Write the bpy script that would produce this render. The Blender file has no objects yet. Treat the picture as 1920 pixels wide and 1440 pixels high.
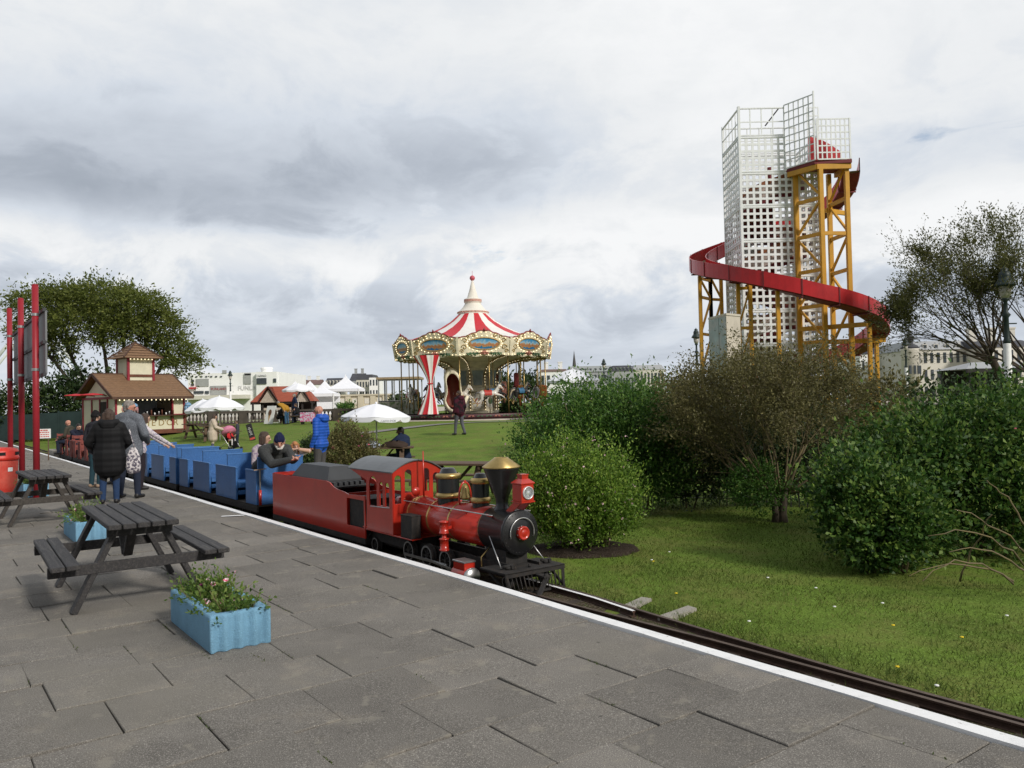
import bpy, bmesh, math, random
import numpy as np
from math import sin, cos, pi, radians, sqrt, atan2, hypot
from mathutils import Vector, Matrix

S = bpy.context.scene
C = S.collection
RNG = random.Random(7)

# ---------------------------------------------------------------- camera
FOC, PITCH, ROLL, EYE = 1493.0, radians(1.34), radians(-1.3), 1.6
cd = bpy.data.cameras.new("camera")
cam = bpy.data.objects.new("camera", cd)
C.objects.link(cam)
cd.sensor_width = 36.0
cd.lens = FOC / 1920 * 36.0
cd.clip_start, cd.clip_end = 0.1, 6000
CM = Matrix.Rotation(pi / 2 + PITCH, 4, 'X') @ Matrix.Rotation(ROLL, 4, 'Z')
cam.matrix_world = Matrix.Translation((0, 0, EYE)) @ CM
S.camera = cam

# ---------------------------------------------------------------- world and sun
SUN = Vector((0.60, -0.62, 0.58)).normalized()
W = bpy.data.worlds.new("World")
S.world = W
W.use_nodes = True
def world_nodes():
    nt = W.node_tree
    nt.nodes.clear()
    N, L = nt.nodes.new, nt.links.new
    def math_(op, a, b=None, clamp=False):
        n = N('ShaderNodeMath'); n.operation = op; n.use_clamp = clamp
        for i, v in enumerate((a, b)):
            if v is None: continue
            if isinstance(v, (int, float)): n.inputs[i].default_value = v
            else: L(v, n.inputs[i])
        return n.outputs[0]
    def ramp(fac, stops, interp='LINEAR'):
        r = N('ShaderNodeValToRGB'); r.color_ramp.interpolation = interp
        e = r.color_ramp.elements
        while len(e) < len(stops): e.new(0.5)
        for k, (p, c) in enumerate(stops):
            e[k].position = p
            e[k].color = (c, c, c, 1) if isinstance(c, (int, float)) else (*c, 1)
        L(fac, r.inputs[0]); return r.outputs[0]
    def noise(vec, scale, detail, rough, dist=0.0):
        n = N('ShaderNodeTexNoise'); n.inputs['Scale'].default_value = scale
        n.inputs['Detail'].default_value = detail; n.inputs['Roughness'].default_value = rough
        n.inputs['Distortion'].default_value = dist
        L(vec, n.inputs['Vector']); return n.outputs[0]
    tc = N('ShaderNodeTexCoord')
    sp = N('ShaderNodeSeparateXYZ'); L(tc.outputs['Generated'], sp.inputs[0])
    x, y, z = sp.outputs
    zc = math_('MAXIMUM', z, 0.0)
    den = math_('ADD', zc, 0.16)
    cb = N('ShaderNodeCombineXYZ')
    L(math_('DIVIDE', x, den), cb.inputs[0]); L(math_('DIVIDE', y, den), cb.inputs[1])
    cl = cb.outputs[0]
    n1 = noise(cl, 1.5, 12, 0.60, 0.5)
    n2 = noise(cl, 0.55, 4, 0.5, 0.2)
    # billows that keep their height near the horizon
    cb2 = N('ShaderNodeCombineXYZ')
    L(math_('ARCTAN2', x, y), cb2.inputs[0]); L(math_('MULTIPLY', zc, 1.7), cb2.inputs[1]); cb2.inputs[2].default_value = 3.7
    n3 = noise(cb2.outputs[0], 6.5, 12, 0.60, 0.4)
    n5 = noise(cb2.outputs[0], 2.3, 5, 0.5, 0.2)
    el = math_('ADD', zc, math_('MULTIPLY', math_('SUBTRACT', n3, 0.5), 0.09))
    el = math_('ADD', el, math_('MULTIPLY', math_('SUBTRACT', n5, 0.5), 0.16))
    # dark bands of the cloud base by elevation (sine of the angle); unseen overhead end darkened to lower fill light
    band = ramp(el, [(0.0, .22), (.045, .46), (.09, .52), (.13, .40), (.17, .10), (.205, .22), (.245, .86), (.30, .56), (.38, .26), (.50, .18), (.62, .42), (1.0, .55)], 'B_SPLINE')
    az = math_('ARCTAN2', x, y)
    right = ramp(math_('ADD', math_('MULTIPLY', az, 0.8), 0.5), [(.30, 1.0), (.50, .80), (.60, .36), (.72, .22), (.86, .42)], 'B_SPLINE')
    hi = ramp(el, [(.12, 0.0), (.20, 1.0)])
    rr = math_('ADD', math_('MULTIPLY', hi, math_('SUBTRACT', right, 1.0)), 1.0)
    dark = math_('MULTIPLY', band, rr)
    def contrast(f, a, c):
        r = N('ShaderNodeMapRange'); r.interpolation_type = 'SMOOTHSTEP'; r.inputs[1].default_value = a; r.inputs[2].default_value = c
        L(f, r.inputs[0]); return r.outputs[0]
    # lumpy cumulus edges in the lower sky, softer higher up
    lump = math_('SUBTRACT', contrast(n3, .40, .58), 0.55)
    lumpw = ramp(zc, [(0.02, .10), (.08, .26), (.15, .42), (.24, .26), (.40, .16)])
    lump = math_('MULTIPLY', lump, lumpw)
    tex = math_('ADD', math_('MULTIPLY', math_('SUBTRACT', n1, 0.5), 1.05), math_('MULTIPLY', math_('SUBTRACT', n3, 0.5), 1.55))
    dark = math_('ADD', math_('SUBTRACT', dark, lump), math_('MULTIPLY', tex, 0.50), True)
    ccol = ramp(dark, [(0.0, (.90, .91, .92)), (.18, (.81, .83, .85)), (.40, (.645, .695, .765)), (.66, (.46, .505, .575)), (1.0, (.29, .33, .39))])
    sky = N('ShaderNodeTexSky'); sky.sky_type = 'NISHITA'; sky.sun_disc = False
    sky.sun_elevation = math.asin(SUN.z); sky.sun_rotation = atan2(SUN.x, SUN.y)
    b1 = N('ShaderNodeBackground'); L(sky.outputs[0], b1.inputs[0]); b1.inputs[1].default_value = 0.13
    # unseen half of the sky behind the camera dimmed to cut fill light
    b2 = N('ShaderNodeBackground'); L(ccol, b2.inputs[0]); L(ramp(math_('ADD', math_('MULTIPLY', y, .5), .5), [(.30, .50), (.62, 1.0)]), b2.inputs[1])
    n4 = noise(cl, 1.9, 7, 0.55, 0.5)
    hole = ramp(math_('ADD', n4, math_('MULTIPLY', math_('SUBTRACT', n3, 0.5), 0.35)), [(.25, 0.35), (.34, 1.0)], 'EASE')
    low = ramp(zc, [(.16, 1.0), (.26, 0.0)])
    hole = math_('MAXIMUM', hole, low)
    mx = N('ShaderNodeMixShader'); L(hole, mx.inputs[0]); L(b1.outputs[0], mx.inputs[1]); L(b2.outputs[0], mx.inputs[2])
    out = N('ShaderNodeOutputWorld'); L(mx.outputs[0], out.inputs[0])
world_nodes()
sd = bpy.data.lights.new("sun", 'SUN')
sd.energy = 3.0
sd.angle = radians(8)
sd.color = (1.0, 0.95, 0.88)
so = bpy.data.objects.new("sun", sd)
C.objects.link(so)
so.rotation_euler = SUN.to_track_quat('Z', 'Y').to_euler()
S.view_settings.view_transform = 'Standard'
S.view_settings.look = 'None'
S.view_settings.gamma = 1.0
S.view_settings.exposure = 0.04
S.view_settings.use_curve_mapping = False

# ---------------------------------------------------------------- helpers
def pix(px, py, Y):
    """world point at depth Y seen at photo pixel (px, py)"""
    d = CM.to_3x3() @ Vector(((px - 960) / FOC, (720 - py) / FOC, -1.0))
    t = Y / d.y
    return Vector((d.x * t, Y, EYE + d.z * t))

def tag(o, label=None, cat=None, group=None, kind=None):
    if label: o['label'] = label
    if cat: o['category'] = cat
    if group: o['group'] = group
    if kind: o['kind'] = kind
    return o

def thing(name, label, cat, loc=(0, 0, 0), rotz=0.0, group=None):
    o = bpy.data.objects.new(name, None)
    o.empty_display_size = 0.2
    C.objects.link(o)
    o.location = loc
    o.rotation_euler = (0, 0, rotz)
    return tag(o, label, cat, group)

def copy_tree(o, loc=None, rotz=None, parent=None):
    c = o.copy()
    C.objects.link(c)
    if parent is not None: c.parent = parent
    for ch in list(o.children): copy_tree(ch, parent=c)
    if loc is not None: c.location = loc
    if rotz is not None: c.rotation_euler = (0, 0, rotz)
    return c

def frame_of(d, up=None):
    d = Vector(d).normalized()
    up = Vector(up) if up is not None else Vector((0, 0, 1))
    if abs(d.dot(up.normalized())) > 0.995: up = Vector((0, 1, 0))
    u = up.cross(d).normalized()
    return u, d.cross(u).normalized(), d

class MB:
    """collects faces, then becomes one mesh object"""
    def __init__(s):
        s.v, s.f, s.m, s.s = [], [], [], []
        s.T = Matrix()
    def add(s, vs, fs, mi=0, smooth=False, T=None):
        M = s.T if T is None else s.T @ T
        b = len(s.v)
        s.v += [tuple(M @ Vector(p)) for p in vs]
        s.f += [tuple(i + b for i in f) for f in fs]
        s.m += [mi] * len(fs)
        s.s += [smooth] * len(fs)
        return s
    def box(s, c, d, mi=0, T=None, bev=0.0):
        x, y, z = (k / 2 for k in d)
        M = Matrix.Translation(c) if T is None else Matrix.Translation(c) @ T
        if bev <= 0:
            vs = [(sx * x, sy * y, sz * z) for sz in (-1, 1) for sy in (-1, 1) for sx in (-1, 1)]
            return s.add(vs, [(0, 2, 3, 1), (4, 5, 7, 6), (0, 1, 5, 4), (2, 6, 7, 3), (0, 4, 6, 2), (1, 3, 7, 5)], mi, False, M)
        b = min(bev, x * .9, y * .9, z * .9)
        bm = bmesh.new()
        bmesh.ops.create_cube(bm, size=1.0)
        for v in bm.verts: v.co = Vector((v.co.x * 2 * x, v.co.y * 2 * y, v.co.z * 2 * z))
        bmesh.ops.bevel(bm, geom=list(bm.edges), offset=b, segments=1, profile=.5, affect='EDGES')
        bm.verts.index_update()
        s.add([v.co.copy() for v in bm.verts], [[v.index for v in f.verts] for f in bm.faces], mi, False, M)
        bm.free()
        return s
    def bar(s, a, b, w, h, mi=0, up=None, bev=0.0):
        a, b = Vector(a), Vector(b)
        u, v, d = frame_of(b - a, up)
        R = Matrix((u, v, d)).transposed().to_4x4()
        return s.box((a + b) / 2, (w, h, (b - a).length), mi, R, bev)
    def tube(s, pts, r, n=8, mi=0, cap=True, smooth=True, ell=None, up=None):
        pts = [Vector(p) for p in pts]
        k = len(pts)
        rs = [r] * k if isinstance(r, (int, float)) else list(r)
        vs, fs = [], []
        u = None
        for i, p in enumerate(pts):
            d = pts[min(i + 1, k - 1)] - pts[max(i - 1, 0)]
            if d.length < 1e-9: d = Vector((0, 0, 1))
            if u is None: u, v, d = frame_of(d, up)
            else:
                d = d.normalized()
                u = u - d * u.dot(d)
                if u.length < 1e-6: u = frame_of(d)[0]
                u.normalize(); v = d.cross(u)
            eu, ev = ell if ell else (1, 1)
            for j in range(n):
                t = 2 * pi * j / n
                vs.append(p + u * (cos(t) * rs[i] * eu) + v * (sin(t) * rs[i] * ev))
        for i in range(k - 1):
            for j in range(n):
                a, b = i * n + j, i * n + (j + 1) % n
                fs.append((a, b, b + n, a + n))
        if cap:
            fs.append(tuple(reversed(range(n))))
            fs.append(tuple(range((k - 1) * n, k * n)))
        return s.add(vs, fs, mi, smooth)
    def lathe(s, prof, n=24, mi=0, T=None, smooth=True, a0=0.0, a1=2 * pi, cap=True):
        full = abs(a1 - a0 - 2 * pi) < 1e-6
        m = n if full else n + 1
        vs, fs = [], []
        for (r, z) in prof:
            for j in range(m):
                t = a0 + (a1 - a0) * j / n
                vs.append((r * cos(t), r * sin(t), z))
        for i in range(len(prof) - 1):
            for j in range(n):
                a, b = i * m + j, i * m + (j + 1) % m
                fs.append((a, b, b + m, a + m))
        if cap and full:
            if prof[0][0] > 1e-4: fs.append(tuple(reversed(range(n))))
            if prof[-1][0] > 1e-4: fs.append(tuple(range((len(prof) - 1) * n, len(prof) * n)))
        return s.add(vs, fs, mi, smooth, T)
    def prism(s, poly, z0, z1, mi=0, T=None):
        n = len(poly)
        vs = [(x, y, z0) for x, y in poly] + [(x, y, z1) for x, y in poly]
        fs = [tuple(reversed(range(n))), tuple(range(n, 2 * n))]
        fs += [(i, (i + 1) % n, n + (i + 1) % n, n + i) for i in range(n)]
        return s.add(vs, fs, mi, False, T)
    def ball(s, c, r, mi=0, n=12, m=8, sc=(1, 1, 1)):
        prof = [(max(r * sin(pi * i / m), 1e-5), -r * cos(pi * i / m)) for i in range(m + 1)]
        return s.lathe(prof, n, mi, Matrix.Translation(c) @ Matrix.Diagonal((*sc, 1)), cap=False)
    def plate(s, outer, holes, th, mi=0, T=None):
        """flat sheet in the local xy plane with holes cut through, thickness th"""
        cu = bpy.data.curves.new("tmp", 'CURVE')
        cu.dimensions = '2D'; cu.fill_mode = 'BOTH'; cu.extrude = th / 2
        for loop in [outer] + list(holes):
            sp = cu.splines.new('POLY')
            sp.points.add(len(loop) - 1)
            for q, (x, y) in zip(sp.points, loop): q.co = (x, y, 0, 1)
            sp.use_cyclic_u = True
        ob = bpy.data.objects.new("tmp", cu)
        C.objects.link(ob)
        me = bpy.data.meshes.new_from_object(ob.evaluated_get(bpy.context.evaluated_depsgraph_get()))
        s.add([v.co.copy() for v in me.vertices], [tuple(p.vertices) for p in me.polygons], mi, False, T)
        bpy.data.objects.remove(ob); bpy.data.curves.remove(cu); bpy.data.meshes.remove(me)
        return s
    def strip(s, rows, mi=0, smooth=True, closed=False):
        """surface through rows of points (all rows the same length)"""
        k = len(rows[0])
        vs = [p for r in rows for p in r]
        fs = []
        for i in range(len(rows) - 1):
            for j in range(k if closed else k - 1):
                a, b = i * k + j, i * k + (j + 1) % k
                fs.append((a, b, b + k, a + k))
        return s.add(vs, fs, mi, smooth)
    def build(s, name, mats, parent=None, loc=None, rotz=None):
        me = bpy.data.meshes.new(name)
        me.from_pydata(s.v, [], s.f)
        if not isinstance(mats, (list, tuple)): mats = [mats]
        for m in mats: me.materials.append(m)
        me.polygons.foreach_set('material_index', s.m)
        me.polygons.foreach_set('use_smooth', s.s)
        me.update()
        o = bpy.data.objects.new(name, me)
        C.objects.link(o)
        if parent is not None: o.parent = parent
        if loc is not None: o.location = loc
        if rotz is not None: o.rotation_euler = (0, 0, rotz)
        return o

def text_mesh(txt, size, mat, name, parent, M, depth=0.004, align='CENTER', squeeze=1.0):
    cu = bpy.data.curves.new("tmp", 'FONT')
    cu.body = txt; cu.size = size; cu.extrude = depth / 2
    cu.align_x = align; cu.align_y = 'CENTER'
    ob = bpy.data.objects.new("tmp", cu)
    C.objects.link(ob)
    me = bpy.data.meshes.new_from_object(ob.evaluated_get(bpy.context.evaluated_depsgraph_get()))
    bpy.data.objects.remove(ob); bpy.data.curves.remove(cu)
    me.name = name
    me.transform(M @ Matrix.Diagonal((squeeze, 1, 1, 1)))
    me.materials.clear(); me.materials.append(mat)
    o = bpy.data.objects.new(name, me)
    C.objects.link(o)
    if parent is not None: o.parent = parent
    return o

# ---------------------------------------------------------------- materials
MATS = {}
def mat(name, col, rough=.6, metal=0.0, var=.18, scale=6.0, bump=0.0, bscale=60.0, spec=.4, col2=None, lo=.35, hi=.65, speck=0.0, sscale=250.0, emit=0.0, coat=0.0, dirt=0.0, stretch=None, wave=None, detail=6):
    """procedural paint, cloth, wood or stone: two tones by noise, an optional second colour in patches, specks, bump"""
    m = bpy.data.materials.new(name)
    m.use_nodes = True
    nt = m.node_tree
    b = nt.nodes['Principled BSDF']
    N, L = nt.nodes.new, nt.links.new
    tc = N('ShaderNodeTexCoord')
    vec = tc.outputs['Object']
    if stretch:
        mp = N('ShaderNodeMapping'); mp.inputs['Scale'].default_value = stretch
        L(vec, mp.inputs[0]); vec = mp.outputs[0]
    def noise(sc, det=detail, rg=.6):
        n = N('ShaderNodeTexNoise'); n.inputs['Scale'].default_value = sc; n.inputs['Detail'].default_value = det
        n.inputs['Roughness'].default_value = rg; L(vec, n.inputs['Vector']); return n.outputs[0]
    def rampf(f, a, c):
        r = N('ShaderNodeMapRange'); r.inputs[1].default_value = a; r.inputs[2].default_value = c
        L(f, r.inputs[0]); return r.outputs[0]
    def mix(f, a, c, mode='MIX'):
        n = N('ShaderNodeMix'); n.data_type = 'RGBA'; n.blend_type = mode
        if isinstance(f, float): n.inputs[0].default_value = f
        else: L(f, n.inputs[0])
        for k, q in ((6, a), (7, c)):
            if isinstance(q, tuple): n.inputs[k].default_value = (*q, 1)
            else: L(q, n.inputs[k])
        return n.outputs[2]
    c0 = tuple(min(1, k * (1 - var)) for k in col)
    c1 = tuple(min(1, k * (1 + var)) for k in col)
    out = mix(rampf(noise(scale), .3, .7), c0, c1)
    if col2: out = mix(rampf(noise(scale * 1.7, 8, .65), lo, hi), out, col2)
    if dirt: out = mix(rampf(noise(scale * .6, 9, .7), .52, .72), out, tuple(k * (1 - dirt) for k in col))
    if speck:
        sp_ = noise(sscale, 2, .5)
        out = mix(rampf(sp_, .56, .70), out, tuple(min(1, k * (1 + speck * 2) + speck * .08) for k in col))
        out = mix(rampf(sp_, .42, .30), out, tuple(k * (1 - speck) for k in col))
    L(out, b.inputs['Base Color'])
    b.inputs['Roughness'].default_value = rough
    b.inputs['Metallic'].default_value = metal
    b.inputs['Specular IOR Level'].default_value = spec
    if coat:
        b.inputs['Coat Weight'].default_value = coat; b.inputs['Coat Roughness'].default_value = .15
    hgt = None
    if bump: hgt = noise(bscale, 4, .6)
    if wave:
        ax, sc_ = wave
        w_ = N('ShaderNodeTexWave'); w_.bands_direction = ax; w_.inputs['Scale'].default_value = sc_
        w_.inputs['Distortion'].default_value = .4; L(tc.outputs['Object'], w_.inputs[0]); hgt = w_.outputs['Fac']; bump = bump or .5
    if hgt is not None:
        bp = N('ShaderNodeBump'); bp.inputs['Strength'].default_value = bump; bp.inputs['Distance'].default_value = .02
        L(hgt, bp.inputs['Height']); L(bp.outputs[0], b.inputs['Normal'])
    if emit:
        L(out, b.inputs['Emission Color']); b.inputs['Emission Strength'].default_value = emit
    MATS[name] = m
    return m

def leaf_mat(name, dark, mid, light, trans=.25, rough=.5):
    """leaf tints come from a per-leaf attribute: each leaf has its own green"""
    m = bpy.data.materials.new(name)
    m.use_nodes = True
    nt = m.node_tree
    b = nt.nodes['Principled BSDF']
    N, L = nt.nodes.new, nt.links.new
    a = N('ShaderNodeAttribute'); a.attribute_name = 'tint'
    r = N('ShaderNodeValToRGB')
    e = r.color_ramp.elements
    e[0].position = 0.0; e[0].color = (*dark, 1)
    e[1].position = 1.0; e[1].color = (*light, 1)
    q = e.new(.5); q.color = (*mid, 1)
    L(a.outputs['Fac'], r.inputs[0])
    L(r.outputs[0], b.inputs['Base Color'])
    b.inputs['Roughness'].default_value = rough
    b.inputs['Specular IOR Level'].default_value = .3
    t = N('ShaderNodeBsdfTranslucent'); L(r.outputs[0], t.inputs[0])
    mx = N('ShaderNodeMixShader'); mx.inputs[0].default_value = trans
    L(b.outputs[0], mx.inputs[1]); L(t.outputs[0], mx.inputs[2])
    L(mx.outputs[0], nt.nodes['Material Output'].inputs[0])
    return m

def quads_mesh(name, V, tint, mats, parent=None, loc=None, mi=None, nv=4):
    """V: (N, nv, 3) array of separate faces"""
    n = len(V)
    me = bpy.data.meshes.new(name)
    me.vertices.add(n * nv)
    me.vertices.foreach_set('co', np.ascontiguousarray(V, dtype=np.float32).reshape(-1))
    me.loops.add(n * nv)
    me.loops.foreach_set('vertex_index', np.arange(n * nv, dtype=np.int32))
    me.polygons.add(n)
    me.polygons.foreach_set('loop_start', np.arange(0, n * nv, nv, dtype=np.int32))
    me.polygons.foreach_set('loop_total', np.full(n, nv, dtype=np.int32))
    if not isinstance(mats, (list, tuple)): mats = [mats]
    for m in mats: me.materials.append(m)
    if mi is not None: me.polygons.foreach_set('material_index', np.asarray(mi, dtype=np.int32))
    at = me.attributes.new('tint', 'FLOAT', 'FACE')
    at.data.foreach_set('value', np.asarray(tint, dtype=np.float32))
    me.update(calc_edges=True)
    o = bpy.data.objects.new(name, me)
    C.objects.link(o)
    if parent is not None: o.parent = parent
    if loc is not None: o.location = loc
    return o

def unit(a):
    return a / np.maximum(np.linalg.norm(a, axis=-1, keepdims=True), 1e-9)

def leaf_quads(P, D, size, rng, aspect=.45, spread=.7):
    """rhombic leaves at P growing roughly along D"""
    n = len(P)
    d = unit(D + rng.normal(0, spread, (n, 3)))
    s = unit(np.cross(d, unit(rng.normal(0, 1, (n, 3)) + np.array([0, 0, .8]))))
    L = (size * rng.uniform(.6, 1.3, n))[:, None]
    w = L * aspect
    fold = np.cross(d, s) * w * .25
    return np.stack([P, P + d * L * .5 + s * w * .5 + fold, P + d * L, P + d * L * .5 - s * w * .5 + fold], axis=1)

def sprigs(rng, origins, dirs, length, per, bend=.35, jitter=.02, up=.3):
    """leaf positions and growth directions along short curved shoots"""
    n = len(origins)
    t = np.tile(np.linspace(.12, 1, per), (n, 1))
    ln = (length * rng.uniform(.5, 1.25, n))[:, None]
    side = rng.normal(0, bend, (n, 3)) + np.array([0, 0, up])
    P = origins[:, None, :] + dirs[:, None, :] * (t * ln)[..., None] + side[:, None, :] * ((t ** 2) * ln)[..., None]
    P += rng.normal(0, jitter, P.shape)
    Dv = dirs[:, None, :] + side[:, None, :] * (2 * t)[..., None]
    return P.reshape(-1, 3), unit(Dv.reshape(-1, 3)), np.repeat(np.arange(n), per), t.reshape(-1)

def shell_points(rng, n, c, r, lumps=9, amp=.28, inner=.45, zmin=None, squash=1.0):
    """points in an uneven ellipsoid shell, and their outward directions"""
    d = unit(rng.normal(0, 1, (n * 2, 3)))
    ctr = unit(rng.normal(0, 1, (lumps, 3)))
    k = np.max(np.maximum(d @ ctr.T, 0) ** 6, axis=1)
    rad = (1 - amp) + amp * k + rng.normal(0, .03, len(d))
    f = rng.uniform(inner ** 2, 1, len(d)) ** .5
    P = np.asarray(c) + d * np.asarray(r) * (rad * f)[:, None]
    ok = np.ones(len(P), bool) if zmin is None else P[:, 2] > zmin
    return P[ok][:n], d[ok][:n]
# ================================================================ ground frame along the railway
P0 = Vector((0.134, 6.534, 0)); EV = Vector((0.6, -0.8, 0)); NV = Vector((0.8, 0.6, 0))
def SL(s, l, z=0.0):
    """s metres back along the train from its nose, l metres out from the platform edge"""
    q = P0 - EV * s + NV * l
    return Vector((q.x, q.y, z))
TRACK_ANG = atan2(EV.y, EV.x)
def gz(px, py, z=0.0):
    d = CM.to_3x3() @ Vector(((px - 960) / FOC, (720 - py) / FOC, -1.0))
    t = (z - EYE) / d.z
    return Vector((d.x * t, d.y * t, z))
def sstep(a, b, t):
    t = max(0.0, min(1.0, (t - a) / (b - a)))
    return t * t * (3 - 2 * t)
def gh(x, y):
    l = (x - P0.x) * .8 + (y - P0.y) * .6
    k = max(0.0, -x - 2)
    rise = .95 * sstep(23 + .6 * k, 37 + 1.2 * k, y) * sstep(1.5, 6, l)
    low = -.25 + .05 * sstep(.80, .95, l) - .09 * sstep(2.0, 5.0, l)
    bump = .02 * sin(x * .9 + y * .4) * sstep(2, 5, l)
    return low + rise + bump

lawn_m = mat('lawn_grass', (.108, .168, .024), rough=.9, var=.35, scale=.9, bump=.6, bscale=45, spec=.1, col2=(.135, .150, .036), lo=.45, hi=.62, speck=.35, sscale=60)
soil_m = mat('dark_soil', (.030, .022, .016), rough=1, var=.4, scale=9, bump=.9, bscale=30, spec=.1, speck=.5, sscale=90)
bed_m = mat('track_bed_earth', (.060, .046, .030), rough=1, var=.5, scale=4, bump=.9, bscale=35, spec=.1, col2=(.05, .075, .018), lo=.50, hi=.66, speck=.7, sscale=70)

def ground():
    def axis(a, b, st, far):
        core = list(np.arange(a, b + .01, st))
        lo = [a - d for d in (4, 10, 25, 60, 150, 400, 1000, far)][::-1]
        hi = [b + d for d in (4, 10, 25, 60, 150, 400, 1000, far)]
        return lo + core + hi
    xs = axis(-34, 30, .5, 3500); ys = axis(-6, 60, .5, 3500)
    vs = [(x, y, gh(x, y)) for y in ys for x in xs]
    n = len(xs)
    mb = MB()
    mb.add(vs, [(j * n + i, j * n + i + 1, (j + 1) * n + i + 1, (j + 1) * n + i) for j in range(len(ys) - 1) for i in range(n - 1)], 0, True)
    return tag(mb.build('lawn', lawn_m), kind='structure')
ground()

# ---------------------------------------------------------------- platform
pave_m = mat('paving_concrete', (.168, .155, .137), rough=.88, var=.16, scale=1.6, bump=.35, bscale=220, spec=.25, speck=.55, sscale=170, col2=(.215, .192, .160), lo=.54, hi=.68, dirt=.38)
def slab_tints(m):
    nt = m.node_tree
    b = nt.nodes['Principled BSDF']
    src = b.inputs['Base Color'].links[0].from_socket
    a = nt.nodes.new('ShaderNodeAttribute'); a.attribute_name = 'tint'
    mr = nt.nodes.new('ShaderNodeMapRange'); mr.inputs[3].default_value = .84; mr.inputs[4].default_value = 1.14
    nt.links.new(a.outputs['Fac'], mr.inputs[0])
    mx = nt.nodes.new('ShaderNodeMix'); mx.data_type = 'RGBA'; mx.blend_type = 'MULTIPLY'; mx.inputs[0].default_value = 1
    nt.links.new(src, mx.inputs[6]); nt.links.new(mr.outputs[0], mx.inputs[7])
    N, L = nt.nodes.new, nt.links.new
    tc = N('ShaderNodeTexCoord')
    col = mx.outputs[2]
    # pale lichen blots, worn patches and dark gum spots
    for sc, det, lo, hi, c, f in ((5.5, 3, .63, .67, (.25, .23, .19), .55), (.55, 5, .52, .66, (.19, .175, .145), .55), (16, 1, .76, .79, (.05, .047, .042), .6), (23, 1, .77, .80, (.34, .32, .28), .6)):
        n = N('ShaderNodeTexNoise'); n.inputs['Scale'].default_value = sc; n.inputs['Detail'].default_value = det; L(tc.outputs['Object'], n.inputs['Vector'])
        r = N('ShaderNodeMapRange'); r.inputs[1].default_value = lo; r.inputs[2].default_value = hi; r.inputs[4].default_value = f; L(n.outputs[0], r.inputs[0])
        q = N('ShaderNodeMix'); q.data_type = 'RGBA'; q.inputs[7].default_value = (*c, 1); L(r.outputs[0], q.inputs[0]); L(col, q.inputs[6]); col = q.outputs[2]
    L(col, b.inputs['Base Color'])
slab_tints(pave_m)
joint_m = mat('joint_moss', (.040, .036, .028), rough=1, var=.4, scale=5, bump=.4, bscale=80, spec=.1, col2=(.045, .060, .018), lo=.50, hi=.62)
JOINTS = {1: (-1.091, -1.96, -2.542, -3.2), 0: (-1.0, -1.655, -2.274, -2.851, -3.6), -1: (-.7, -1.3, -1.951, -2.537), 2: (-.75, -1.397, -2.1, -2.83), -2: (-.45, -1.1, -1.75, -2.35)}
WEED = []
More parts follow.
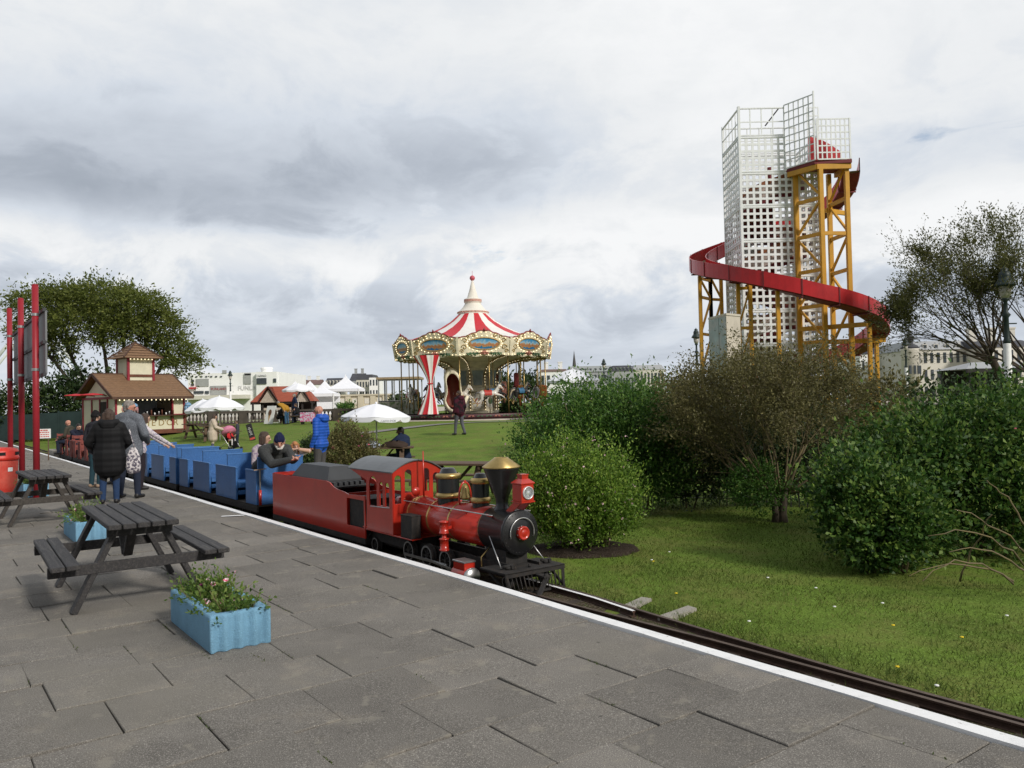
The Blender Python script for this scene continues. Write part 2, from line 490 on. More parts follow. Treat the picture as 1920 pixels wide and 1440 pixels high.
def platform():
    rng = random.Random(11)
    V, tint = [], []
    for ci in range(-8, 66):
        s0 = -1.297 - 5 * .5475 + (ci + 4) * .5475 - 1.0
        s0 = -1.297 + .5475 * ci
        s1 = s0 + .5475
        l = -.075
        cut = list(JOINTS.get(ci, ()))
        while l > -15:
            w = rng.choice((.585, .60, .62, .86, .88, .60))
            if l > -.1: w = rng.uniform(.30, .85)
            if cut:
                if l - cut[0] < 1.25: w = l - cut.pop(0)
                else: w = (l - cut[0]) / 2
            if ci < 6 and l > -5 and rng.random() < .5: WEED.append((s0, s1, l - w))
            la, lb = l - w, l
            g = rng.choice((.0015, .002, .003, .004, .005)); gs = rng.choice((.0025, .003, .004, .005))
            dz = rng.gauss(-.002, .003)
            tl, ts = rng.gauss(0, .0032), rng.gauss(0, .002)
            jog = [rng.gauss(0, .003) for _ in range(8)]
            q = []
            for k, (ss, ll, a, c) in enumerate(((s0 + gs, la + g, -1, -1), (s1 - gs, la + g, 1, -1), (s1 - gs, lb - g, 1, 1), (s0 + gs, lb - g, -1, 1))):
                q.append((ss + jog[2 * k], min(ll + jog[2 * k + 1], -.074), min(dz + tl * c + ts * a, .006)))
            c = .004
            cs, cl = (s0 + s1) / 2, (la + lb) / 2
            top = [SL(s + (c if s < cs else -c), ll + (c if ll < cl else -c), z) for s, ll, z in q]
            mid = [SL(s, ll, z - .004) for s, ll, z in q]
            bot = [SL(s, ll, -.05) for s, ll, z in q]
            t = rng.random()
            V.append(top[::-1]); tint.append(t)
            for k in range(4):
                k2 = (k + 1) % 4
                V.append([top[k], top[k2], mid[k2], mid[k]]); tint.append(t)
                V.append([mid[k], mid[k2], bot[k2], bot[k]]); tint.append(t)
            l -= w
    o = quads_mesh('platform_paving', np.array([[tuple(p) for p in f] for f in V]), tint, pave_m)
    tag(o, kind='structure')
    mb = MB()
    a = [SL(-8, -40, -.022), SL(-8, -.02, -.022), SL(60, -.02, -.022), SL(60, -40, -.022)]
    mb.add(a, [(0, 1, 2, 3)])
    tag(mb.build('platform_joint_bed', joint_m), kind='structure')
    mb = MB()
    a = [SL(34.5, -40, .0), SL(34.5, -.08, .0), SL(60, -.08, .0), SL(60, -40, .0)]
    mb.add(a, [(0, 1, 2, 3)])
    mb.add([SL(-8, -40, .0), SL(-8, -15, .0), SL(34.5, -15, .0), SL(34.5, -40, .0)], [(0, 1, 2, 3)])
    o = mb.build('platform_outer_paving', pave_m)
    tag(o, kind='structure')
    # painted coping along the edge: white top, bare concrete side
    wh = mat('white_edge_paint', (.80, .80, .80), rough=.7, var=.04, scale=8, bump=.25, bscale=150, speck=.05, dirt=.22, col2=(.34, .33, .31), lo=.63, hi=.67)
    side = mat('platform_side', (.060, .055, .050), rough=.95, var=.3, scale=3, bump=.4, bscale=60)
    mb = MB()
    ri, ro, bo = [], [], []
    s = -8.0
    while s <= 60:
        w = .012 * sin(s * 1.3) + .006 * sin(s * 4.1)
        ri.append(SL(s, -.068 + w * .35 + rng.gauss(0, .0025), .007)); ro.append(SL(s, .032 + w * .4, .007))
        s += .25 if s < 14 else 1.0
    ri0 = [p - Vector((0, 0, .03)) for p in ri]
    lip = [p + Vector((0, 0, -.03)) for p in ro]
    low = [Vector((p.x, p.y, -.4)) for p in ro]
    mb.strip([ri0, ri, ro, lip], 0, False)
    mb.strip([lip, low], 1, False)
    tag(mb.build('platform_edge_line', [wh, side]), kind='structure')
    mb = MB()
    p = gz(415, 969); q = gz(458, 967)
    d = (q - p).normalized(); u = Vector((-d.y, d.x, 0)) * .045
    mb.add([p - u + Vector((0, 0, .009)), q - u + Vector((0, 0, .009)), q + u + Vector((0, 0, .009)), p + u + Vector((0, 0, .009))], [(0, 1, 2, 3)])
    tag(mb.build('painted_stop_mark', wh), kind='structure')
platform()
def weeds():
    rng = np.random.default_rng(77)
    m = leaf_mat('joint_weed', (.04, .06, .015), (.07, .10, .025), (.13, .14, .05), trans=.2)
    P = []
    segs = [(gz(px, py), gz(qx, qy), n) for px, py, qx, qy, n in [(340, 1195, 395, 1235, 150), (467, 1222, 498, 1238, 40)]]
    for (s0, s1, l) in WEED:
        a0 = rng.uniform(0, .6); segs.append((SL(s0 + (s1 - s0) * a0, l), SL(s0 + (s1 - s0) * min(1, a0 + rng.uniform(.2, .6)), l), int(rng.uniform(5, 38))))
    for a, b, n in segs:
        for k in range(n):
            f = rng.random(); q = a.lerp(b, f)
            P.append((q.x + rng.normal(0, .005), q.y + rng.normal(0, .005), -.008))
    P = np.array(P)
    D = unit(rng.normal(0, 1, P.shape) * np.array([1, 1, .3]) + np.array([0, 0, .6]))
    o = quads_mesh('joint_weeds', leaf_quads(P, D, .016, rng, .4), np.clip(rng.normal(.4, .25, len(P)), 0, 1), m)
    tag(o, 'small weeds and moss growing in the joints of the paving slabs', 'weeds', kind='stuff')
weeds()

# ---------------------------------------------------------------- track
def rco(s): return float(np.interp(s, [-8, -4.5, -2.6, -1.3, -.5, 0, .5, 2], [.775, .76, .745, .80, .845, .885, .912, .92]))
def track():
    mb = MB()
    rows = []
    for s in np.arange(-8, 60, .25):
        rows.append([SL(s, .03, -.235), SL(s, .3, -.232 + .006 * sin(s * 3)), SL(s, .62, -.228 + .008 * sin(s * 5)), SL(s, rco(s) + .02 + .015 * sin(s * 2.3), -.216)])
    mb.strip(rows)
    tag(mb.build('track_bed', bed_m), kind='structure')
    rust = mat('rusty_rail_steel', (.058, .032, .022), rough=.75, metal=.2, var=.35, scale=12, bump=.2, bscale=120)
    shine = mat('worn_rail_top', (.12, .085, .065), rough=.45, metal=.6, var=.25, scale=10)
    white = MATS['white_edge_paint']
    wood = mat('old_sleeper_wood', (.055, .042, .032), rough=.95, var=.35, scale=4, bump=.6, bscale=50, stretch=(1, 8, 8))
    t = thing('railway_track', 'narrow gauge miniature railway track with rusty rails beside the white platform edge', 'railway track', SL(0, .69, -.23))
    org = t.location
    def rail(path, top, zt=-.17, name='rail'):
        mb = MB()
        pts = [SL(s, l, 0) - Vector((org.x, org.y, 0)) for s, l in path]
        pr = [(-.026, -.055), (.026, -.055), (.026, -.047), (.006, -.040), (.006, -.018), (.017, -.013), (.017, -.001), (.012, 0), (-.012, 0), (-.017, -.001), (-.017, -.013), (-.006, -.018), (-.006, -.040), (-.026, -.047)]
        rows = []
        for i, p in enumerate(pts):
            d = (pts[min(i + 1, len(pts) - 1)] - pts[max(i - 1, 0)]).normalized()
            u = Vector((-d.y, d.x, 0))
            rows.append([p + u * a + Vector((0, 0, zt - org.z + b)) for a, b in pr])
        mb.strip(rows, 0, False, True)
        n = len(pr)
        mb.m = [1 if (k % n) in (6, 7, 8) else 0 for k in range(len(mb.f))]
        k = len(mb.v)
        mb.f.append(tuple(range(n))); mb.f.append(tuple(range(k - n, k))); mb.m += [0, 0]; mb.s += [False, False]
        return mb.build(name, [rust, top], t)
    rail([(-8, .40), (-3, .42), (-1, .44), (1, .455), (60, .455)], shine)
    rail([(-8, .70), (-4.5, .685), (-2.6, .672), (-1.3, .648), (-.6, .60), (0, .565), (.9, .53)], shine)
    rail([(-8, .775), (-4.5, .76), (-2.6, .745), (-1.3, .80), (-.5, .845), (0, .885), (.5, .912), (2, .92), (60, .92)], shine)
    rail([(-.36, .785), (-.2, .805), (.2, .85), (1.2, .872), (6, .872)], white, -.166, 'check_rail')
    for k in range(16):
        mb = MB()
        mb.box((0, 0, 0), (.12, .50, .07), 0, bev=.008)
        o = mb.build('sleeper', wood, t, SL(-4.6 + .62 * k, .60, -.252) - Vector(org), TRACK_ANG)
    con = mat('pale_concrete', (.30, .28, .24), rough=.9, var=.2, scale=5, bump=.4, bscale=80, dirt=.3, speck=.3, sscale=120)
    for i, (c4, lab) in enumerate(((((1160, 1138), (1203, 1119), (1222, 1122), (1182, 1142)), 'thin pale concrete slab lying in the grass nearer the locomotive'),
                     (((1233, 1155), (1290, 1135), (1306, 1140), (1250, 1160)), 'wider pale concrete slab lying in the grass farther from the locomotive'))):
        mb = MB()
        q = [gz(x, y, -.175) for x, y in c4]
        c = sum(q, Vector()) / 4
        q = [p - c for p in q]
        mb.add([(p.x, p.y, -.05) for p in q] + [(p.x, p.y, 0) for p in q], [(3, 2, 1, 0), (4, 5, 6, 7), (0, 1, 5, 4), (1, 2, 6, 5), (2, 3, 7, 6), (3, 0, 4, 7)])
        tag(mb.build('concrete_slab', con, loc=c), lab, 'concrete slab', 'concrete slabs in the grass by the track')
track()

# ---------------------------------------------------------------- paths on the lawn
path_m = mat('path_tarmac', (.20, .19, .175), rough=.9, var=.15, scale=2, bump=.3, bscale=60)
pad_m = mat('pale_paving', (.42, .37, .31), rough=.9, var=.12, scale=1.5, bump=.2, bscale=40)
def ribbon(name, pts, w, m, dz=.03):
    mb = MB()
    rows = []
    P = []
    for i in range(len(pts) - 1):
        a, b = Vector((*pts[i], 0)), Vector((*pts[i + 1], 0))
        k = max(2, int((b - a).length / .6))
        P += [a.lerp(b, j / k) for j in range(k)]
    P.append(Vector((*pts[-1], 0)))
    for i, p in enumerate(P):
        d = (P[min(i + 1, len(P) - 1)] - P[max(i - 1, 0)]).normalized()
        u = Vector((-d.y, d.x, 0))
        r = []
        for t in (-1, -.5, 0, .5, 1):
            q = p + u * (w / 2 * t)
            r.append(Vector((q.x, q.y, gh(q.x, q.y) + dz)))
        rows.append(r)
    mb.strip(rows)
    return tag(mb.build(name, m), kind='structure')
ribbon('path', [(-7.5, 36.0), (-6.5, 36.2), (-4, 37.5), (2, 39.5), (9, 41)], .9, path_m)
CAR = Vector((-2.35, 50, 0))
def pad():
    mb = MB()
    zc = .705
    mb.lathe([(.01, zc), (6.1, zc), (6.25, zc - .1)], 48, 0, Matrix.Translation((CAR.x, CAR.y, 0)), False)
    tag(mb.build('carousel_pavement', pad_m), kind='structure')
pad()

# ---------------------------------------------------------------- grass blades on the near lawn
blade_m = leaf_mat('grass_blades', (.055, .088, .012), (.10, .15, .022), (.21, .21, .065), trans=.3, rough=.7)
def blades():
    rng = np.random.default_rng(5)
    n = 170000
    y = 3.2 + 13.0 * rng.uniform(0, 1, n) ** 1.6
    x = rng.uniform(-.2, .70, n) * y
    l = (x - P0.x) * .8 + (y - P0.y) * .6
    s = -((x - P0.x) * .6 - (y - P0.y) * .8)
    rc = np.interp(s, [-8, -4.5, -2.6, -1.3, -.5, 0, .5, 2], [.775, .76, .745, .80, .845, .885, .912, .92])
    ok = (l > rc + .045 + .02 * np.sin(s * 3) + .02 * np.sin(s * 7.3)) | ((l > .48) & (rng.random(n) < .10))
    ok &= l < 9
    # patches of thin grass
    pn = np.sin(x * 2.1 + 1.3 * np.sin(y * 1.7)) * np.sin(y * 1.9 + x) 
    ok &= rng.random(n) < (.62 + .38 * pn)
    x, y, l = x[ok], y[ok], l[ok]
    n = len(x)
    z = np.array([gh(a, b) for a, b in zip(x, y)]) - .004
    h = rng.uniform(.012, .032, n) * (1 + .9 * (l < 1.05)) * (1 + .04 * y)
    a = rng.uniform(0, 2 * pi, n)
    w = .0022 * (1 + .22 * np.maximum(y - 3, 0))
    lean = rng.normal(0, .6, (n, 2)) * h[:, None]
    B = np.stack([x, y, z], 1)
    u = np.stack([np.cos(a) * w, np.sin(a) * w, np.zeros(n)], 1)
    T = B + np.stack([lean[:, 0], lean[:, 1], h], 1)
    V = np.stack([B - u, B + u, T], 1)
    big = .5 + .5 * np.sin(x * 1.3 + 2 * np.sin(y * .8)) * np.sin(y * 1.1)
    tint = np.clip(.15 + .45 * big + rng.normal(0, .22, n), 0, 1)
    o = quads_mesh('grass', V, tint, blade_m, nv=3)
    tag(o, 'short mown grass with patches of moss on the lawn beside the track', 'grass', kind='stuff')
blades()
def flowers():
    rng = random.Random(3)
    ym = mat('dandelion_yellow', (.75, .55, .02), rough=.8, var=.1)
    wm = mat('daisy_white', (.8, .8, .76), rough=.8, var=.05)
    mb = MB()
    for (px, py, k) in [(1225, 1060, 0), (1222, 1057, 1), (1255, 1038, 1), (1268, 1123, 0), (1675, 1185, 0), (1804, 1208, 0), (1683, 1265, 0), (1757, 1300, 1), (1565, 1149, 1), (1888, 1161, 1), (1405, 1177, 1), (1032, 1085, 1), (1655, 1140, 1), (1530, 1110, 1), (1440, 1090, 1)]:
        p = gz(px, py, -.22)
        p.z = gh(p.x, p.y) + .03
        mb.lathe([(.001, .004), (.013, .006), (.014, .0), (.001, -.002)], 8, k, Matrix.Translation(p))
    tag(mb.build('lawn_flowers', [ym, wm]), 'scattered yellow dandelions and white daisies in the lawn', 'flowers', kind='stuff')
flowers()
# ================================================================ train
RAIL = -.17
red_m = mat('red_engine_paint', (.43, .024, .012), rough=.32, var=.10, scale=3, coat=.35, dirt=.25, spec=.5)
red2_m = mat('brown_red_wood_paint', (.20, .045, .035), rough=.6, var=.2, scale=5, dirt=.35)
blk_m = mat('black_engine_paint', (.012, .012, .013), rough=.32, var=.25, scale=6, coat=.25, dirt=.3)
sooty_m = mat('sooty_black_iron', (.020, .018, .017), rough=.75, var=.4, scale=10, bump=.3, bscale=80, col2=(.04, .03, .022), lo=.5, hi=.7)
roof_m = mat('grey_roof_paint', (.105, .112, .118), rough=.42, var=.2, scale=3, dirt=.3)
brass_m = mat('polished_brass', (.46, .33, .13), rough=.36, metal=.85, var=.25, scale=9, dirt=.25)
steel_m = mat('bright_steel', (.50, .50, .50), rough=.35, metal=.85, var=.15, scale=14)
rim_m = mat('grey_wheel_rim', (.22, .21, .20), rough=.6, metal=.2, var=.2, scale=12)
glass_m = mat('lamp_glass', (.75, .78, .80), rough=.12, metal=.6, var=.25, scale=40)
XZ = Matrix.Rotation(pi / 2, 4, 'X')            # local xy sheet stands up in the xz plane
YZ = Matrix(((0, 0, 1, 0), (1, 0, 0, 0), (0, 1, 0, 0), (0, 0, 0, 1)))   # sheet in the yz plane
AX = Matrix.Rotation(pi / 2, 4, 'Y')            # lathe axis along +x

def arch(x0, x1, z0, z1, n=8):
    r = (x1 - x0) / 2
    c = (x0 + x1) / 2
    return [(x0, z0), (x1, z0)] + [(c + r * cos(pi * k / n), z1 - r + r * sin(pi * k / n)) for k in range(n + 1)]

def wheel(name, parent, x, y, z, r, spokes=8, w=.045):
    sgn = 1 if y > 0 else -1
    mb = MB()
    T = Matrix.Translation((x, y, z)) @ Matrix.Rotation(-sgn * pi / 2, 4, 'X')
    mb.lathe([(r * .78, -w / 2), (r, -w / 2), (r, w / 2), (r * .80, w / 2), (r * .78, w / 2 - .012), (r * .78, -w / 2)], 28, 0, T, False, cap=False)
    mb.lathe([(r * .80, w / 2 + .001), (r * .96, w / 2 + .001)], 28, 1, T, False, cap=False)
    mb.lathe([(r * 1.0, -w / 2), (r * 1.12, -w / 2 - .002), (r * 1.12, -w / 2 - .012), (.01, -w / 2 - .012)], 28, 0, T, False, cap=False)
    mb.lathe([(.001, w / 2), (r * .22, w / 2), (r * .22, -w / 2)], 12, 0, T, False)
    for k in range(spokes):
        a = 2 * pi * k / spokes
        mb.bar(T @ Vector((0, 0, 0)), T @ Vector((r * .8 * cos(a), r * .8 * sin(a), 0)), .016, .02, 0, up=(0, 1, 0))
    return mb.build(name, [sooty_m, rim_m], parent)

def locomotive():
    t = thing('locomotive', 'small red steam locomotive with black smokebox, funnel with brass top and red headlamp', 'locomotive', SL(0, .69, RAIL), TRACK_ANG)
    Z = lambda z: z - RAIL
    cz = Z(.332)
    def P(name, mb, m): return mb.build(name, m, t)
    # boiler along x, x = -s
    mb = MB()
    X = Matrix.Translation((0, 0, cz)) @ AX
    mb.lathe([(.03, -3.06), (.205, -3.06), (.205, -1.49)], 40, 0, X)
    bo = P('boiler', mb, red_m)
    for s in (1.485, 2.07, 2.50, 2.94):
        mb = MB()
        mb.lathe([(.2045, -s - .013), (.2085, -s - .012), (.2085, -s + .012), (.2045, -s + .013)], 40, 0, X, False, cap=False)
        mb.build('boiler_band', brass_m, bo)
    mb = MB()
    mb.lathe([(.20, -1.49), (.214, -1.485), (.214, -1.10), (.222, -1.095), (.222, -1.065), (.212, -1.058), (.15, -1.052), (.14, -1.045), (.02, -1.038), (.001, -1.038)], 40, 0, X)
    for k in range(30):
        a = 2 * pi * k / 30
        mb.ball((-1.058, .195 * cos(a), cz + .195 * sin(a)), .0065, 0, 6, 4)
    sm = P('smokebox', mb, blk_m)
    mb = MB()
    mb.lathe([(.068, -1.06), (.068, -1.005), (.062, -.995), (.052, -.995), (.049, -.999), (.03, -.999), (.027, -.996), (.001, -.995)], 28, 0, X)
    for k in range(8):
        a = 2 * pi * k / 8 + .2
        mb.ball((-1.02, .068 * cos(a), cz + .068 * sin(a)), .006, 1, 6, 4)
    mb.build('smokebox_door_cap', [red_m, steel_m], sm)
    mb = MB()
    mb.tube([(-1.03, .145 * cos(a), cz + .145 * sin(a)) for a in np.linspace(-.3, pi + .3, 22)], .0065, 6, 0)
    for a in (-.3, pi / 2, pi + .3): mb.tube([(-1.055, .145 * cos(a), cz + .145 * sin(a)), (-1.03, .145 * cos(a), cz + .145 * sin(a))], .005, 5)
    mb.build('handrail', steel_m, sm)
    # funnel
    mb = MB()
    F = Matrix.Translation((-1.355, 0, 0))
    mb.lathe([(.11, Z(.50)), (.075, Z(.55)), (.062, Z(.58)), (.066, Z(.64)), (.178, Z(.93)), (.186, Z(.955))], 36, 0, F)
    ch = P('funnel', mb, blk_m)
    mb = MB()
    mb.lathe([(.182, Z(.948)), (.193, Z(.95)), (.193, Z(.962)), (.078, Z(1.043)), (.072, Z(1.052)), (.064, Z(1.052)), (.064, Z(.98))], 36, 0, F, cap=False)
    mb.build('funnel_cap', brass_m, ch)
    mb = MB(); mb.lathe([(.001, Z(.985)), (.066, Z(.985))], 24, 0, F, False); mb.build('funnel_mouth', sooty_m, ch)
    # domes
    for nm, s, r, top, b1, b2 in (('sand_dome', 2.36, .122, .895, .60, .805), ('steam_dome', 1.73, .090, .872, .60, .79)):
        mb = MB()
        D = Matrix.Translation((-s, 0, 0))
        mb.lathe([(r * 1.05, Z(.46)), (r, Z(.52)), (r, Z(b2)), (r * .98, Z(b2 + .02)), (r * .82, Z(b2 + .03)), (r * .60, Z(top - .008)), (r * .5, Z(top)), (.001, Z(top))], 30, 0, D)
        d = P(nm, mb, blk_m)
        for zz, rr in ((b1, r * 1.22), (b2 + .008, r * 1.18)):
            mb = MB()
            mb.lathe([(r * .99, Z(zz - .035)), (rr * .93, Z(zz - .028)), (rr, Z(zz - .012)), (rr, Z(zz + .008)), (rr * .9, Z(zz + .02)), (r * .97, Z(zz + .028))], 30, 0, D, cap=False)
            mb.build('brass_ring', brass_m, d)
    # bell in its red yoke
    mb = MB()
    B = Matrix.Translation((-2.03, 0, 0))
    mb.lathe([(.062, Z(.585)), (.058, Z(.60)), (.040, Z(.65)), (.034, Z(.70)), (.018, Z(.725)), (.001, Z(.73))], 20, 0, B)
    be = P('bell', mb, brass_m)
    mb = MB()
    mb.tube([(-2.03, .075 * cos(a), Z(.60) + .16 * sin(a)) for a in np.linspace(-.5, pi + .5, 18)], .011, 6)
    mb.bar((-2.03, 0, Z(.745)), (-2.03, 0, Z(.78)), .02, .02)
    mb.build('bell_yoke', red_m, be)
    # headlamp
    mb = MB()
    hx = -1.005
    mb.box((hx, 0, Z(.728)), (.15, .15, .165), 0, bev=.004)
    mb.lathe([(.118, Z(.812)), (.118, Z(.822)), (.055, Z(.862))], 4, 0, Matrix.Translation((hx, 0, 0)) @ Matrix.Rotation(pi / 4, 4, 'Z'), False)
    mb.box((hx, 0, Z(.880)), (.075, .075, .036)); mb.box((hx, 0, Z(.900)), (.085, .085, .010))
    mb.box((hx, 0, Z(.640)), (.165, .165, .012))
    for y in (-.062, .062):
        mb.prism([(-1.22, Z(.52)), (-1.10, Z(.53)), (-.95, Z(.635)), (-1.07, Z(.635))], -.006, .006, 0, Matrix.Translation((0, y, 0)) @ XZ)
    hl = P('headlamp', mb, red_m)
    mb = MB()
    LT = Matrix.Translation((hx + .075, 0, Z(.728))) @ AX
    mb.lathe([(.063, -.002), (.063, .014), (.055, .018), (.053, .008)], 28, 0, LT, cap=False)
    mb.lathe([(.053, .008), (.045, .004), (.02, -.004 + .012), (.001, .016)], 28, 1, LT)
    mb.build('lens', [mat('lamp_ring_chrome', (.75, .75, .74), rough=.3, metal=.5, var=.1), glass_m], hl)
    # cab
    arcz = lambda y: Z(.822) + .125 * (1 - (y / .335) ** 2)
    mb = MB()
    side = [(-3.05, Z(.11)), (-3.71, Z(.11)), (-3.71, Z(.70)), (-4.16, Z(.815)), (-3.05, Z(.815))]
    wins = [arch(-3.64, -3.44, Z(.40), Z(.755)), arch(-3.37, -3.29, Z(.42), Z(.70)), arch(-3.23, -3.13, Z(.42), Z(.70))]
    for y in (-.32, .32): mb.plate(side, wins, .014, 0, Matrix.Translation((0, y, 0)) @ XZ)
    fr = [(-.32, Z(.11)), (.32, Z(.11))] + [(y, arcz(y) - .003) for y in np.linspace(.32, -.32, 15)]
    fw = [arch(a, b, c, d) for a, b, c, d in ((-.300, -.215, Z(.46), Z(.79)), (-.165, -.075, Z(.58), Z(.85)), (.075, .165, Z(.58), Z(.85)), (.215, .300, Z(.46), Z(.79)))]
    mb.plate(fr, fw, .014, 0, Matrix.Translation((-3.05, 0, 0)) @ YZ)
    mb.box((-3.45, 0, Z(.118)), (.80, .63, .014))
    mb.box((-3.12, 0, Z(.33)), (.10, .30, .40)); mb.tube([(-3.14, -.1, Z(.45)), (-3.3, -.1, Z(.45))], .07, 14)
    ca = P('cab', mb, red_m)
    mb = MB()
    rows = []
    for x in (-3.02, -4.20):
        up = [Vector((x, y, arcz(y) + .012)) for y in np.linspace(-.342, .342, 17)]
        lo = [Vector((x, y, arcz(y))) for y in np.linspace(.342, -.342, 17)]
        rows.append(up + lo)
    mb.strip(rows, 0, False, True)
    mb.f.append(tuple(range(34))); mb.f.append(tuple(range(67, 33, -1))); mb.m += [0, 0]; mb.s += [False] * 2
    mb.build('cab_roof', roof_m, ca)
    mb = MB(); mb.tube([(-3.60, -.33, Z(.392)), (-3.12, -.33, Z(.412))], .006, 6); mb.build('window_sill', steel_m, ca)
    mb = MB()
    mb.tube([(-2.93, .02, Z(.52)), (-2.93, .02, Z(1.06))], [.012, .007], 8)
    mb.lathe([(.01, -.02), (.05, -.012), (.055, 0), (.05, .012), (.01, .02)], 16, 0, Matrix.Translation((-2.90, -.10, Z(.60))) @ AX)
    P('whistle_lever', mb, red_m)
    mb = MB()
    for sg in (-1, 1):
        mb.box((-3.19, sg * .26, Z(.10)), (1.14, .13, .014), bev=.003)
    mb.box((-3.25, 0, Z(.094)), (1.02, .42, .012))
    P('running_board', mb, red_m)
    for sg in (-1, 1):
        mb = MB()
        mb.box((-2.745, sg * .265, Z(.235)), (.25, .12, .25), bev=.006)
        mb.box((-2.745, sg * .265, Z(.362)), (.26, .13, .012), bev=.003)
        P('tool_box', mb, sooty_m)
        mb = MB()
        mb.tube([(-2.95, sg * .235, Z(.505)), (-1.20, sg * .235, Z(.505))], .0065, 6)
        hr = P('handrail', mb, steel_m)
        mb = MB()
        for s in (2.80, 2.45, 2.10, 1.75, 1.30):
            mb = MB(); mb.tube([(-s, sg * .235, Z(.505)), (-s - .02, sg * .150, Z(.475))], .011, 6)
            mb.build('handrail_bracket', red_m, hr)
        mb = MB()
        px = Matrix.Translation((-1.985, sg * .30, 0))
        mb.lathe([(.046, Z(.07)), (.052, Z(.072)), (.052, Z(.085)), (.045, Z(.087)), (.045, Z(.185)), (.052, Z(.187)), (.052, Z(.20)), (.024, Z(.205)), (.024, Z(.245)), (.052, Z(.25)), (.052, Z(.262)), (.046, Z(.264)), (.046, Z(.362)), (.054, Z(.364)), (.054, Z(.378)), (.02, Z(.385)), (.001, Z(.385))], 20, 0, px)
        mb.bar((-1.985, sg * .30, Z(.30)), (-1.985, sg * .19, Z(.31)), .03, .03)
        P('air_pump', mb, red_m)
        # cylinder with a steam chest
        mb = MB()
        cx = Matrix.Translation((0, sg * .325, Z(-.115))) @ AX
        mb.lathe([(.001, -1.70), (.088, -1.70), (.092, -1.69), (.092, -1.45), (.088, -1.44)], 26, 0, cx)
        mb.box((-1.575, sg * .325, Z(-.035)), (.20, .13, .115), 0, bev=.004)
        cy = P('cylinder', mb, red_m)
        mb = MB()
        mb.box((-1.575, sg * .325, Z(.03)), (.215, .145, .018), 0, bev=.003)
        mb.lathe([(.094, -1.455), (.094, -1.432), (.080, -1.428), (.078, -1.424), (.001, -1.424)], 26, 0, cx)
        mb.build('cylinder_cover', steel_m, cy)
        for s in (2.83, 2.43, 2.05): wheel('wheel', t, -s, sg * .235, Z(-.052), .116, 8)
        wheel('wheel', t, -.98, sg * .225, Z(-.105), .062, 6)
        wheel('wheel', t, -1.72, sg * .215, Z(-.105), .062, 6)
        wheel('wheel', t, -3.65, sg * .235, Z(-.085), .085, 8)
        mb = MB()
        mb.bar((-2.88, sg * .268, Z(-.09)), (-2.0, sg * .268, Z(-.09)), .014, .028); mb.bar((-2.43, sg * .272, Z(-.08)), (-1.68, sg * .30, Z(-.115)), .012, .022)
        P('coupling_rod', mb, steel_m)
        mb = MB()
        mb.tube([(-1.30, sg * .205, Z(.30)), (-1.02, sg * .27, Z(.025))], .0055, 6)
        P('smokebox_stay', mb, steel_m)
        mb = MB(); mb.tube([(-1.36, sg * .16, Z(.17)), (-1.38, sg * .25, Z(.08)), (-1.36, sg * .26, Z(-.02))], .007, 6); P('drain_pipe', mb, brass_m)
    mb = MB()
    for sg in (-1, 1): mb.box((-2.5, sg * .15, Z(-.02)), (3.1, .03, .13))
    mb.box((-3.4, 0, Z(.02)), (1.1, .46, .12)); mb.box((-1.3, 0, Z(.06)), (.34, .26, .20))
    for s in (2.83, 2.43, 2.05, .98, 1.72, 3.65): mb.tube([(-s, -.24, Z(-.08)), (-s, .24, Z(-.08))], .022, 8)
    for k in range(4): mb.tube([(-3.75 - .06 * k, -.25 + .03 * k, Z(.05)), (-3.85 - .05 * k, -.28, Z(-.08 - .02 * k)), (-4.1, -.22, Z(-.05))], .012, 6)
    P('frame', mb, sooty_m)
    mb = MB()
    mb.box((-1.04, 0, Z(.008)), (.42, .72, .018), 0, bev=.003)
    mb.box((-.838, 0, Z(-.008)), (.016, .72, .045), 0)
    for y in (-.22, .24):
        mb.tube([(-.98, y, Z(.017)), (-.98, y, Z(.045))], .03, 10); mb.tube([(-.99, y - .05, Z(.045)), (-.97, y + .05, Z(.05))], .016, 8); mb.box((-.96, y + .03, Z(.04)), (.04, .03, .03))
    mb.tube([(-.93, 0, Z(.017)), (-.93, 0, Z(.045))], .014, 8)
    bb = P('buffer_beam', mb, sooty_m)
    mb = MB()
    for k in range(15):
        y = -.33 + .66 * k / 14
        mb.tube([(-.845, y, Z(-.02)), (-.80 + .05 * abs(y) * 0, y * .93, Z(-.185))], .0055 if k % 4 else .008, 5)
    mb.bar((-.845, -.345, Z(-.02)), (-.81, -.32, Z(-.195)), .03, .02); mb.bar((-.845, .345, Z(-.02)), (-.81, .32, Z(-.195)), .03, .02)
    mb.bar((-.805, -.33, Z(-.190)), (-.805, .33, Z(-.190)), .024, .02)
    mb.bar((-1.1, -.345, Z(-.02)), (-.82, -.33, Z(-.185)), .02, .02); mb.bar((-1.1, .345, Z(-.02)), (-.82, .33, Z(-.185)), .02, .02)
    P('cowcatcher', mb, sooty_m)
    mb = MB()
    mb.bar((-.90, .03, Z(-.045)), (-.70, .03, Z(-.05)), .07, .025, 0, bev=.004); mb.tube([(-.715, .03, Z(-.075)), (-.715, .03, Z(-.02))], .022, 10)
    mb.bar((-.715, .03, Z(-.062)), (-.60, -.16, Z(-.185)), .045, .022, 0, bev=.003)
    P('drawbar', mb, sooty_m)
locomotive()

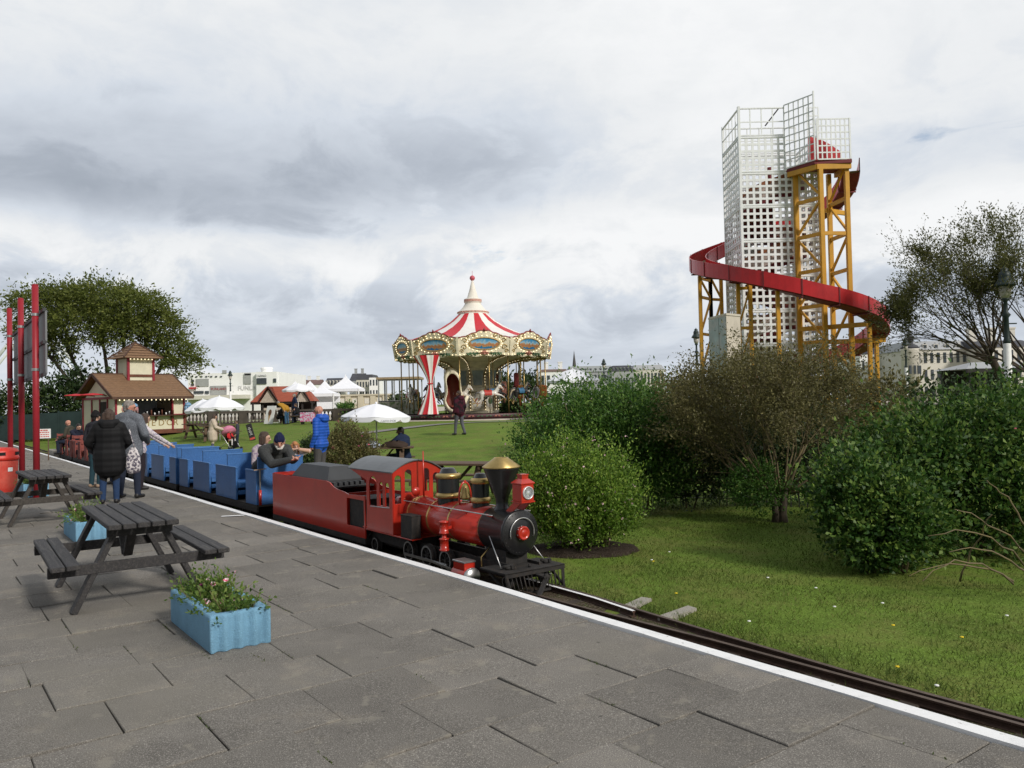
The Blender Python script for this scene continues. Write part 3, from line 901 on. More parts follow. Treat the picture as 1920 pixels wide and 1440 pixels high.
def tender():
    t = thing('tender', 'red coal tender with black sloping hatch coupled behind the locomotive cab', 'tender', SL(4.0, .69, RAIL), TRACK_ANG)
    Z = lambda z: z - RAIL
    X = lambda s: 4.0 - s
    mb = MB()
    prof = [(X(6.89), Z(-.02)), (X(3.76), Z(-.02)), (X(3.76), Z(.50)), (X(4.22), Z(.485)), (X(4.33), Z(.505)), (X(4.55), Z(.525)), (X(4.68), Z(.55)), (X(4.78), Z(.595)), (X(4.90), Z(.612)), (X(6.89), Z(.602))]
    hole = [(X(4.27), Z(.10)), (X(3.79), Z(.10)), (X(3.79), Z(.44)), (X(4.27), Z(.44))]
    for y in (-.32, .32): mb.plate(prof, [hole], .014, 0, Matrix.Translation((0, y, 0)) @ XZ)
    mb.box((X(6.885), 0, Z(.29)), (.014, .63, .61)); mb.box((X(4.32), 0, Z(.24)), (.014, .625, .5))
    # flared coping at the back
    mb.prism([(0, 0), (.16, -.02), (.16, .0), (0, .02)], -.31, .31, 0, Matrix.Translation((X(6.89), 0, Z(.59))) @ XZ)
    mb.build('tank', red_m, t)
    mb = MB()
    mb.box((X(5.8), 0, Z(.52)), (2.1, .62, .02)); mb.box((X(4.52), 0, Z(.40)), (.40, .62, .02))
    mb.box((X(4.03), 0, Z(.10)), (.46, .56, .02)); mb.box((X(4.03), 0, Z(.27)), (.46, .58, .36))  # black block added behind the side opening as its inner shade
    mb.build('coal_space_and_shade_fill', sooty_m, t)
    mb = MB()
    a, b = .25, .15
    lo = [(X(6.30), -a), (X(5.02), -a), (X(5.02), a), (X(6.30), a)]
    up = [(X(6.16), -b), (X(5.18), -b), (X(5.18), b), (X(6.16), b)]
    mb.add([(x, y, Z(.56)) for x, y in lo] + [(x, y, Z(.60)) for x, y in lo] + [(x, y, Z(.775)) for x, y in up], [(0, 1, 5, 4), (1, 2, 6, 5), (2, 3, 7, 6), (3, 0, 4, 7), (4, 5, 9, 8), (5, 6, 10, 9), (6, 7, 11, 10), (7, 4, 8, 11), (8, 9, 10, 11)])
    for k in range(6): mb.box((X(4.93), -.2 + .08 * k, Z(.55)), (.10, .05, .05))
    mb.build('hatch', mat('dark_hatch_paint', (.035, .037, .040), rough=.55, var=.2, scale=3), t)
    mb = MB()
    mb.box((X(5.33), 0, Z(-.065)), (3.1, .60, .085)); mb.box((X(5.33), -.315, Z(-.055)), (3.14, .03, .07)); mb.box((X(5.33), .315, Z(-.055)), (3.14, .03, .07))
    mb.build('frame', sooty_m, t)
    for s in (4.2, 4.6, 6.2, 6.6):
        for sg in (-1, 1): wheel('wheel', t, X(s), sg * .235, Z(-.10), .075, 0)
tender()

blue_m = mat('blue_carriage_paint', (.032, .115, .30), rough=.5, var=.14, scale=4, coat=.1, dirt=.25, col2=(.06, .15, .33), lo=.55, hi=.75, speck=.15, sscale=60)
blue2_m = mat('worn_blue_edge', (.050, .150, .36), rough=.55, var=.2, scale=9, col2=(.24, .19, .15), lo=.62, hi=.70)
floor_m = mat('dark_floor_planks', (.040, .034, .029), rough=.9, var=.3, scale=5, bump=.3, bscale=40, stretch=(1, 6, 6))
def carriage(s0):
    """open bench carriage; x runs back along the train as negative"""
    t = thing('carriage', 'x', 'carriage', SL(s0, .77, RAIL), TRACK_ANG, 'open blue carriages of the train')
    Z = lambda z: z - RAIL
    Lc = 4.66
    mb = MB()
    mb.box((-Lc / 2, 0, Z(.025)), (Lc, .82, .03)); mb.build('floor', floor_m, t)
    mb = MB()
    mb.box((-Lc / 2, -.405, Z(-.03)), (Lc + .04, .03, .08)); mb.box((-Lc / 2, .405, Z(-.03)), (Lc + .04, .03, .08)); mb.box((-Lc / 2, 0, Z(-.06)), (Lc, .3, .06))
    mb.bar((.2, 0, Z(-.06)), (-.1, 0, Z(-.06)), .06, .04)
    mb.build('underframe', sooty_m, t)
    backs = [.04, 1.60, 3.10, 4.62]
    panels = [(.0, .52), (1.02, 2.16), (2.56, 3.64), (4.02, 4.66)]
    for k, (b, (pa, pb)) in enumerate(zip(backs, panels)):
        mb = MB()
        mb.box((-b, 0, Z(.42)), (.045, .76, .76), 0, bev=.005)
        mb.box((-b, 0, Z(.80)), (.058, .77, .022), 1, bev=.004)
        mb.build('backrest', [blue_m, blue2_m], t)
        for sg in (-1, 1):
            mb = MB()
            mb.box((-(pa + pb) / 2, sg * .402, Z(.315)), (pb - pa, .032, .54), 0, bev=.004)
            mb.box((-(pa + pb) / 2, sg * .402, Z(.595)), (pb - pa + .012, .046, .022), 1, bev=.004)
            mb.build('side_panel', [blue_m, blue2_m], t)
        for (xa, xb) in ((pa, b - .03), (b + .03, pb)):
            if xb - xa < .2: continue
            mb = MB()
            mb.box((-(xa + xb) / 2, 0, Z(.335)), (xb - xa, .76, .03), 0, bev=.003)
            e = xa if xb <= b else xb
            mb.box((-e, 0, Z(.285)), (.025, .76, .07)); mb.box((-e, 0, Z(.17)), (.025, .76, .07))
            mb.build('seat', blue_m, t)
    for s in (.6, 1.0, 3.7, 4.1):
        for sg in (-1, 1): wheel('wheel', t, -s, sg * .235 - .08, Z(-.10), .07, 0)
    return t
car = carriage(7.60)
car['label'] = 'open blue carriage behind the tender with a man in a navy beanie and a girl'
lev = MB()
lev.tube([(.07, -.38, .22), (.07, -.38, .46)], .024, 8, 1); lev.tube([(.07, -.38, .46), (.07, -.38, .78)], .014, 8, 0); lev.bar((.07, -.48, .785), (.07, -.28, .795), .016, .016, 2)
lev2 = copy_tree(car, SL(12.55, .77, RAIL))
car0 = lev2
lev.build('brake_lever', [rim_m, red_m, mat('worn_timber_bar', (.28, .2, .14), rough=.8)], car)
lev2['label'] = 'empty open blue carriage, second one behind the tender'
def red_carriage(s0, label):
    t = thing('carriage', label, 'carriage', SL(s0, .69, RAIL), TRACK_ANG, 'slatted red brown carriages at the train tail')
    Z = lambda z: z - RAIL
    Lc = 3.85
    mb = MB(); mb.box((-Lc / 2, 0, Z(.025)), (Lc, .66, .03)); mb.build('floor', floor_m, t)
    mb = MB()
    mb.box((-Lc / 2, -.325, Z(-.03)), (Lc, .03, .09)); mb.box((-Lc / 2, .325, Z(-.03)), (Lc, .03, .09)); mb.box((-Lc / 2, 0, Z(-.06)), (Lc, .3, .06)); mb.bar((.15, 0, Z(-.06)), (-.1, 0, Z(-.06)), .06, .04)
    mb.build('underframe', sooty_m, t)
    for b in (.06, 1.28, 2.54, 3.79):
        mb = MB()
        for z in (.42, .58, .74): mb.box((-b, 0, Z(z)), (.03, .62, .09), 0, bev=.003)
        for y in (-.29, 0, .29): mb.box((-b - .026, y, Z(.42)), (.022, .05, .76))
        mb.build('backrest', red2_m, t)
        mb = MB(); mb.box((-min(max(b, .25), Lc - .25), 0, Z(.34)), (.44, .60, .03)); mb.build('seat', red2_m, t)
        for sg in (-1, 1):
            mb = MB()
            x = -min(max(b, .26), Lc - .26)
            for k in (-1, 0, 1): mb.box((x + k * .20, sg * .322, Z(.32)), (.10, .03, .56), 0, bev=.003)
            mb.box((x, sg * .322, Z(.615)), (.52, .05, .03), 0, bev=.003); mb.box((x, sg * .300, Z(.12)), (.50, .02, .07))
            mb.build('side_panel', red2_m, t)
    for s in (.5, .9, 2.5, 2.9):
        for sg in (-1, 1): wheel('wheel', t, -s, sg * .235, Z(-.10), .07, 0)
c3_ = copy_tree(car0, SL(17.5, .77, RAIL))
c3_['label'] = 'third open blue carriage, half hidden behind the man in grey'
red_carriage(22.4, 'slatted red brown carriage hidden mostly behind the woman in black')
red_carriage(26.5, 'slatted red brown carriage with two seated people, last of the train')
# ================================================================ helter skelter
def ruled(mb, a, b, c, nx, nz, w, d, mi=0):
    """lattice in the rectangle spanned by edges a->b (across) and a->c (up)"""
    a, b, c = Vector(a), Vector(b), Vector(c)
    U, V = b - a, c - a
    nrm = U.cross(V).normalized()
    for i in range(nx + 1):
        p = a + U * (i / nx); mb.bar(p, p + V, w, d, mi, up=nrm)
    for j in range(nz + 1):
        p = a + V * (j / nz); mb.bar(p + nrm * .003, p + U + nrm * .003, d, w * .97, mi, up=V)

def helter():
    white = mat('white_lattice_paint', (.80, .82, .83), rough=.55, var=.06, scale=3, dirt=.2)
    yel = mat('yellow_steel_paint', (.58, .29, .018), rough=.5, var=.12, scale=2, dirt=.25, coat=.1)
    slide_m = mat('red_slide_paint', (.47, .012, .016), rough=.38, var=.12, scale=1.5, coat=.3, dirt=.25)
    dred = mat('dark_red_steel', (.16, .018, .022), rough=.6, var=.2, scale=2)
    beige = mat('pinkish_panel', (.50, .40, .36), rough=.7, var=.1, scale=2)
    wood = mat('slide_floor', (.30, .26, .15), rough=.5, var=.2, scale=3)
    org = Vector((12.4, 37.3, .6))
    t = thing('helter_skelter', 'tall helter skelter of white lattice panels with red spiral slide and yellow steel legs', 'helter skelter', org)
    def P(n, mb, m, par=None):
        mb.v = [tuple(Vector(p) - org) for p in mb.v]
        return mb.build(n, m, par or t)
    x0, x1, y0, y1 = 10.6, 14.15, 36.0, 38.7
    zs = [.75, 2.35, 3.95, 5.5, 7.1, 8.7, 10.27, 11.8, 13.46, 14.8]
    for (a, b) in (((x0, y0), (x1, y0)), ((x0, y1), (x0, y0)), ((x1, y0), (x1, y1)), ((x1, y1), (x0, y1))):
        L = hypot(b[0] - a[0], b[1] - a[1])
        for k in range(9):
            if k == 8 and a == (x1, y0): continue
            mb = MB()
            xb = b
            sp = 8 == k
            if k >= 7 and a == (x0, y0): xb = (12.66, y0)
            L2 = hypot(xb[0] - a[0], xb[1] - a[1])
            nx = max(2, round(L2 / (.56 if sp else .295)))
            z0, z1 = zs[k] + .05, zs[k + 1] - .05
            ruled(mb, (*a, z0), (*xb, z0), (*a, z1), nx, max(2, round((z1 - z0) / (.52 if sp else .285))), .05 if sp else .105, .03)
            for zz in (z0, z1): mb.bar((*a, zz), (*xb, zz), .07, .05)
            P('lattice_panel', mb, white)
    for (x, y) in ((x0, y0), (x0, y1), (x1, y0), (x1, y1)):
        mb = MB(); mb.bar((x, y, .6), (x, y, 14.85 if x == x0 else 13.4), .11, .11); P('corner_post', mb, white)
    # balcony
    fz = 11.95
    mb = MB(); ruled(mb, (12.66, 35.97, fz), (13.52, 34.7, fz), (12.66, 35.97, 14.85), 6, 8, .05, .03)
    mb.bar((13.52, 34.7, fz), (13.52, 34.7, 15.0), .06, .06); P('balcony_screen', mb, white)
    mb = MB(); ruled(mb, (13.62, 34.65, fz), (15.05, 34.65, fz), (13.62, 34.65, 13.72), 7, 6, .055, .03)
    for x in (13.62, 15.05): mb.bar((x, 34.65, fz), (x, 34.65, 13.75), .07, .06)
    P('balcony_screen', mb, white)
    mb = MB(); ruled(mb, (13.75, 36.05, 12.1), (14.25, 36.05, 12.1), (13.75, 36.05, 14.75), 2, 7, .05, .03); P('balcony_screen', mb, white)
    mb = MB(); mb.bar((11.9, 36.3, 14.05), (12.55, 36.4, 14.85), .07, .05); P('roof_strut', mb, sooty_m)
    mb = MB()
    mb.prism([(12.7, 36.0), (13.5, 34.72), (15.1, 34.62), (15.1, 36.3), (12.7, 36.3)], fz - .18, fz - .02)
    P('balcony_floor', mb, dred)
    mb = MB()
    for a, b in (((12.75, 35.95), (13.6, 34.75)), ((13.6, 34.75), (15.1, 34.75)), ((15.0, 34.75), (15.0, 36.2))): mb.bar((*a, fz - .30), (*b, fz - .30), .12, .22)
    P('balcony_beam', mb, yel)
    legs = [(13.06, 35.9), (13.76, 34.78), (14.95, 34.9), (14.75, 36.35)]
    for (x, y) in legs:
        mb = MB(); mb.bar((x, y, .6), (x, y, fz - .2), .19, .19, bev=.01); P('leg', mb, yel)
    for (i, j) in ((0, 1), (2, 3), (1, 2)):
        a, b = Vector((*legs[i], 0)), Vector((*legs[j], 0))
        for k in range(7):
            if (i, j) == (1, 2) and k not in (2, 4, 6): continue
            z = .9 + 1.58 * k
            mb = MB()
            mb.bar(a + Vector((0, 0, z + 1.5)), b + Vector((0, 0, z + 1.5)), .10, .16)
            if (i, j) != (1, 2):
                p, q = (a, b) if k % 2 else (b, a)
                mb.bar(p + Vector((0, 0, z)), q + Vector((0, 0, z + 1.45)), .09, .09)
            P('brace', mb, yel)
    mb = MB(); mb.prism([(13.55, fz), (15.0, fz), (15.0, fz + .55), (14.6, fz + .85), (14.1, fz + 1.15), (13.55, fz + 1.3)], -.03, .03, 0, Matrix.Translation((0, 35.5, 0)) @ XZ); P('slide_entrance', mb, slide_m)
    # spiral stair inside
    cx, cy = 12.4, 37.35
    mb = MB(); mb.tube([(cx, cy, .6), (cx, cy, 12.4)], .16, 10, smooth=False); P('stair_column', mb, dred)
    st, so_, ri = MB(), [], []
    n = 64
    for k in range(n):
        a0, a1 = radians(150 + 20.5 * k), radians(150 + 20.5 * (k + 1))
        z = .9 + 11.1 * k / n
        p = [(cx + r * 1.2 * cos(a), cy + r * .93 * sin(a)) for r, a in ((.15, a0), (1.30, a0), (1.30, a1), (.15, a1))]
        st.prism(p, z, z + .05, 0)
        st.add([(*p[0], z), (*p[1], z), (*p[1], z - .17), (*p[0], z - .17)], [(0, 1, 2, 3)], 1)
    P('stair', st, [mat('orange_brown_steps', (.30, .11, .05), rough=.7, var=.2), dred])
    mb = MB()
    rows = []
    for k in range(n * 2 + 1):
        a = radians(150 + 20.5 * k / 2); z = .9 + 11.1 * k / (2 * n)
        rows.append([(cx + 1.58 * cos(a), cy + 1.23 * sin(a), z - .2), (cx + 1.58 * cos(a), cy + 1.23 * sin(a), z + .40)])
    mb.strip(rows); P('stair_side', mb, beige)
    for z0, z1, m_ in ((.40, .62, 'orange_brown_steps'), (-.5, -.2, 'dark_red_steel')):
        mb = MB(); mb.strip([[(p[0][0], p[0][1], p[0][2] + .2 + z0), (p[0][0], p[0][1], p[0][2] + .2 + z1)] for p in rows]); P('stair_edge', mb, MATS[m_])
    # slide
    def lerp(tab, x):
        for (a, b), (c, d) in zip(tab, tab[1:]):
            if x <= c: return b + (d - b) * (x - a) / (c - a)
        return tab[-1][1]
    zt = [(-16, 11.85), (0, 11.25), (25, 10.6), (50, 10.2), (90, 9.65), (180, 7.5), (225, 6.6), (270, 5.6), (315, 4.85), (360, 4.0), (405, 3.1), (470, 1.7)]
    rt = [(-16, 3.05), (90, 3.35), (170, 3.95), (270, 4.02), (470, 4.02)]
    sx, sy = 12.9, 37.3
    sec = [(.40, .64), (.36, .64), (.36, .06), (-.36, .06), (-.36, .64), (-.40, .64), (-.40, .0), (-.34, -.05), (.34, -.05), (.40, .0)]
    rows = []
    for f in np.arange(-16, 471, 4):
        a = radians(f); r = lerp(rt, f); z = lerp(zt, f)
        rows.append([(sx + (r + u) * cos(a), sy + (r + u) * sin(a), z + v) for u, v in sec])
    mb = MB(); mb.strip(rows, 0, False, True)
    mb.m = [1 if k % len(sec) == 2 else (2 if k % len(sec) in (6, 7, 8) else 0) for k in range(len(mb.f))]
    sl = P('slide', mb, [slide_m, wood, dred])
    for f in range(0, 470, 20):
        a = radians(f); r = lerp(rt, f); z = lerp(zt, f)
        mb = MB()
        for u in (.41, -.41):
            mb.bar((sx + (r + u) * cos(a), sy + (r + u) * sin(a), z - .03), (sx + (r + u) * cos(a), sy + (r + u) * sin(a), z + .655), .05, .03, up=(cos(a), sin(a), 0))
        mb.bar((sx + (r - .4) * cos(a), sy + (r - .4) * sin(a), z - .09), (sx + (r + .4) * cos(a), sy + (r + .4) * sin(a), z - .09), .06, .06)
        P('slide_rib', mb, dred, sl)
    def trestle(pts, zt_, zz=(.9,)):
        for (x, y) in pts:
            mb = MB(); mb.bar((x, y, .6), (x, y, zt_), .16, .16, bev=.01); P('leg', mb, yel)
        for k in range(len(pts) - 1):
            a, b = Vector((*pts[k], 0)), Vector((*pts[k + 1], 0))
            z = 1.2
            while z < zt_ - .4:
                z2 = min(z + 1.7, zt_ - .1)
                mb = MB(); mb.bar(a + Vector((0, 0, z2)), b + Vector((0, 0, z2)), .09, .13)
                p, q = (a, b) if int(z * 2) % 2 else (b, a)
                mb.bar(p + Vector((0, 0, z)), q + Vector((0, 0, z2)), .08, .08); P('brace', mb, yel)
                z += 1.75
    trestle([(9.75, 38.6), (10.35, 38.9)], 7.6)
    trestle([(9.0, 37.6), (9.75, 38.6)], 7.4)
    trestle([(10.05, 35.0), (10.55, 34.9)], 7.2)
    trestle([(11.35, 33.7)], 6.1)
    trestle([(15.6, 34.6)], 4.8); trestle([(16.9, 36.8)], 4.0)
    for (a, b, z) in (((13.0, 35.8), (15.2, 33.9), 4.6), ((14.5, 36.4), (16.95, 36.0), 4.05), ((14.6, 36.6), (16.6, 37.0), 1.9), ((14.6, 36.4), (16.0, 37.2), 10.1), ((10.5, 36.2), (9.0, 37.0), 7.35), ((10.0, 35.0), (10.6, 35.6), 6.9)):
        mb = MB(); mb.bar((*a, z), (*b, z), .12, .20); P('slide_bracket', mb, yel)
helter()

def booth():
    side = mat('booth_sign_faded', (.30, .37, .36), rough=.6, var=.35, scale=1.6, col2=(.40, .42, .40), lo=.45, hi=.6)
    cream = mat('booth_cream', (.55, .50, .42), rough=.7, var=.08, scale=2, dirt=.2)
    A, B, D = pix(1330, 640, 31.6), pix(1363, 640, 30.0), pix(1389, 640, 30.6)
    zb, zt = gh(8, 30) - .02, pix(1363, 587, 30.0).z
    E_ = A + (D - B)
    c = (A + D) / 2; c.z = zb
    t = thing('ticket_booth', 'pale ticket booth with faded green picture board beside the helter skelter legs', 'booth', c)
    mb = MB()
    pl = [(p.x - c.x, p.y - c.y) for p in (A, B, D, E_)]
    mb.prism(pl, 0, zt - zb - .08); mb.build('wall', cream, t)
    mb = MB(); mb.prism([(x * 1.04, y * 1.04) for x, y in pl], zt - zb - .08, zt - zb); mb.build('roof', cream, t)
    n = Vector((-(B - A).y * -1, -(B - A).x, 0)).normalized()
    n = Vector(((B - A).y, -(B - A).x, 0)).normalized()
    for k, (u0, u1) in enumerate(((.03, .60), (.63, .98))):
        mb = MB(); p, q = A.lerp(B, u0), A.lerp(B, u1)
        vs = [(v.x - c.x + n.x * d, v.y - c.y + n.y * d, z) for d in (.0, .03) for v, z in ((p, .1), (q, .1), (q, zt - zb - .12), (p, zt - zb - .12))]
        mb.add(vs, [(4, 5, 6, 7), (0, 1, 5, 4), (1, 2, 6, 5), (2, 3, 7, 6), (3, 0, 4, 7)]); mb.build('picture_board', side, t)
booth()

# ================================================================ fused bodies (people, horses)
def fuse(name, caps, mats, parent=None, voxel=.016, T=None, smooth=2, extra=None):
    """one continuous skin over tapered limbs; caps: (a, b, ra, rb, material, (eu, ev), up); each face takes the material of the nearest limb"""
    mb = MB()
    for a, b, ra, rb, mi, ell, up in caps:
        a, b = Vector(a), Vector(b)
        d = (b - a)
        L = d.length
        d = d / L if L > 1e-6 else Vector((0, 0, 1))
        ks = [(-1.0, .15), (-.72, .70), (-.35, .94), (0, 1.0)]
        pts, rs = [], []
        for k, f in ks: pts.append(a + d * (k * ra * .9)); rs.append(ra * f)
        for w in (.33, .66): pts.append(a + d * (L * w)); rs.append(ra + (rb - ra) * w)
        for k, f in reversed(ks): pts.append(b - d * (k * rb * .9)); rs.append(rb * f)
        mb.tube(pts, rs, 10, 0, True, True, ell, up)
    if extra: extra(mb)
    me = bpy.data.meshes.new(name)
    me.from_pydata(mb.v, [], mb.f)
    ob = bpy.data.objects.new("tmp", me)
    C.objects.link(ob)
    r = ob.modifiers.new('r', 'REMESH'); r.mode = 'VOXEL'; r.voxel_size = voxel; r.use_smooth_shade = True
    if smooth:
        sm = ob.modifiers.new('s', 'SMOOTH'); sm.factor = .5; sm.iterations = smooth
    out = bpy.data.meshes.new_from_object(ob.evaluated_get(bpy.context.evaluated_depsgraph_get()))
    bpy.data.objects.remove(ob); bpy.data.meshes.remove(me)
    out.name = name
    n = len(out.polygons)
    c = np.empty(n * 3, dtype=np.float32); out.polygons.foreach_get('center', c); c = c.reshape(-1, 3)
    best = np.full(n, 1e9); mi_ = np.zeros(n, dtype=np.int32)
    for a, b, ra, rb, mi, ell, up in caps:
        a_, d_ = np.array(a, float), np.array(b, float) - np.array(a, float)
        t = np.clip(((c - a_) @ d_) / max(d_ @ d_, 1e-9), 0, 1)
        dist = np.linalg.norm(c - (a_ + t[:, None] * d_), axis=1) / ((ra + (rb - ra) * t) * (max(ell) if ell else 1))
        k = dist < best
        best[k] = dist[k]; mi_[k] = mi
    out.materials.clear()
    for m in mats: out.materials.append(m)
    out.polygons.foreach_set('material_index', mi_)
    out.polygons.foreach_set('use_smooth', np.ones(n, bool))
    if T is not None: out.transform(T)
    o = bpy.data.objects.new(name, out)
    C.objects.link(o)
    if parent is not None: o.parent = parent
    return o

def horse(mats, parent=None):
    """galloping carousel horse facing +x, saddle height about .95; mats: coat, mane, hoof"""
    e = None
    c = [((-.38, 0, .86), (.10, 0, .84), .185, .18, 0, (.92, 1), None), ((.10, 0, .84), (.36, 0, .90), .18, .165, 0, (.92, 1), None),
         ((.38, 0, .92), (.62, 0, 1.28), .145, .095, 0, (.7, 1), None), ((.60, 0, 1.30), (.70, 0, 1.30), .10, .085, 0, (.75, 1), None), ((.70, 0, 1.29), (.86, 0, 1.10), .078, .048, 0, (.8, 1), None),
         ((.60, .045, 1.38), (.61, .05, 1.46), .025, .010, 0, e, None), ((.60, -.045, 1.38), (.61, -.05, 1.46), .025, .010, 0, e, None)]
    for sg, (k1, k2, k3), (h1, h2, h3) in ((1, ((.62, .09, .70), (.74, .09, .48), (.60, .09, .38)), ((-.56, .10, .58), (-.74, .10, .36), (-.92, .10, .30))), (-1, ((.72, -.09, .76), (.92, -.09, .62), (.98, -.09, .44)), ((-.44, -.10, .52), (-.66, -.10, .34), (-.74, -.10, .14)))):
        c += [((.36, sg * .08, .84), k1, .095, .058, 0, e, None), (k1, k2, .052, .034, 0, e, None), (k2, k3, .034, .040, 2, e, None),
              ((-.42, sg * .09, .84), h1, .135, .072, 0, e, None), (h1, h2, .062, .036, 0, e, None), (h2, h3, .034, .040, 2, e, None)]
    for k in range(6):
        f = k / 5
        c.append(((.34 + .24 * f, 0, 1.06 + .33 * f), (.24 + .24 * f, .02, .98 + .31 * f), .055, .022, 1, (.6, 1), None))
    c += [((-.52, 0, .96), (-.70, 0, .92), .055, .06, 1, e, None), ((-.70, 0, .92), (-.88, 0, .62), .06, .02, 1, e, None)]
    return fuse('horse_body', c, mats, parent, .022, smooth=2)

# ================================================================ carousel
def carousel():
    N = 10
    R, Rt = 4.85, 5.08
    org = Vector((CAR.x, CAR.y, .70))
    t = thing('carousel', 'traditional carousel with red and white striped canopy, gilded painted boards and galloping horses', 'carousel', org)
    A0 = radians(-80)
    zz = lambda z: z - .70
    cream = mat('carousel_cream', (.78, .70, .52), rough=.5, var=.16, scale=3, dirt=.25)
    gold = mat('carousel_gold', (.42, .29, .11), rough=.4, metal=.25, var=.4, scale=9, dirt=.3)
    rim = mat('carousel_red_trim', (.22, .03, .03), rough=.5, var=.2, scale=6)
    green = mat('carousel_green_trim', (.09, .17, .09), rough=.5, var=.3, scale=7)
    pink = mat('carousel_pink_shell', (.48, .20, .15), rough=.5, var=.2, scale=9)
    white = mat('carousel_white', (.74, .70, .62), rough=.55, var=.06, scale=3)
    cw = mat('canopy_white', (.76, .74, .70), rough=.65, var=.05, scale=2)
    cr = mat('canopy_red', (.52, .020, .030), rough=.6, var=.08, scale=2)
    pinkb = mat('pink_ball', (.55, .10, .14), rough=.4, var=.1)
    dark = mat('carousel_dark_wood', (.055, .030, .026), rough=.5, var=.3, scale=3)
    panel = mat('carousel_grey_panel', (.24, .28, .28), rough=.5, var=.25, scale=3)
    bulb = mat('lit_bulb', (1.0, .84, .55), emit=1.7, var=0)
    def painting(seed):
        m = bpy.data.materials.new('harbour_painting'); m.use_nodes = True
        nt = m.node_tree; b = nt.nodes['Principled BSDF']; Nn, L = nt.nodes.new, nt.links.new
        tc = Nn('ShaderNodeTexCoord'); sp = Nn('ShaderNodeSeparateXYZ'); L(tc.outputs['Generated'], sp.inputs[0])
        mp = Nn('ShaderNodeMapping'); mp.inputs['Location'].default_value = (seed, seed, seed); mp.inputs['Scale'].default_value = (9, 9, 2)
        L(tc.outputs['Generated'], mp.inputs[0])
        n = Nn('ShaderNodeTexVoronoi'); n.inputs['Scale'].default_value = 1.0; L(mp.outputs[0], n.inputs[0])
        mr = Nn('ShaderNodeMath'); mr.operation = 'MULTIPLY_ADD'; L(n.outputs['Distance'], mr.inputs[0]); mr.inputs[1].default_value = .28; L(sp.outputs[2], mr.inputs[2])
        r = Nn('ShaderNodeValToRGB'); r.color_ramp.interpolation = 'LINEAR'; e = r.color_ramp.elements
        st = [(.0, (.01, .10, .30)), (.28, (.02, .16, .40)), (.36, (.03, .18, .26)), (.40, (.50, .26, .10)), (.52, (.42, .16, .07)), (.66, (.50, .30, .16)), (.70, (.35, .52, .62)), (1, (.05, .28, .55))]
        while len(e) < len(st): e.new(.5)
        for k, (p, c) in enumerate(st): e[k].position = p; e[k].color = (*c, 1)
        L(mr.outputs[0], r.inputs[0]); L(r.outputs[0], b.inputs['Base Color']); b.inputs['Roughness'].default_value = .4
        return m
    paints = [painting(s) for s in (1.3, 4.7, 8.1)]
    # base
    mb = MB()
    mb.lathe([(4.72, zz(.70)), (4.72, zz(.78)), (4.80, zz(.79)), (4.80, zz(.985)), (4.7, zz(1.0))], 60, 0)
    for k in range(60):
        a = 2 * pi * k / 60
        T = Matrix.Rotation(a, 4, 'Z') @ Matrix.Translation((4.81, 0, zz(.885)))
        for sg in (-1, 1):
            mb.tube([T @ Vector((0, sg * (.03 + .07 * w) , .05 * sin(w * 6))) for w in np.linspace(0, 2, 10)], .016, 5, 1 + (k % 3 == 0), smooth=True)
    mb.build('base_skirt', [mat('carousel_skirt', (.075, .028, .036), rough=.5, var=.3, scale=2), green, pink], t)
    mb = MB(); mb.lathe([(.01, zz(1.0)), (4.75, zz(1.0)), (4.75, zz(.97))], 60, 0, None, False); mb.build('deck', mat('carousel_deck', (.20, .15, .10), rough=.7, var=.3, scale=3), t)
    # centre drum
    mb = MB()
    dr = [(1.5, 1.0), (1.5, 1.15), (1.42, 1.2), (1.42, 2.25), (1.56, 2.32), (1.56, 2.55), (1.42, 2.62), (1.40, 3.3), (1.62, 3.75), (2.2, 4.12), (3.2, 4.32), (4.6, 4.42)]
    mb.lathe([(r, zz(z)) for r, z in dr], N, 0, Matrix.Rotation(A0 + pi / N, 4, 'Z'), False)
    ce = mb.build('centre_drum', cream, t)
    for k in range(N):
        a = A0 + 2 * pi * k / N
        T = Matrix.Rotation(a, 4, 'Z')
        ap = cos(pi / N)
        mb = MB()
        el = [(.36 * cos(q), .36 * sin(q) * 1.1) for q in np.linspace(0, 2 * pi, 20)[:-1]]
        mb.prism(el, 0, .02, 0, T @ Matrix.Translation((1.42 * ap, 0, zz(1.72))) @ YZ)
        mb.prism([(x * .5, y * .5 + .02) for x, y in el], .021, .03, 1, T @ Matrix.Translation((1.42 * ap, 0, zz(1.72))) @ YZ)
        mb.build('drum_panel', [white, green if k % 2 else pink], ce)
        mb = MB()
        mb.prism([(-.26, 2.72 - .7), (.26, 2.72 - .7), (.30, 3.3 - .7), (.36, 3.62 - .7), (-.36, 3.62 - .7), (-.30, 3.3 - .7)], 0, .02, 0, T @ Matrix.Translation((1.44 * ap, 0, 0)) @ Matrix.Rotation(radians(5), 4, 'Y') @ YZ)
        mb.ball(T @ Vector((1.42, 0, zz(3.2))), .14, 1, 8, 6, (1, 1, 1.5))
        mb.build('drum_picture', [panel, pink], ce)
        # lit rib sweeping out from the drum to the boards
        b = a + pi / N
        mb = MB(); bl = MB()
        path = [(1.44, 1.25), (1.44, 2.2), (1.58, 2.45), (1.44, 2.75), (1.44, 3.3), (1.68, 3.72), (2.25, 4.06), (3.2, 4.26), (4.5, 4.36)]
        pts = [(r * cos(b), r * sin(b), zz(z)) for r, z in path]
        mb.tube(pts, .05, 6, 0); mb.build('rib', gold, ce)
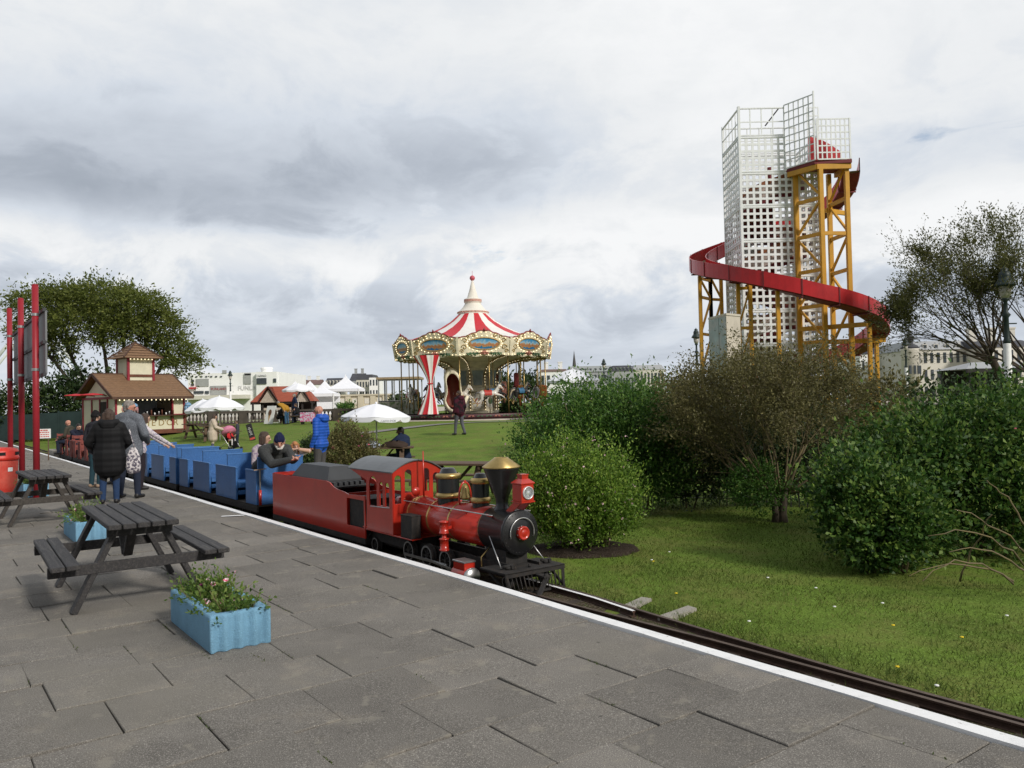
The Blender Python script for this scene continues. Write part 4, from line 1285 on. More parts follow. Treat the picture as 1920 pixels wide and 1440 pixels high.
        for (p, q) in zip(path, path[1:]):
            n = max(1, int(hypot(q[0] - p[0], q[1] - p[1]) / .17))
            for j in range(n):
                f = j / n
                r, z = p[0] + (q[0] - p[0]) * f, p[1] + (q[1] - p[1]) * f
                bl.ball(((r + .06) * cos(b), (r + .06) * sin(b), zz(z) - .03), .022, 0, 6, 4)
        bl.build('rib_bulbs', bulb, ce)
    # rounding boards
    w = 2 * R * sin(pi / N)
    for k in range(N):
        a = A0 + 2 * pi * k / N
        T = Matrix.Rotation(a, 4, 'Z') @ Matrix.Translation((R * cos(pi / N), 0, zz(4.40))) @ Matrix.Rotation(radians(9), 4, 'Y') @ YZ
        h = w / 2
        top = [(x, .92 + .40 * (cos(pi * x / h / 1.0) * .5 + .5) + .06 * abs(sin(x * 2 * pi / (w / 3)))) for x in np.linspace(h, -h, 33)]
        bot = [(x, -.10 * abs(sin(x * 3 * pi / w)) - .04 + .05 * abs(x) / h) for x in np.linspace(-h, h, 25)]
        mb = MB(); mb.prism(bot + top, -.04, .04, 0, T)
        bd = mb.build('rounding_board', cream, t)
        ov = [(.88 * cos(q), .62 + .335 * sin(q)) for q in np.linspace(0, 2 * pi, 36)[:-1]]
        mb = MB(); mb.prism(ov, .041, .05, 0, T); mb.build('painted_scene', paints[k % 3], bd)
        mb = MB()
        mb.tube([T @ Vector((x, y, .055)) for x, y in ov + ov[:1]], .035, 6)
        for sg in (-1, 1):
            for (cx_, cy_, r_) in ((1.12, .80, .15), (1.15, .42, .17), (1.28, .20, .12), (.62, 1.08, .13), (.95, 1.02, .10)):
                mb.tube([T @ Vector((sg * (cx_ + r_ * (1 - q / 9) * cos(q)), cy_ + r_ * (1 - q / 9) * sin(q), .055)) for q in np.linspace(0, 7, 16)], .026, 5)
        mb.build('gilt_scrolls', gold, bd)
        mb = MB(); mb.tube([T @ Vector((x, y, .0)) for x, y in top], .05, 6); mb.build('top_moulding', rim, bd)
        mb = MB()
        for sg in (-1, 1):
            mb.tube([T @ Vector((sg * (.36 + .07 * q), .04 + .08 * sin(q * 2.2), .06)) for q in np.linspace(0, 9, 18)], .045, 6)
        mb.build('green_garland', green, bd)
        mb = MB()
        for q in np.linspace(.2, pi - .2, 7): mb.tube([T @ Vector((0, .02, .05)), T @ Vector((.25 * cos(q), .02 + .20 * sin(q), .075))], [.03, .05], 6)
        mb.ball(T @ Vector((0, .04, .08)), .08, 0, 8, 6)
        mb.build('shell_ornament', pink, bd)
        mb = MB()
        mb.tube([T @ Vector((0, 1.34, 0)), T @ Vector((0, 1.52, .02))], [.10, .02], 6); mb.tube([T @ Vector((-.16, 1.34, 0)), T @ Vector((.16, 1.34, 0))], .05, 6)
        mb.build('crest', rim, bd)
        mb = MB()
        for q in np.linspace(0, 2 * pi, 23)[:-1]: mb.ball(T @ Vector((1.02 * cos(q), .62 + .45 * sin(q), .07)), .028, 0, 6, 4)
        for x in np.linspace(-h + .1, h - .1, 13): mb.ball(T @ Vector((x, .0, .075)), .026, 0, 6, 4)
        for x, y in top[::3]: mb.ball(T @ Vector((x, y - .09, .06)), .024, 0, 6, 4)
        mb.build('board_bulbs', bulb, bd)
        mb = MB(); T2 = Matrix.Rotation(a + pi / N, 4, 'Z') @ Matrix.Translation((R + .04, 0, zz(4.38))) @ Matrix.Rotation(radians(9), 4, 'Y')
        mb.bar(T2 @ Vector((0, 0, -.05)), T2 @ Vector((0, 0, 1.0)), .13, .09); mb.build('corner_pilaster', cream, bd)
    mb = MB(); mb.lathe([(1.5, zz(4.44)), (4.8, zz(4.50))], 40, 0, None, False); mb.build('ceiling', cream, t)
    # canopy and crown
    mb = MB()
    prof = [(4.75, 5.42), (3.9, 5.62), (3.0, 5.92), (2.2, 6.28), (1.5, 6.70), (.9, 7.22)]
    n = 20
    vs, fs, mi = [], [], []
    for (r, z) in prof:
        for j in range(n * 2): 
            q = A0 + radians(4) + 2 * pi * (j - .0) / (n * 2) - pi / n
            vs.append((r * cos(q), r * sin(q), zz(z) - .0))
    for i in range(len(prof) - 1):
        for j in range(n * 2):
            a, b = i * n * 2 + j, i * n * 2 + (j + 1) % (n * 2)
            fs.append((a, b, b + n * 2, a + n * 2)); mi.append((j // 2) % 2)
    mb.add(vs, fs, 0, True); mb.m = mi
    mb.build('canopy', [cr, cw], t)
    mb = MB()
    mb.lathe([(.86, zz(7.0)), (.95, zz(7.02)), (.95, zz(7.16)), (.92, zz(7.18)), (.98, zz(7.26)), (.98, zz(7.36)), (.90, zz(7.40)), (.66, zz(7.62)), (.52, zz(7.84)), (.50, zz(7.92)), (.55, zz(7.95)), (.55, zz(8.16)), (.44, zz(8.2)), (.36, zz(8.24)), (.20, zz(8.75)), (.05, zz(9.38))], 28, 0)
    for k in range(14):
        a = 2 * pi * k / 14; mb.ball((.92 * cos(a), .92 * sin(a), zz(7.03)), .13, 0, 8, 6, (1, 1, .8))
    cro = mb.build('crown', white, t)
    mb = MB(); mb.lathe([(.99, zz(7.27)), (.995, zz(7.35))], 28, 0, cap=False); mb.lathe([(.556, zz(7.98)), (.560, zz(8.13))], 28, 0, cap=False)
    for k in range(28): mb.ball((.985 * cos(k * pi / 14), .985 * sin(k * pi / 14), zz(7.30)), .035, 0, 6, 4)
    mb.build('crown_band', mat('crown_pink_band', (.52, .30, .24), rough=.6, var=.3, scale=14), cro)
    mb = MB(); mb.ball((0, 0, zz(9.50)), .17, 0, 16, 10); mb.tube([(0, 0, zz(9.6)), (0, 0, zz(9.95))], .012, 5); mb.build('finial_ball', pinkb, cro)
    # poles and horses
    coats = [[mat('horse_white', (.58, .55, .50), rough=.4, var=.1, coat=.2), mat('horse_grey_mane', (.10, .095, .09), rough=.6), gold],
             [mat('horse_dappled', (.30, .30, .30), rough=.4, var=.3, scale=9, coat=.2), MATS['horse_grey_mane'], gold],
             [mat('horse_black', (.035, .033, .034), rough=.4, var=.2, coat=.2), mat('horse_pale_mane', (.45, .36, .24), rough=.6), gold]]
    sad = [mat('saddle_red', (.42, .04, .03), rough=.5), mat('saddle_orange', (.50, .16, .04), rough=.5), mat('saddle_blue', (.07, .22, .40), rough=.5)]
    proto = []
    for i in range(3):
        hr = bpy.data.objects.new('horse', None); C.objects.link(hr); hr.parent = t
        horse(coats[i], hr)
        mb = MB()
        rows = []
        for u in np.linspace(-.28, .16, 8):
            rows.append([(u, .20 * sin(q) * 1.02, .845 + .21 * cos(q) * (1.05 + .25 * ((u + .06) / .24) ** 2 * (abs(q) < .6))) for q in np.linspace(-1.9, 1.9, 15)])
        mb.strip(rows, 0)
        sd2 = MB()
        sd2.tube([(.30, .19, .80), (.40, 0, .72), (.30, -.19, .80)], .025, 6, 0); sd2.build('breast_strap', sad[1], hr); sd2 = MB(); sd2.tube([(.56, .09, 1.20), (.84, .055, 1.14), (.84, -.055, 1.14), (.56, -.09, 1.20)], .014, 5, 0); sd2.build('bridle', sad[1], hr)
        mb.build('saddle', sad[i], hr)
        mb = MB(); mb.tube([(.06, 0, -.25), (.06, 0, 3.45)], .028, 8); mb.build('pole', brass_m, hr)
        proto.append(hr)
    used = [False] * 3
    spots = []
    for k in range(12): spots.append((4.1, -80 + 30 * k + 4, k))
    for k in range(9): spots.append((2.9, -66 + 40 * k, k + 1))
    for (r, deg, k) in spots:
        if r > 4 and -140 < deg - (360 if deg > 180 else 0) < -104: continue
        i = (k * 2) % 3
        a = radians(deg)
        p = (r * cos(a), r * sin(a), zz(1.0) + .28 + .22 * (k % 3) / 2)
        if not used[i]: o = proto[i]; used[i] = True; o.location = p; o.rotation_euler = (0, 0, a + pi / 2)
        else: copy_tree(proto[i], p, a + pi / 2, t)
    for k in range(N):
        a = A0 + pi / N + 2 * pi * k / N
        mb = MB(); mb.tube([(4.55 * cos(a), 4.55 * sin(a), zz(1.0)), (4.55 * cos(a), 4.55 * sin(a), zz(4.45))], .038, 8); mb.build('canopy_pole', brass_m, t)
    # striped curtain tied at the waist
    p = pix(803, 790, 45.7)
    mb = MB()
    n = 48
    rows = []
    for k in range(25):
        f = k / 24
        z = 4.42 - 3.38 * f
        rr = .13 + .60 * max(0, (.46 - f) / .46) ** 1.25 + .42 * max(0, (f - .52) / .48) ** 1.1
        xo = .16 * sin(f * pi)
        rows.append([(p.x - org.x + xo + rr * (1 + .13 * cos(j * 2 * pi * 12 / n)) * cos(2 * pi * j / n), p.y - org.y + .35 * rr * (1 + .13 * cos(j * 2 * pi * 12 / n)) * sin(2 * pi * j / n), zz(z)) for j in range(n)])
    mb.strip(rows, 0, True, True)
    mb.m = [((k % n) // 4) % 2 for k in range(len(mb.f))]
    mb.tube([(p.x - org.x + .155 + .15 * cos(q), p.y - org.y + .09 * sin(q), zz(2.80)) for q in np.linspace(0, 2 * pi, 14)], .03, 5, 0)
    mb.build('curtain', [cr, cw], t)
    # tall pear shaped shell seat
    p = pix(853, 788, 46.4)
    T = Matrix.Translation((p.x - org.x, p.y - org.y, zz(1.05))) @ Matrix.Rotation(radians(8), 4, 'Z') @ XZ
    ou = []
    for q in np.linspace(0, 2 * pi, 41)[:-1]:
        x = .66 * sin(q); z = 1.28 - 1.24 * cos(q)
        x *= 1 - .34 * sstep(.6, 1.25, z) * (1 - sstep(1.5, 2.3, z) * .6)
        ou.append((x - .10 * sstep(1.1, 2.4, z), z))
    rows = []
    for (sc_, y) in ((1.0, .55), (1.12, .15), (1.0, -.25), (.84, -.28), (.80, .1), (.70, .45), (.02, .50)):
        rows.append([T @ Vector((x * sc_ - .03, 1.15 + (z - 1.15) * (sc_ * .96 + .04), -y)) for x, z in ou])
    mb = MB(); mb.strip(rows, 0, True, True)
    n = len(ou)
    mb.m = [0 if k // n < 3 else 1 for k in range(len(mb.f))]
    mb.tube([T @ Vector((.02 + .75 * q, .25 + .75 * q * q, .25)) for q in np.linspace(0, 1, 8)], [.22, .22, .2, .18, .16, .14, .11, .08], 8, 0)
    mb.box(T @ Vector((0, .42, 0)), (.7, .5, .10), 1)
    mb.build('shell_seat', [cream, mat('shell_seat_red', (.17, .035, .022), rough=.5, var=.2)], t)
    # grey blue organ pipes on the left and orange chair backs on the right
    for (px, py, m, wd) in ((968, 712, rim, .3), (945, 728, pink, .32), (1018, 735, sad[1], .5), (975, 735, sad[1], .35)):
        q = pix(px, py, 48.5)
        mb = MB(); mb.box(q - org, (wd, .14, .85), bev=.06); mb.tube([q - org + Vector((0, 0, -.9)), q - org], .06, 6); mb.build('seat_back', m, t)
carousel()
# ================================================================ vegetation
bark_m = mat('tree_bark', (.075, .058, .042), rough=.95, var=.35, scale=6, bump=.6, bscale=40, stretch=(1, 1, .3))
twig_m = mat('lichen_twigs', (.14, .11, .062), rough=.9, var=.35, scale=3, col2=(.18, .14, .05), lo=.52, hi=.66)
fu_leaf = leaf_mat('fuchsia_leaf', (.060, .120, .014), (.13, .24, .028), (.30, .40, .07), trans=.36)
sh_leaf = leaf_mat('shrub_leaf', (.030, .080, .014), (.066, .155, .024), (.17, .27, .055), trans=.32)
ro_leaf = leaf_mat('rose_leaf', (.020, .058, .010), (.056, .125, .022), (.18, .26, .05), trans=.32)
ol_leaf = leaf_mat('olive_leaf', (.080, .074, .028), (.145, .132, .048), (.24, .215, .09), trans=.34)
dk_leaf = leaf_mat('hedge_leaf', (.018, .035, .012), (.035, .065, .020), (.07, .10, .03), trans=.2)
tr_leaf = leaf_mat('tree_leaf', (.075, .100, .020), (.140, .170, .036), (.25, .27, .065), trans=.45)
ws_leaf = leaf_mat('windswept_leaf', (.060, .068, .022), (.105, .112, .034), (.18, .17, .06), trans=.36)
pk_m = mat('pale_pink_petals', (.62, .42, .44), rough=.7, var=.15)
rose_m = mat('rose_pink_petals', (.55, .12, .20), rough=.7, var=.2)

def branches(name, mats, segs, parent, n=5):
    """segs: lists of (point, radius)"""
    mb = MB()
    for pts in segs:
        mb.tube([p for p, r in pts], [r for p, r in pts], n, 0)
    return mb.build(name, mats, parent)

def curve_pts(a, b, sag, r0, r1, k=6, jit=0.0, rng=RNG):
    a, b = Vector(a), Vector(b)
    out = []
    for i in range(k):
        f = i / (k - 1)
        p = a.lerp(b, f) + Vector(sag) * (4 * f * (1 - f))
        if jit and 0 < i < k - 1: p += Vector((rng.gauss(0, jit), rng.gauss(0, jit), rng.gauss(0, jit)))
        out.append((p, r0 + (r1 - r0) * f))
    return out

def shrub(name, label, cat, loc, mounds, leaf, lm, nspr, per, sl, seed, group=None, up=.35, inner=.35, bend=.35, stems=14, flowers=None, aspect=.45, outer=.7, jit=.02, zmin=.02, tone=(.35, .24), amp=.30):
    """mounds: (cx, cy, cz, rx, ry, rz) relative to loc"""
    rng = np.random.default_rng(seed)
    rr = random.Random(seed)
    t = thing(name, label, cat, loc, 0, group)
    vol = np.array([m[3] * m[4] + m[3] * m[5] + m[4] * m[5] for m in mounds]); vol = vol / vol.sum()
    PP, DD, FF, TT = [], [], [], []
    for m, f in zip(mounds, vol):
        n = max(20, int(nspr * f))
        O, d = shell_points(rng, n, m[:3], m[3:], lumps=14, amp=amp, inner=inner, zmin=zmin)
        d2 = unit(d * outer + rng.normal(0, .35, d.shape) + np.array([0, 0, up]))
        P, D, idx, tt = sprigs(rng, O, d2, sl, per, bend=bend, jitter=jit, up=up)
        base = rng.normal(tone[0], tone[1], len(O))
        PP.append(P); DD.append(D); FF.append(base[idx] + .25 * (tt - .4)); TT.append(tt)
    P, D, F = np.concatenate(PP), np.concatenate(DD), np.concatenate(FF)
    ok = P[:, 2] > zmin
    P, D, F = P[ok], D[ok], F[ok]
    V = leaf_quads(P, D, leaf, rng, aspect)
    tint = np.clip(F + rng.normal(0, .14, len(P)), 0, 1)
    quads_mesh('foliage', V, tint, lm, t)
    segs = []
    for k in range(stems):
        m = mounds[rr.randrange(len(mounds))]
        a = rr.uniform(0, 2 * pi)
        e = (m[0] + m[3] * .75 * cos(a), m[1] + m[4] * .75 * sin(a), m[2] + m[5] * rr.uniform(.2, .8))
        segs.append(curve_pts((m[0] + m[3] * .12 * cos(a), m[1] + m[4] * .12 * sin(a), 0), e, (0, 0, .12), .016, .005, 6, .02, rr))
    if segs: branches('stems', twig_m if leaf < .1 else bark_m, segs, t)
    if flowers:
        fm, nf, fs = flowers
        k = rng.choice(len(P), nf)
        fv = leaf_quads(P[k] + D[k] * .02, D[k] * .4 + np.array([0, 0, -.8]), fs, rng, .8, .4)
        fv2 = leaf_quads(P[k] + D[k] * .02, D[k] * .4 + np.array([0, 0, -.8]), fs, rng, .8, .6)
        if nf > 40: quads_mesh('flowers', np.concatenate([fv, fv2]), np.zeros(2 * nf), fm, t)['kind'] = 'stuff'
        else:
            for q in range(nf): quads_mesh('flower', np.stack([fv[q], fv2[q]]), np.zeros(2), fm, t)
    return t

# fuchsia bush in its bed of soil
fb = gz(1092, 1040, -.25); fb.z = gh(fb.x, fb.y)
def soil():
    mb = MB()
    rows = []
    for r, z in ((.02, .05), (.5, .045), (.78, .03), (.86, -.03)):
        rows.append([(fb.x - .02 + r * (.84 + .05 * sin(3 * a)) * cos(a), fb.y + .05 + r * .66 * sin(a), fb.z + z + .008 * sin(a * 7 + r * 9)) for a in np.linspace(0, 2 * pi, 40)[:-1]])
    mb.strip(rows, 0, True, True)
    tag(mb.build('soil_bed', soil_m), kind='structure')
soil()
shrub('fuchsia_bush', 'bright green rounded fuchsia bush with small pale pink flowers beside the locomotive', 'bush', fb,
      [(0, .1, .60, .70, .66, .46), (-.15, .15, .70, .52, .48, .38), (.26, .1, .42, .50, .48, .36), (-.35, .1, .40, .40, .43, .34), (.0, -.05, .32, .60, .48, .28)], .040, fu_leaf, 3600, 14, .27, 21, up=.75, inner=.45, stems=16, flowers=(pk_m, 330, .026), tone=(.40, .26), zmin=.06, bend=.28)

def at_g(px, Y, dz=0.0):
    p = pix(px, 800, Y); p.z = gh(p.x, p.y) + dz
    return p
p = at_g(1145, 13.4)
shrub('green_shrub', 'broad dark green shrub standing behind the fuchsia bush and in front of the carousel', 'shrub', p,
      [(-.95, 0, .95, .75, .8, .75), (-.25, .1, 1.25, .85, .9, .85), (.55, 0, 1.35, .85, .9, .78), (.1, -.35, .65, 1.3, .6, .6), (-1.2, -.1, .55, .5, .6, .5)], .060, sh_leaf, 5200, 11, .34, 22, up=.4, inner=.4, flowers=(pk_m, 90, .035), tone=(.40, .24))
p = at_g(1330, 13.6)
shrub('green_shrub', 'deep green leafy shrub behind the twiggy brown tree', 'shrub', p,
      [(-.4, 0, .9, 1.0, .7, .9), (.7, .3, .8, 1.0, .7, .8), (1.7, .4, .9, .9, .7, .8)], .075, dk_leaf, 2600, 10, .3, 23, up=.3, inner=.4, tone=(.35, .22))
# rose thicket on the right
p = at_g(1800, 9.6)
shrub('rose_bush', 'large dark green rose bush with a few pink blooms at the right of the lawn', 'rose bush', p,
      [(-.55, 0, 1.02, .85, .8, .62), (.45, .1, 1.12, .95, .9, .68), (1.4, .1, 1.05, .9, .8, .68), (-1.05, -.35, .70, .65, .6, .50), (.1, -.5, .65, .8, .6, .6), (.95, .6, 1.15, .8, .7, .66)], .062, ro_leaf, 6200, 9, .32, 24, up=.25, inner=.4, flowers=(rose_m, 9, .05), aspect=.6, tone=(.38, .28), amp=.45)
p = gz(1650, 1085, -.27); p.z = gh(p.x, p.y)
shrub('rose_bush', 'lower front rose bush bulging onto the lawn at the foot of the big one', 'rose bush', p,
      [(.0, .15, .45, .42, .42, .42), (.32, .2, .55, .42, .4, .42), (-.1, .35, .75, .45, .4, .40), (.45, .45, .40, .45, .4, .40)], .055, ro_leaf, 2600, 9, .25, 25, up=.2, inner=.4, aspect=.6, tone=(.36, .28), zmin=.05, amp=.42)
def canes():
    rr = random.Random(8)
    base = gz(1880, 1060, -.27)
    t = thing('bramble_canes', 'bare arching yellowish canes springing out under the rose bush at the right edge', 'canes', (base.x, base.y, gh(base.x, base.y)))
    b = t.location
    for k, (x0, y0, Y0, x1, y1, Y1, sg) in enumerate([(1900, 1090, 7.6, 1705, 1080, 6.9, .25), (1920, 1060, 7.4, 1740, 1005, 6.8, .3), (1925, 1040, 7.4, 1790, 955, 7.0, .15), (1900, 1095, 7.5, 1730, 1090, 6.8, .38), (1925, 990, 7.3, 1850, 900, 7.3, .1), (1800, 1090, 7.5, 1860, 965, 7.0, .1), (1930, 1075, 7.0, 1780, 1035, 6.6, .2)]):
        mb = MB()
        pts = curve_pts(pix(x0, y0, Y0) - b, pix(x1, y1, Y1) - b, (0, 0, sg * .5), .010, .004, 9, .012, rr)
        mb.tube([p for p, r in pts], [r for p, r in pts], 5, 0)
        mb.build('cane', twig_m, t)
    shrub_rng = np.random.default_rng(4)
    P = np.array([[shrub_rng.uniform(-.5, .7), shrub_rng.uniform(-.3, .6), shrub_rng.uniform(.02, .22)] for _ in range(260)])
    V = leaf_quads(P, unit(shrub_rng.normal(0, 1, P.shape) + np.array([0, 0, .6])), .07, shrub_rng, .6)
    quads_mesh('leaves', V, np.clip(shrub_rng.normal(.5, .25, len(P)), 0, 1), ro_leaf, t)
canes()

# ---------------------------------------------------------------- trees
def grow(rr, start, d0, L, r, depth, spread, up, out, tips, taper=.62, nch=(2, 3), droop=0.0, wind=(0, 0, 0), kseg=4, shrink=.74):
    pts = [(Vector(start), r)]
    d = Vector(d0).normalized()
    p = Vector(start)
    for i in range(kseg):
        d = (d + Vector((rr.gauss(0, .10), rr.gauss(0, .10), rr.gauss(0, .08) + up * .12 - droop * .1)) + Vector(wind) * .12).normalized()
        p = p + d * (L / kseg)
        pts.append((p.copy(), r * (1 - (1 - taper) * (i + 1) / kseg)))
        if depth <= 1: tips.append((p.copy(), d.copy()))
    out.append(pts)
    if depth == 0:
        return
    for k in range(rr.randint(*nch)):
        u, v, w = frame_of(d)
        a = rr.uniform(0, 2 * pi)
        nd = (d + (u * cos(a) + v * sin(a)) * spread * rr.uniform(.6, 1.3) + Vector((0, 0, up * .25))).normalized()
        q = pts[-1][0] if k < 2 else pts[-2][0]
        grow(rr, q, nd, L * shrink * rr.uniform(.8, 1.15), r * taper * (.95 if k == 0 else .75), depth - 1, spread, up, out, tips, taper, nch, droop, wind, max(3, kseg - 1), shrink)

def twig_tree():
    """small multi-stemmed tree: dense brown twigs, sparse olive leaves"""
    base = gz(1462, 978, -.27); base.z = gh(base.x, base.y)
    t = thing('twiggy_tree', 'small spreading brown tree with dense bare twigs and olive leaves on a short trunk', 'tree', base)
    rr = random.Random(31)
    trunk, limbs, tips = [], [], []
    for k in range(4):
        a = k * 1.6 + .4
        trunk.append([(Vector((.075 * cos(a), .06 * sin(a), -.03)), .075), (Vector((.06 * cos(a), .05 * sin(a), .12)), .060), (Vector((.10 * cos(a), .07 * sin(a), .32)), .048), (Vector((.16 * cos(a), .12 * sin(a), .5)), .040)])
    tr = branches('trunk', bark_m, trunk, t, 8)
    for k in range(21):
        a = 2 * pi * k / 21 + rr.uniform(-.2, .2)
        tilt = rr.choice((.25, .55, .9, 1.15)) 
        d = Vector((cos(a) * sin(tilt) * 1.3, sin(a) * sin(tilt) * .9, cos(tilt)))
        grow(rr, (.12 * cos(a), .09 * sin(a), .42), d, .80, .022, 4, .52, .10, limbs, tips, taper=.60, nch=(2, 3), kseg=4, shrink=.74)
    branches('limbs', twig_m, limbs, t, 4)
    rng = np.random.default_rng(32)
    T = np.array([tuple(p) for p, d in tips]); D = np.array([tuple(d) for p, d in tips])
    k = rng.choice(len(T), 58000)
    f = np.where(rng.random(len(k)) < .38, rng.uniform(.55, 1, len(k)), 1.0)[:, None]
    c0 = np.array([0, 0, .55])
    P = c0 + (T[k] - c0) * f + rng.normal(0, .07, (len(k), 3))
    ok = P[:, 2] > .50
    P, k = P[ok], k[ok]
    V = leaf_quads(P, D[k], .041, rng, .5, .8)
    quads_mesh('crown', V, np.clip(rng.normal(.42, .26, len(P)), 0, 1), ol_leaf, t)
    # leafy green growth low on the trunk side
    O, d = shell_points(rng, 620, (-.36, -.05, .55), (.50, .4, .40), inner=.3, zmin=.12)
    P2, D2, idx, tt = sprigs(rng, O, unit(d + rng.normal(0, .4, d.shape)), .16, 7)
    quads_mesh('low_leaves', leaf_quads(P2, D2, .045, rng, .5), np.clip(rng.normal(.4, .22, len(P2)), 0, 1), sh_leaf, t)
twig_tree()

def crown_tree(name, label, loc, trunks, blobs, leaf, lm, n, seed, group=None, per=8, sl=.8, depth=4, flat=.5, inner=.55, density_low=.5):
    rr = random.Random(seed)
    rng = np.random.default_rng(seed)
    t = thing(name, label, 'tree', loc, 0, group)
    segs = []
    tr = []
    for (a, b, r0, r1) in trunks: tr.append(curve_pts(a, b, (0, 0, 0), r0, r1, 5, r0 * .3, rr))
    branches('trunk', bark_m, tr, t, 8)
    for m in blobs:
        src = min(trunks, key=lambda q: (Vector(q[1]) - Vector(m[:3])).length)
        for k in range(5):
            a = rr.uniform(0, 2 * pi)
            e = Vector((m[0] + m[3] * .7 * cos(a), m[1] + m[4] * .7 * sin(a), m[2] + m[5] * rr.uniform(-.3, .6)))
            segs.append(curve_pts(Vector(src[0]).lerp(Vector(src[1]), rr.uniform(.75, 1)), e, (0, 0, rr.uniform(.0, .5)), src[3] * .7, .02, 7, .12, rr))
    branches('limbs', bark_m, segs, t, 5)
    vol = np.array([m[3] * m[4] for m in blobs]); vol = vol / vol.sum()
    VV, TT = [], []
    for m, f in zip(blobs, vol):
        O, d = shell_points(rng, max(10, int(n * f)), m[:3], m[3:], lumps=16, amp=.34, inner=inner)
        low = (O[:, 2] < m[2]) & (rng.random(len(O)) > density_low)
        O, d = O[~low], d[~low]
        d2 = unit(d * np.array([1, 1, flat]) + rng.normal(0, .3, d.shape))
        P, D, idx, tt = sprigs(rng, O, d2, sl, per, bend=.25, jitter=.09, up=-.05)
        VV.append(leaf_quads(P, D, leaf, rng, .5))
        TT.append(np.clip(rng.normal(.42, .2, len(O))[idx] + rng.normal(0, .14, len(P)), 0, 1))
    quads_mesh('crown', np.concatenate(VV), np.concatenate(TT), lm, t)
    return t

# wide umbrella-crowned tree behind the kiosk
Yt = 58.0
p = pix(225, 760, Yt); p.z = gh(p.x, p.y)
def tb(px, py, rx, ry, rz, dy=0):
    q = pix(px, py, Yt + dy) - p
    return (q.x, q.y, q.z, rx, ry, rz)
trs = []
for (bx, tx, ty, dy) in ((205, 120, 640, 1), (215, 190, 620, -1), (222, 235, 600, 1), (228, 280, 625, -1), (232, 320, 650, 1), (200, 80, 650, 0)):
    a, b = pix(bx, 760, Yt) - p, pix(tx, ty, Yt + dy) - p
    a.z = 0
    trs.append((tuple(a), tuple(b), .20, .09))
crown_tree('umbrella_tree', 'tall wide umbrella-crowned green tree rising behind the kiosk', p, trs,
           [tb(75, 575, 2.1, 2.3, 1.1), tb(125, 565, 2.3, 2.5, 1.3, 1), tb(190, 565, 2.5, 2.6, 1.3), tb(250, 580, 2.3, 2.6, 1.5, -1), tb(295, 610, 1.9, 2.3, 1.5), tb(325, 660, 1.5, 2.0, 1.2, 1), tb(345, 685, 1.2, 1.6, .9), tb(160, 610, 2.6, 2.2, 1.2, -1), tb(230, 625, 2.2, 2.4, 1.2, -1.5), tb(60, 620, 1.3, 1.8, .9), tb(95, 650, 1.5, 1.8, 1.0)], .24, tr_leaf, 5200, 41, sl=1.0, per=9, density_low=.45)

# windswept trees at the right edge
def windswept(name, label, base, H, seed, fan, clumps, nl, group):
    rr = random.Random(seed); rng = np.random.default_rng(seed)
    t = thing(name, label, 'tree', base, 0, group)
    trunk, limbs, tips = [], [], []
    b = Vector((-.09 * H, 0, H * .33))
    trunk.append(curve_pts((.03 * H, 0, -.1), b, (.02 * H, 0, .0), .19, .13, 6, .02, rr))
    branches('trunk', bark_m, trunk, t, 9)
    for k in range(13):
        f = k / 12
        ang = radians(fan[0] + (fan[1] - fan[0]) * f)
        d = Vector((cos(ang), rr.uniform(-.45, .45), sin(ang)))
        grow(rr, b + Vector((0, 0, -.25 + .03 * k)), d, H * .21 * (1.1 if k % 2 else .9), .055, 4, .40, .10, limbs, tips, taper=.56, nch=(2, 3), wind=(-.22, 0, .08), kseg=4, shrink=.76)
    branches('limbs', bark_m, limbs, t, 4)
    T = np.array([tuple(q) for q, d in tips]); D = np.array([tuple(d) for q, d in tips])
    cl = np.array(clumps) * H
    dist = np.min(np.linalg.norm((T[:, None] - cl[None]) * np.array([1, .6, 1]), axis=2), axis=1)
    w = np.exp(-(dist / (.095 * H)) ** 2) + .075
    k = rng.choice(len(T), nl, p=w / w.sum())
    P = T[k] + rng.normal(0, .11, (len(k), 3))
    quads_mesh('crown', leaf_quads(P, D[k], .105, rng, .42, .6), np.clip(rng.normal(.45, .22, len(P)), 0, 1), ws_leaf, t)
p = at_g(1900, 30.0)
windswept('windswept_tree', 'windswept sparse tree leaning left behind the rose bush', p, 8.3, 55, (150, 66), [(-.16, 0, .62), (-.02, 0, .74), (-.34, 0, .80), (-.10, 0, .90), (-.05, 0, .56), (-.42, 0, .64), (-.50, 0, .56)], 19000, 'windswept trees at the right edge')
p = at_g(1975, 28.0)
windswept('windswept_tree', 'darker windswept tree cut off by the right edge of the picture', p, 7.2, 52, (150, 40), [(-.2, 0, .75), (-.12, 0, .58), (-.25, 0, .45), (.05, 0, .8), (.1, 0, .5)], 15000, 'windswept trees at the right edge')

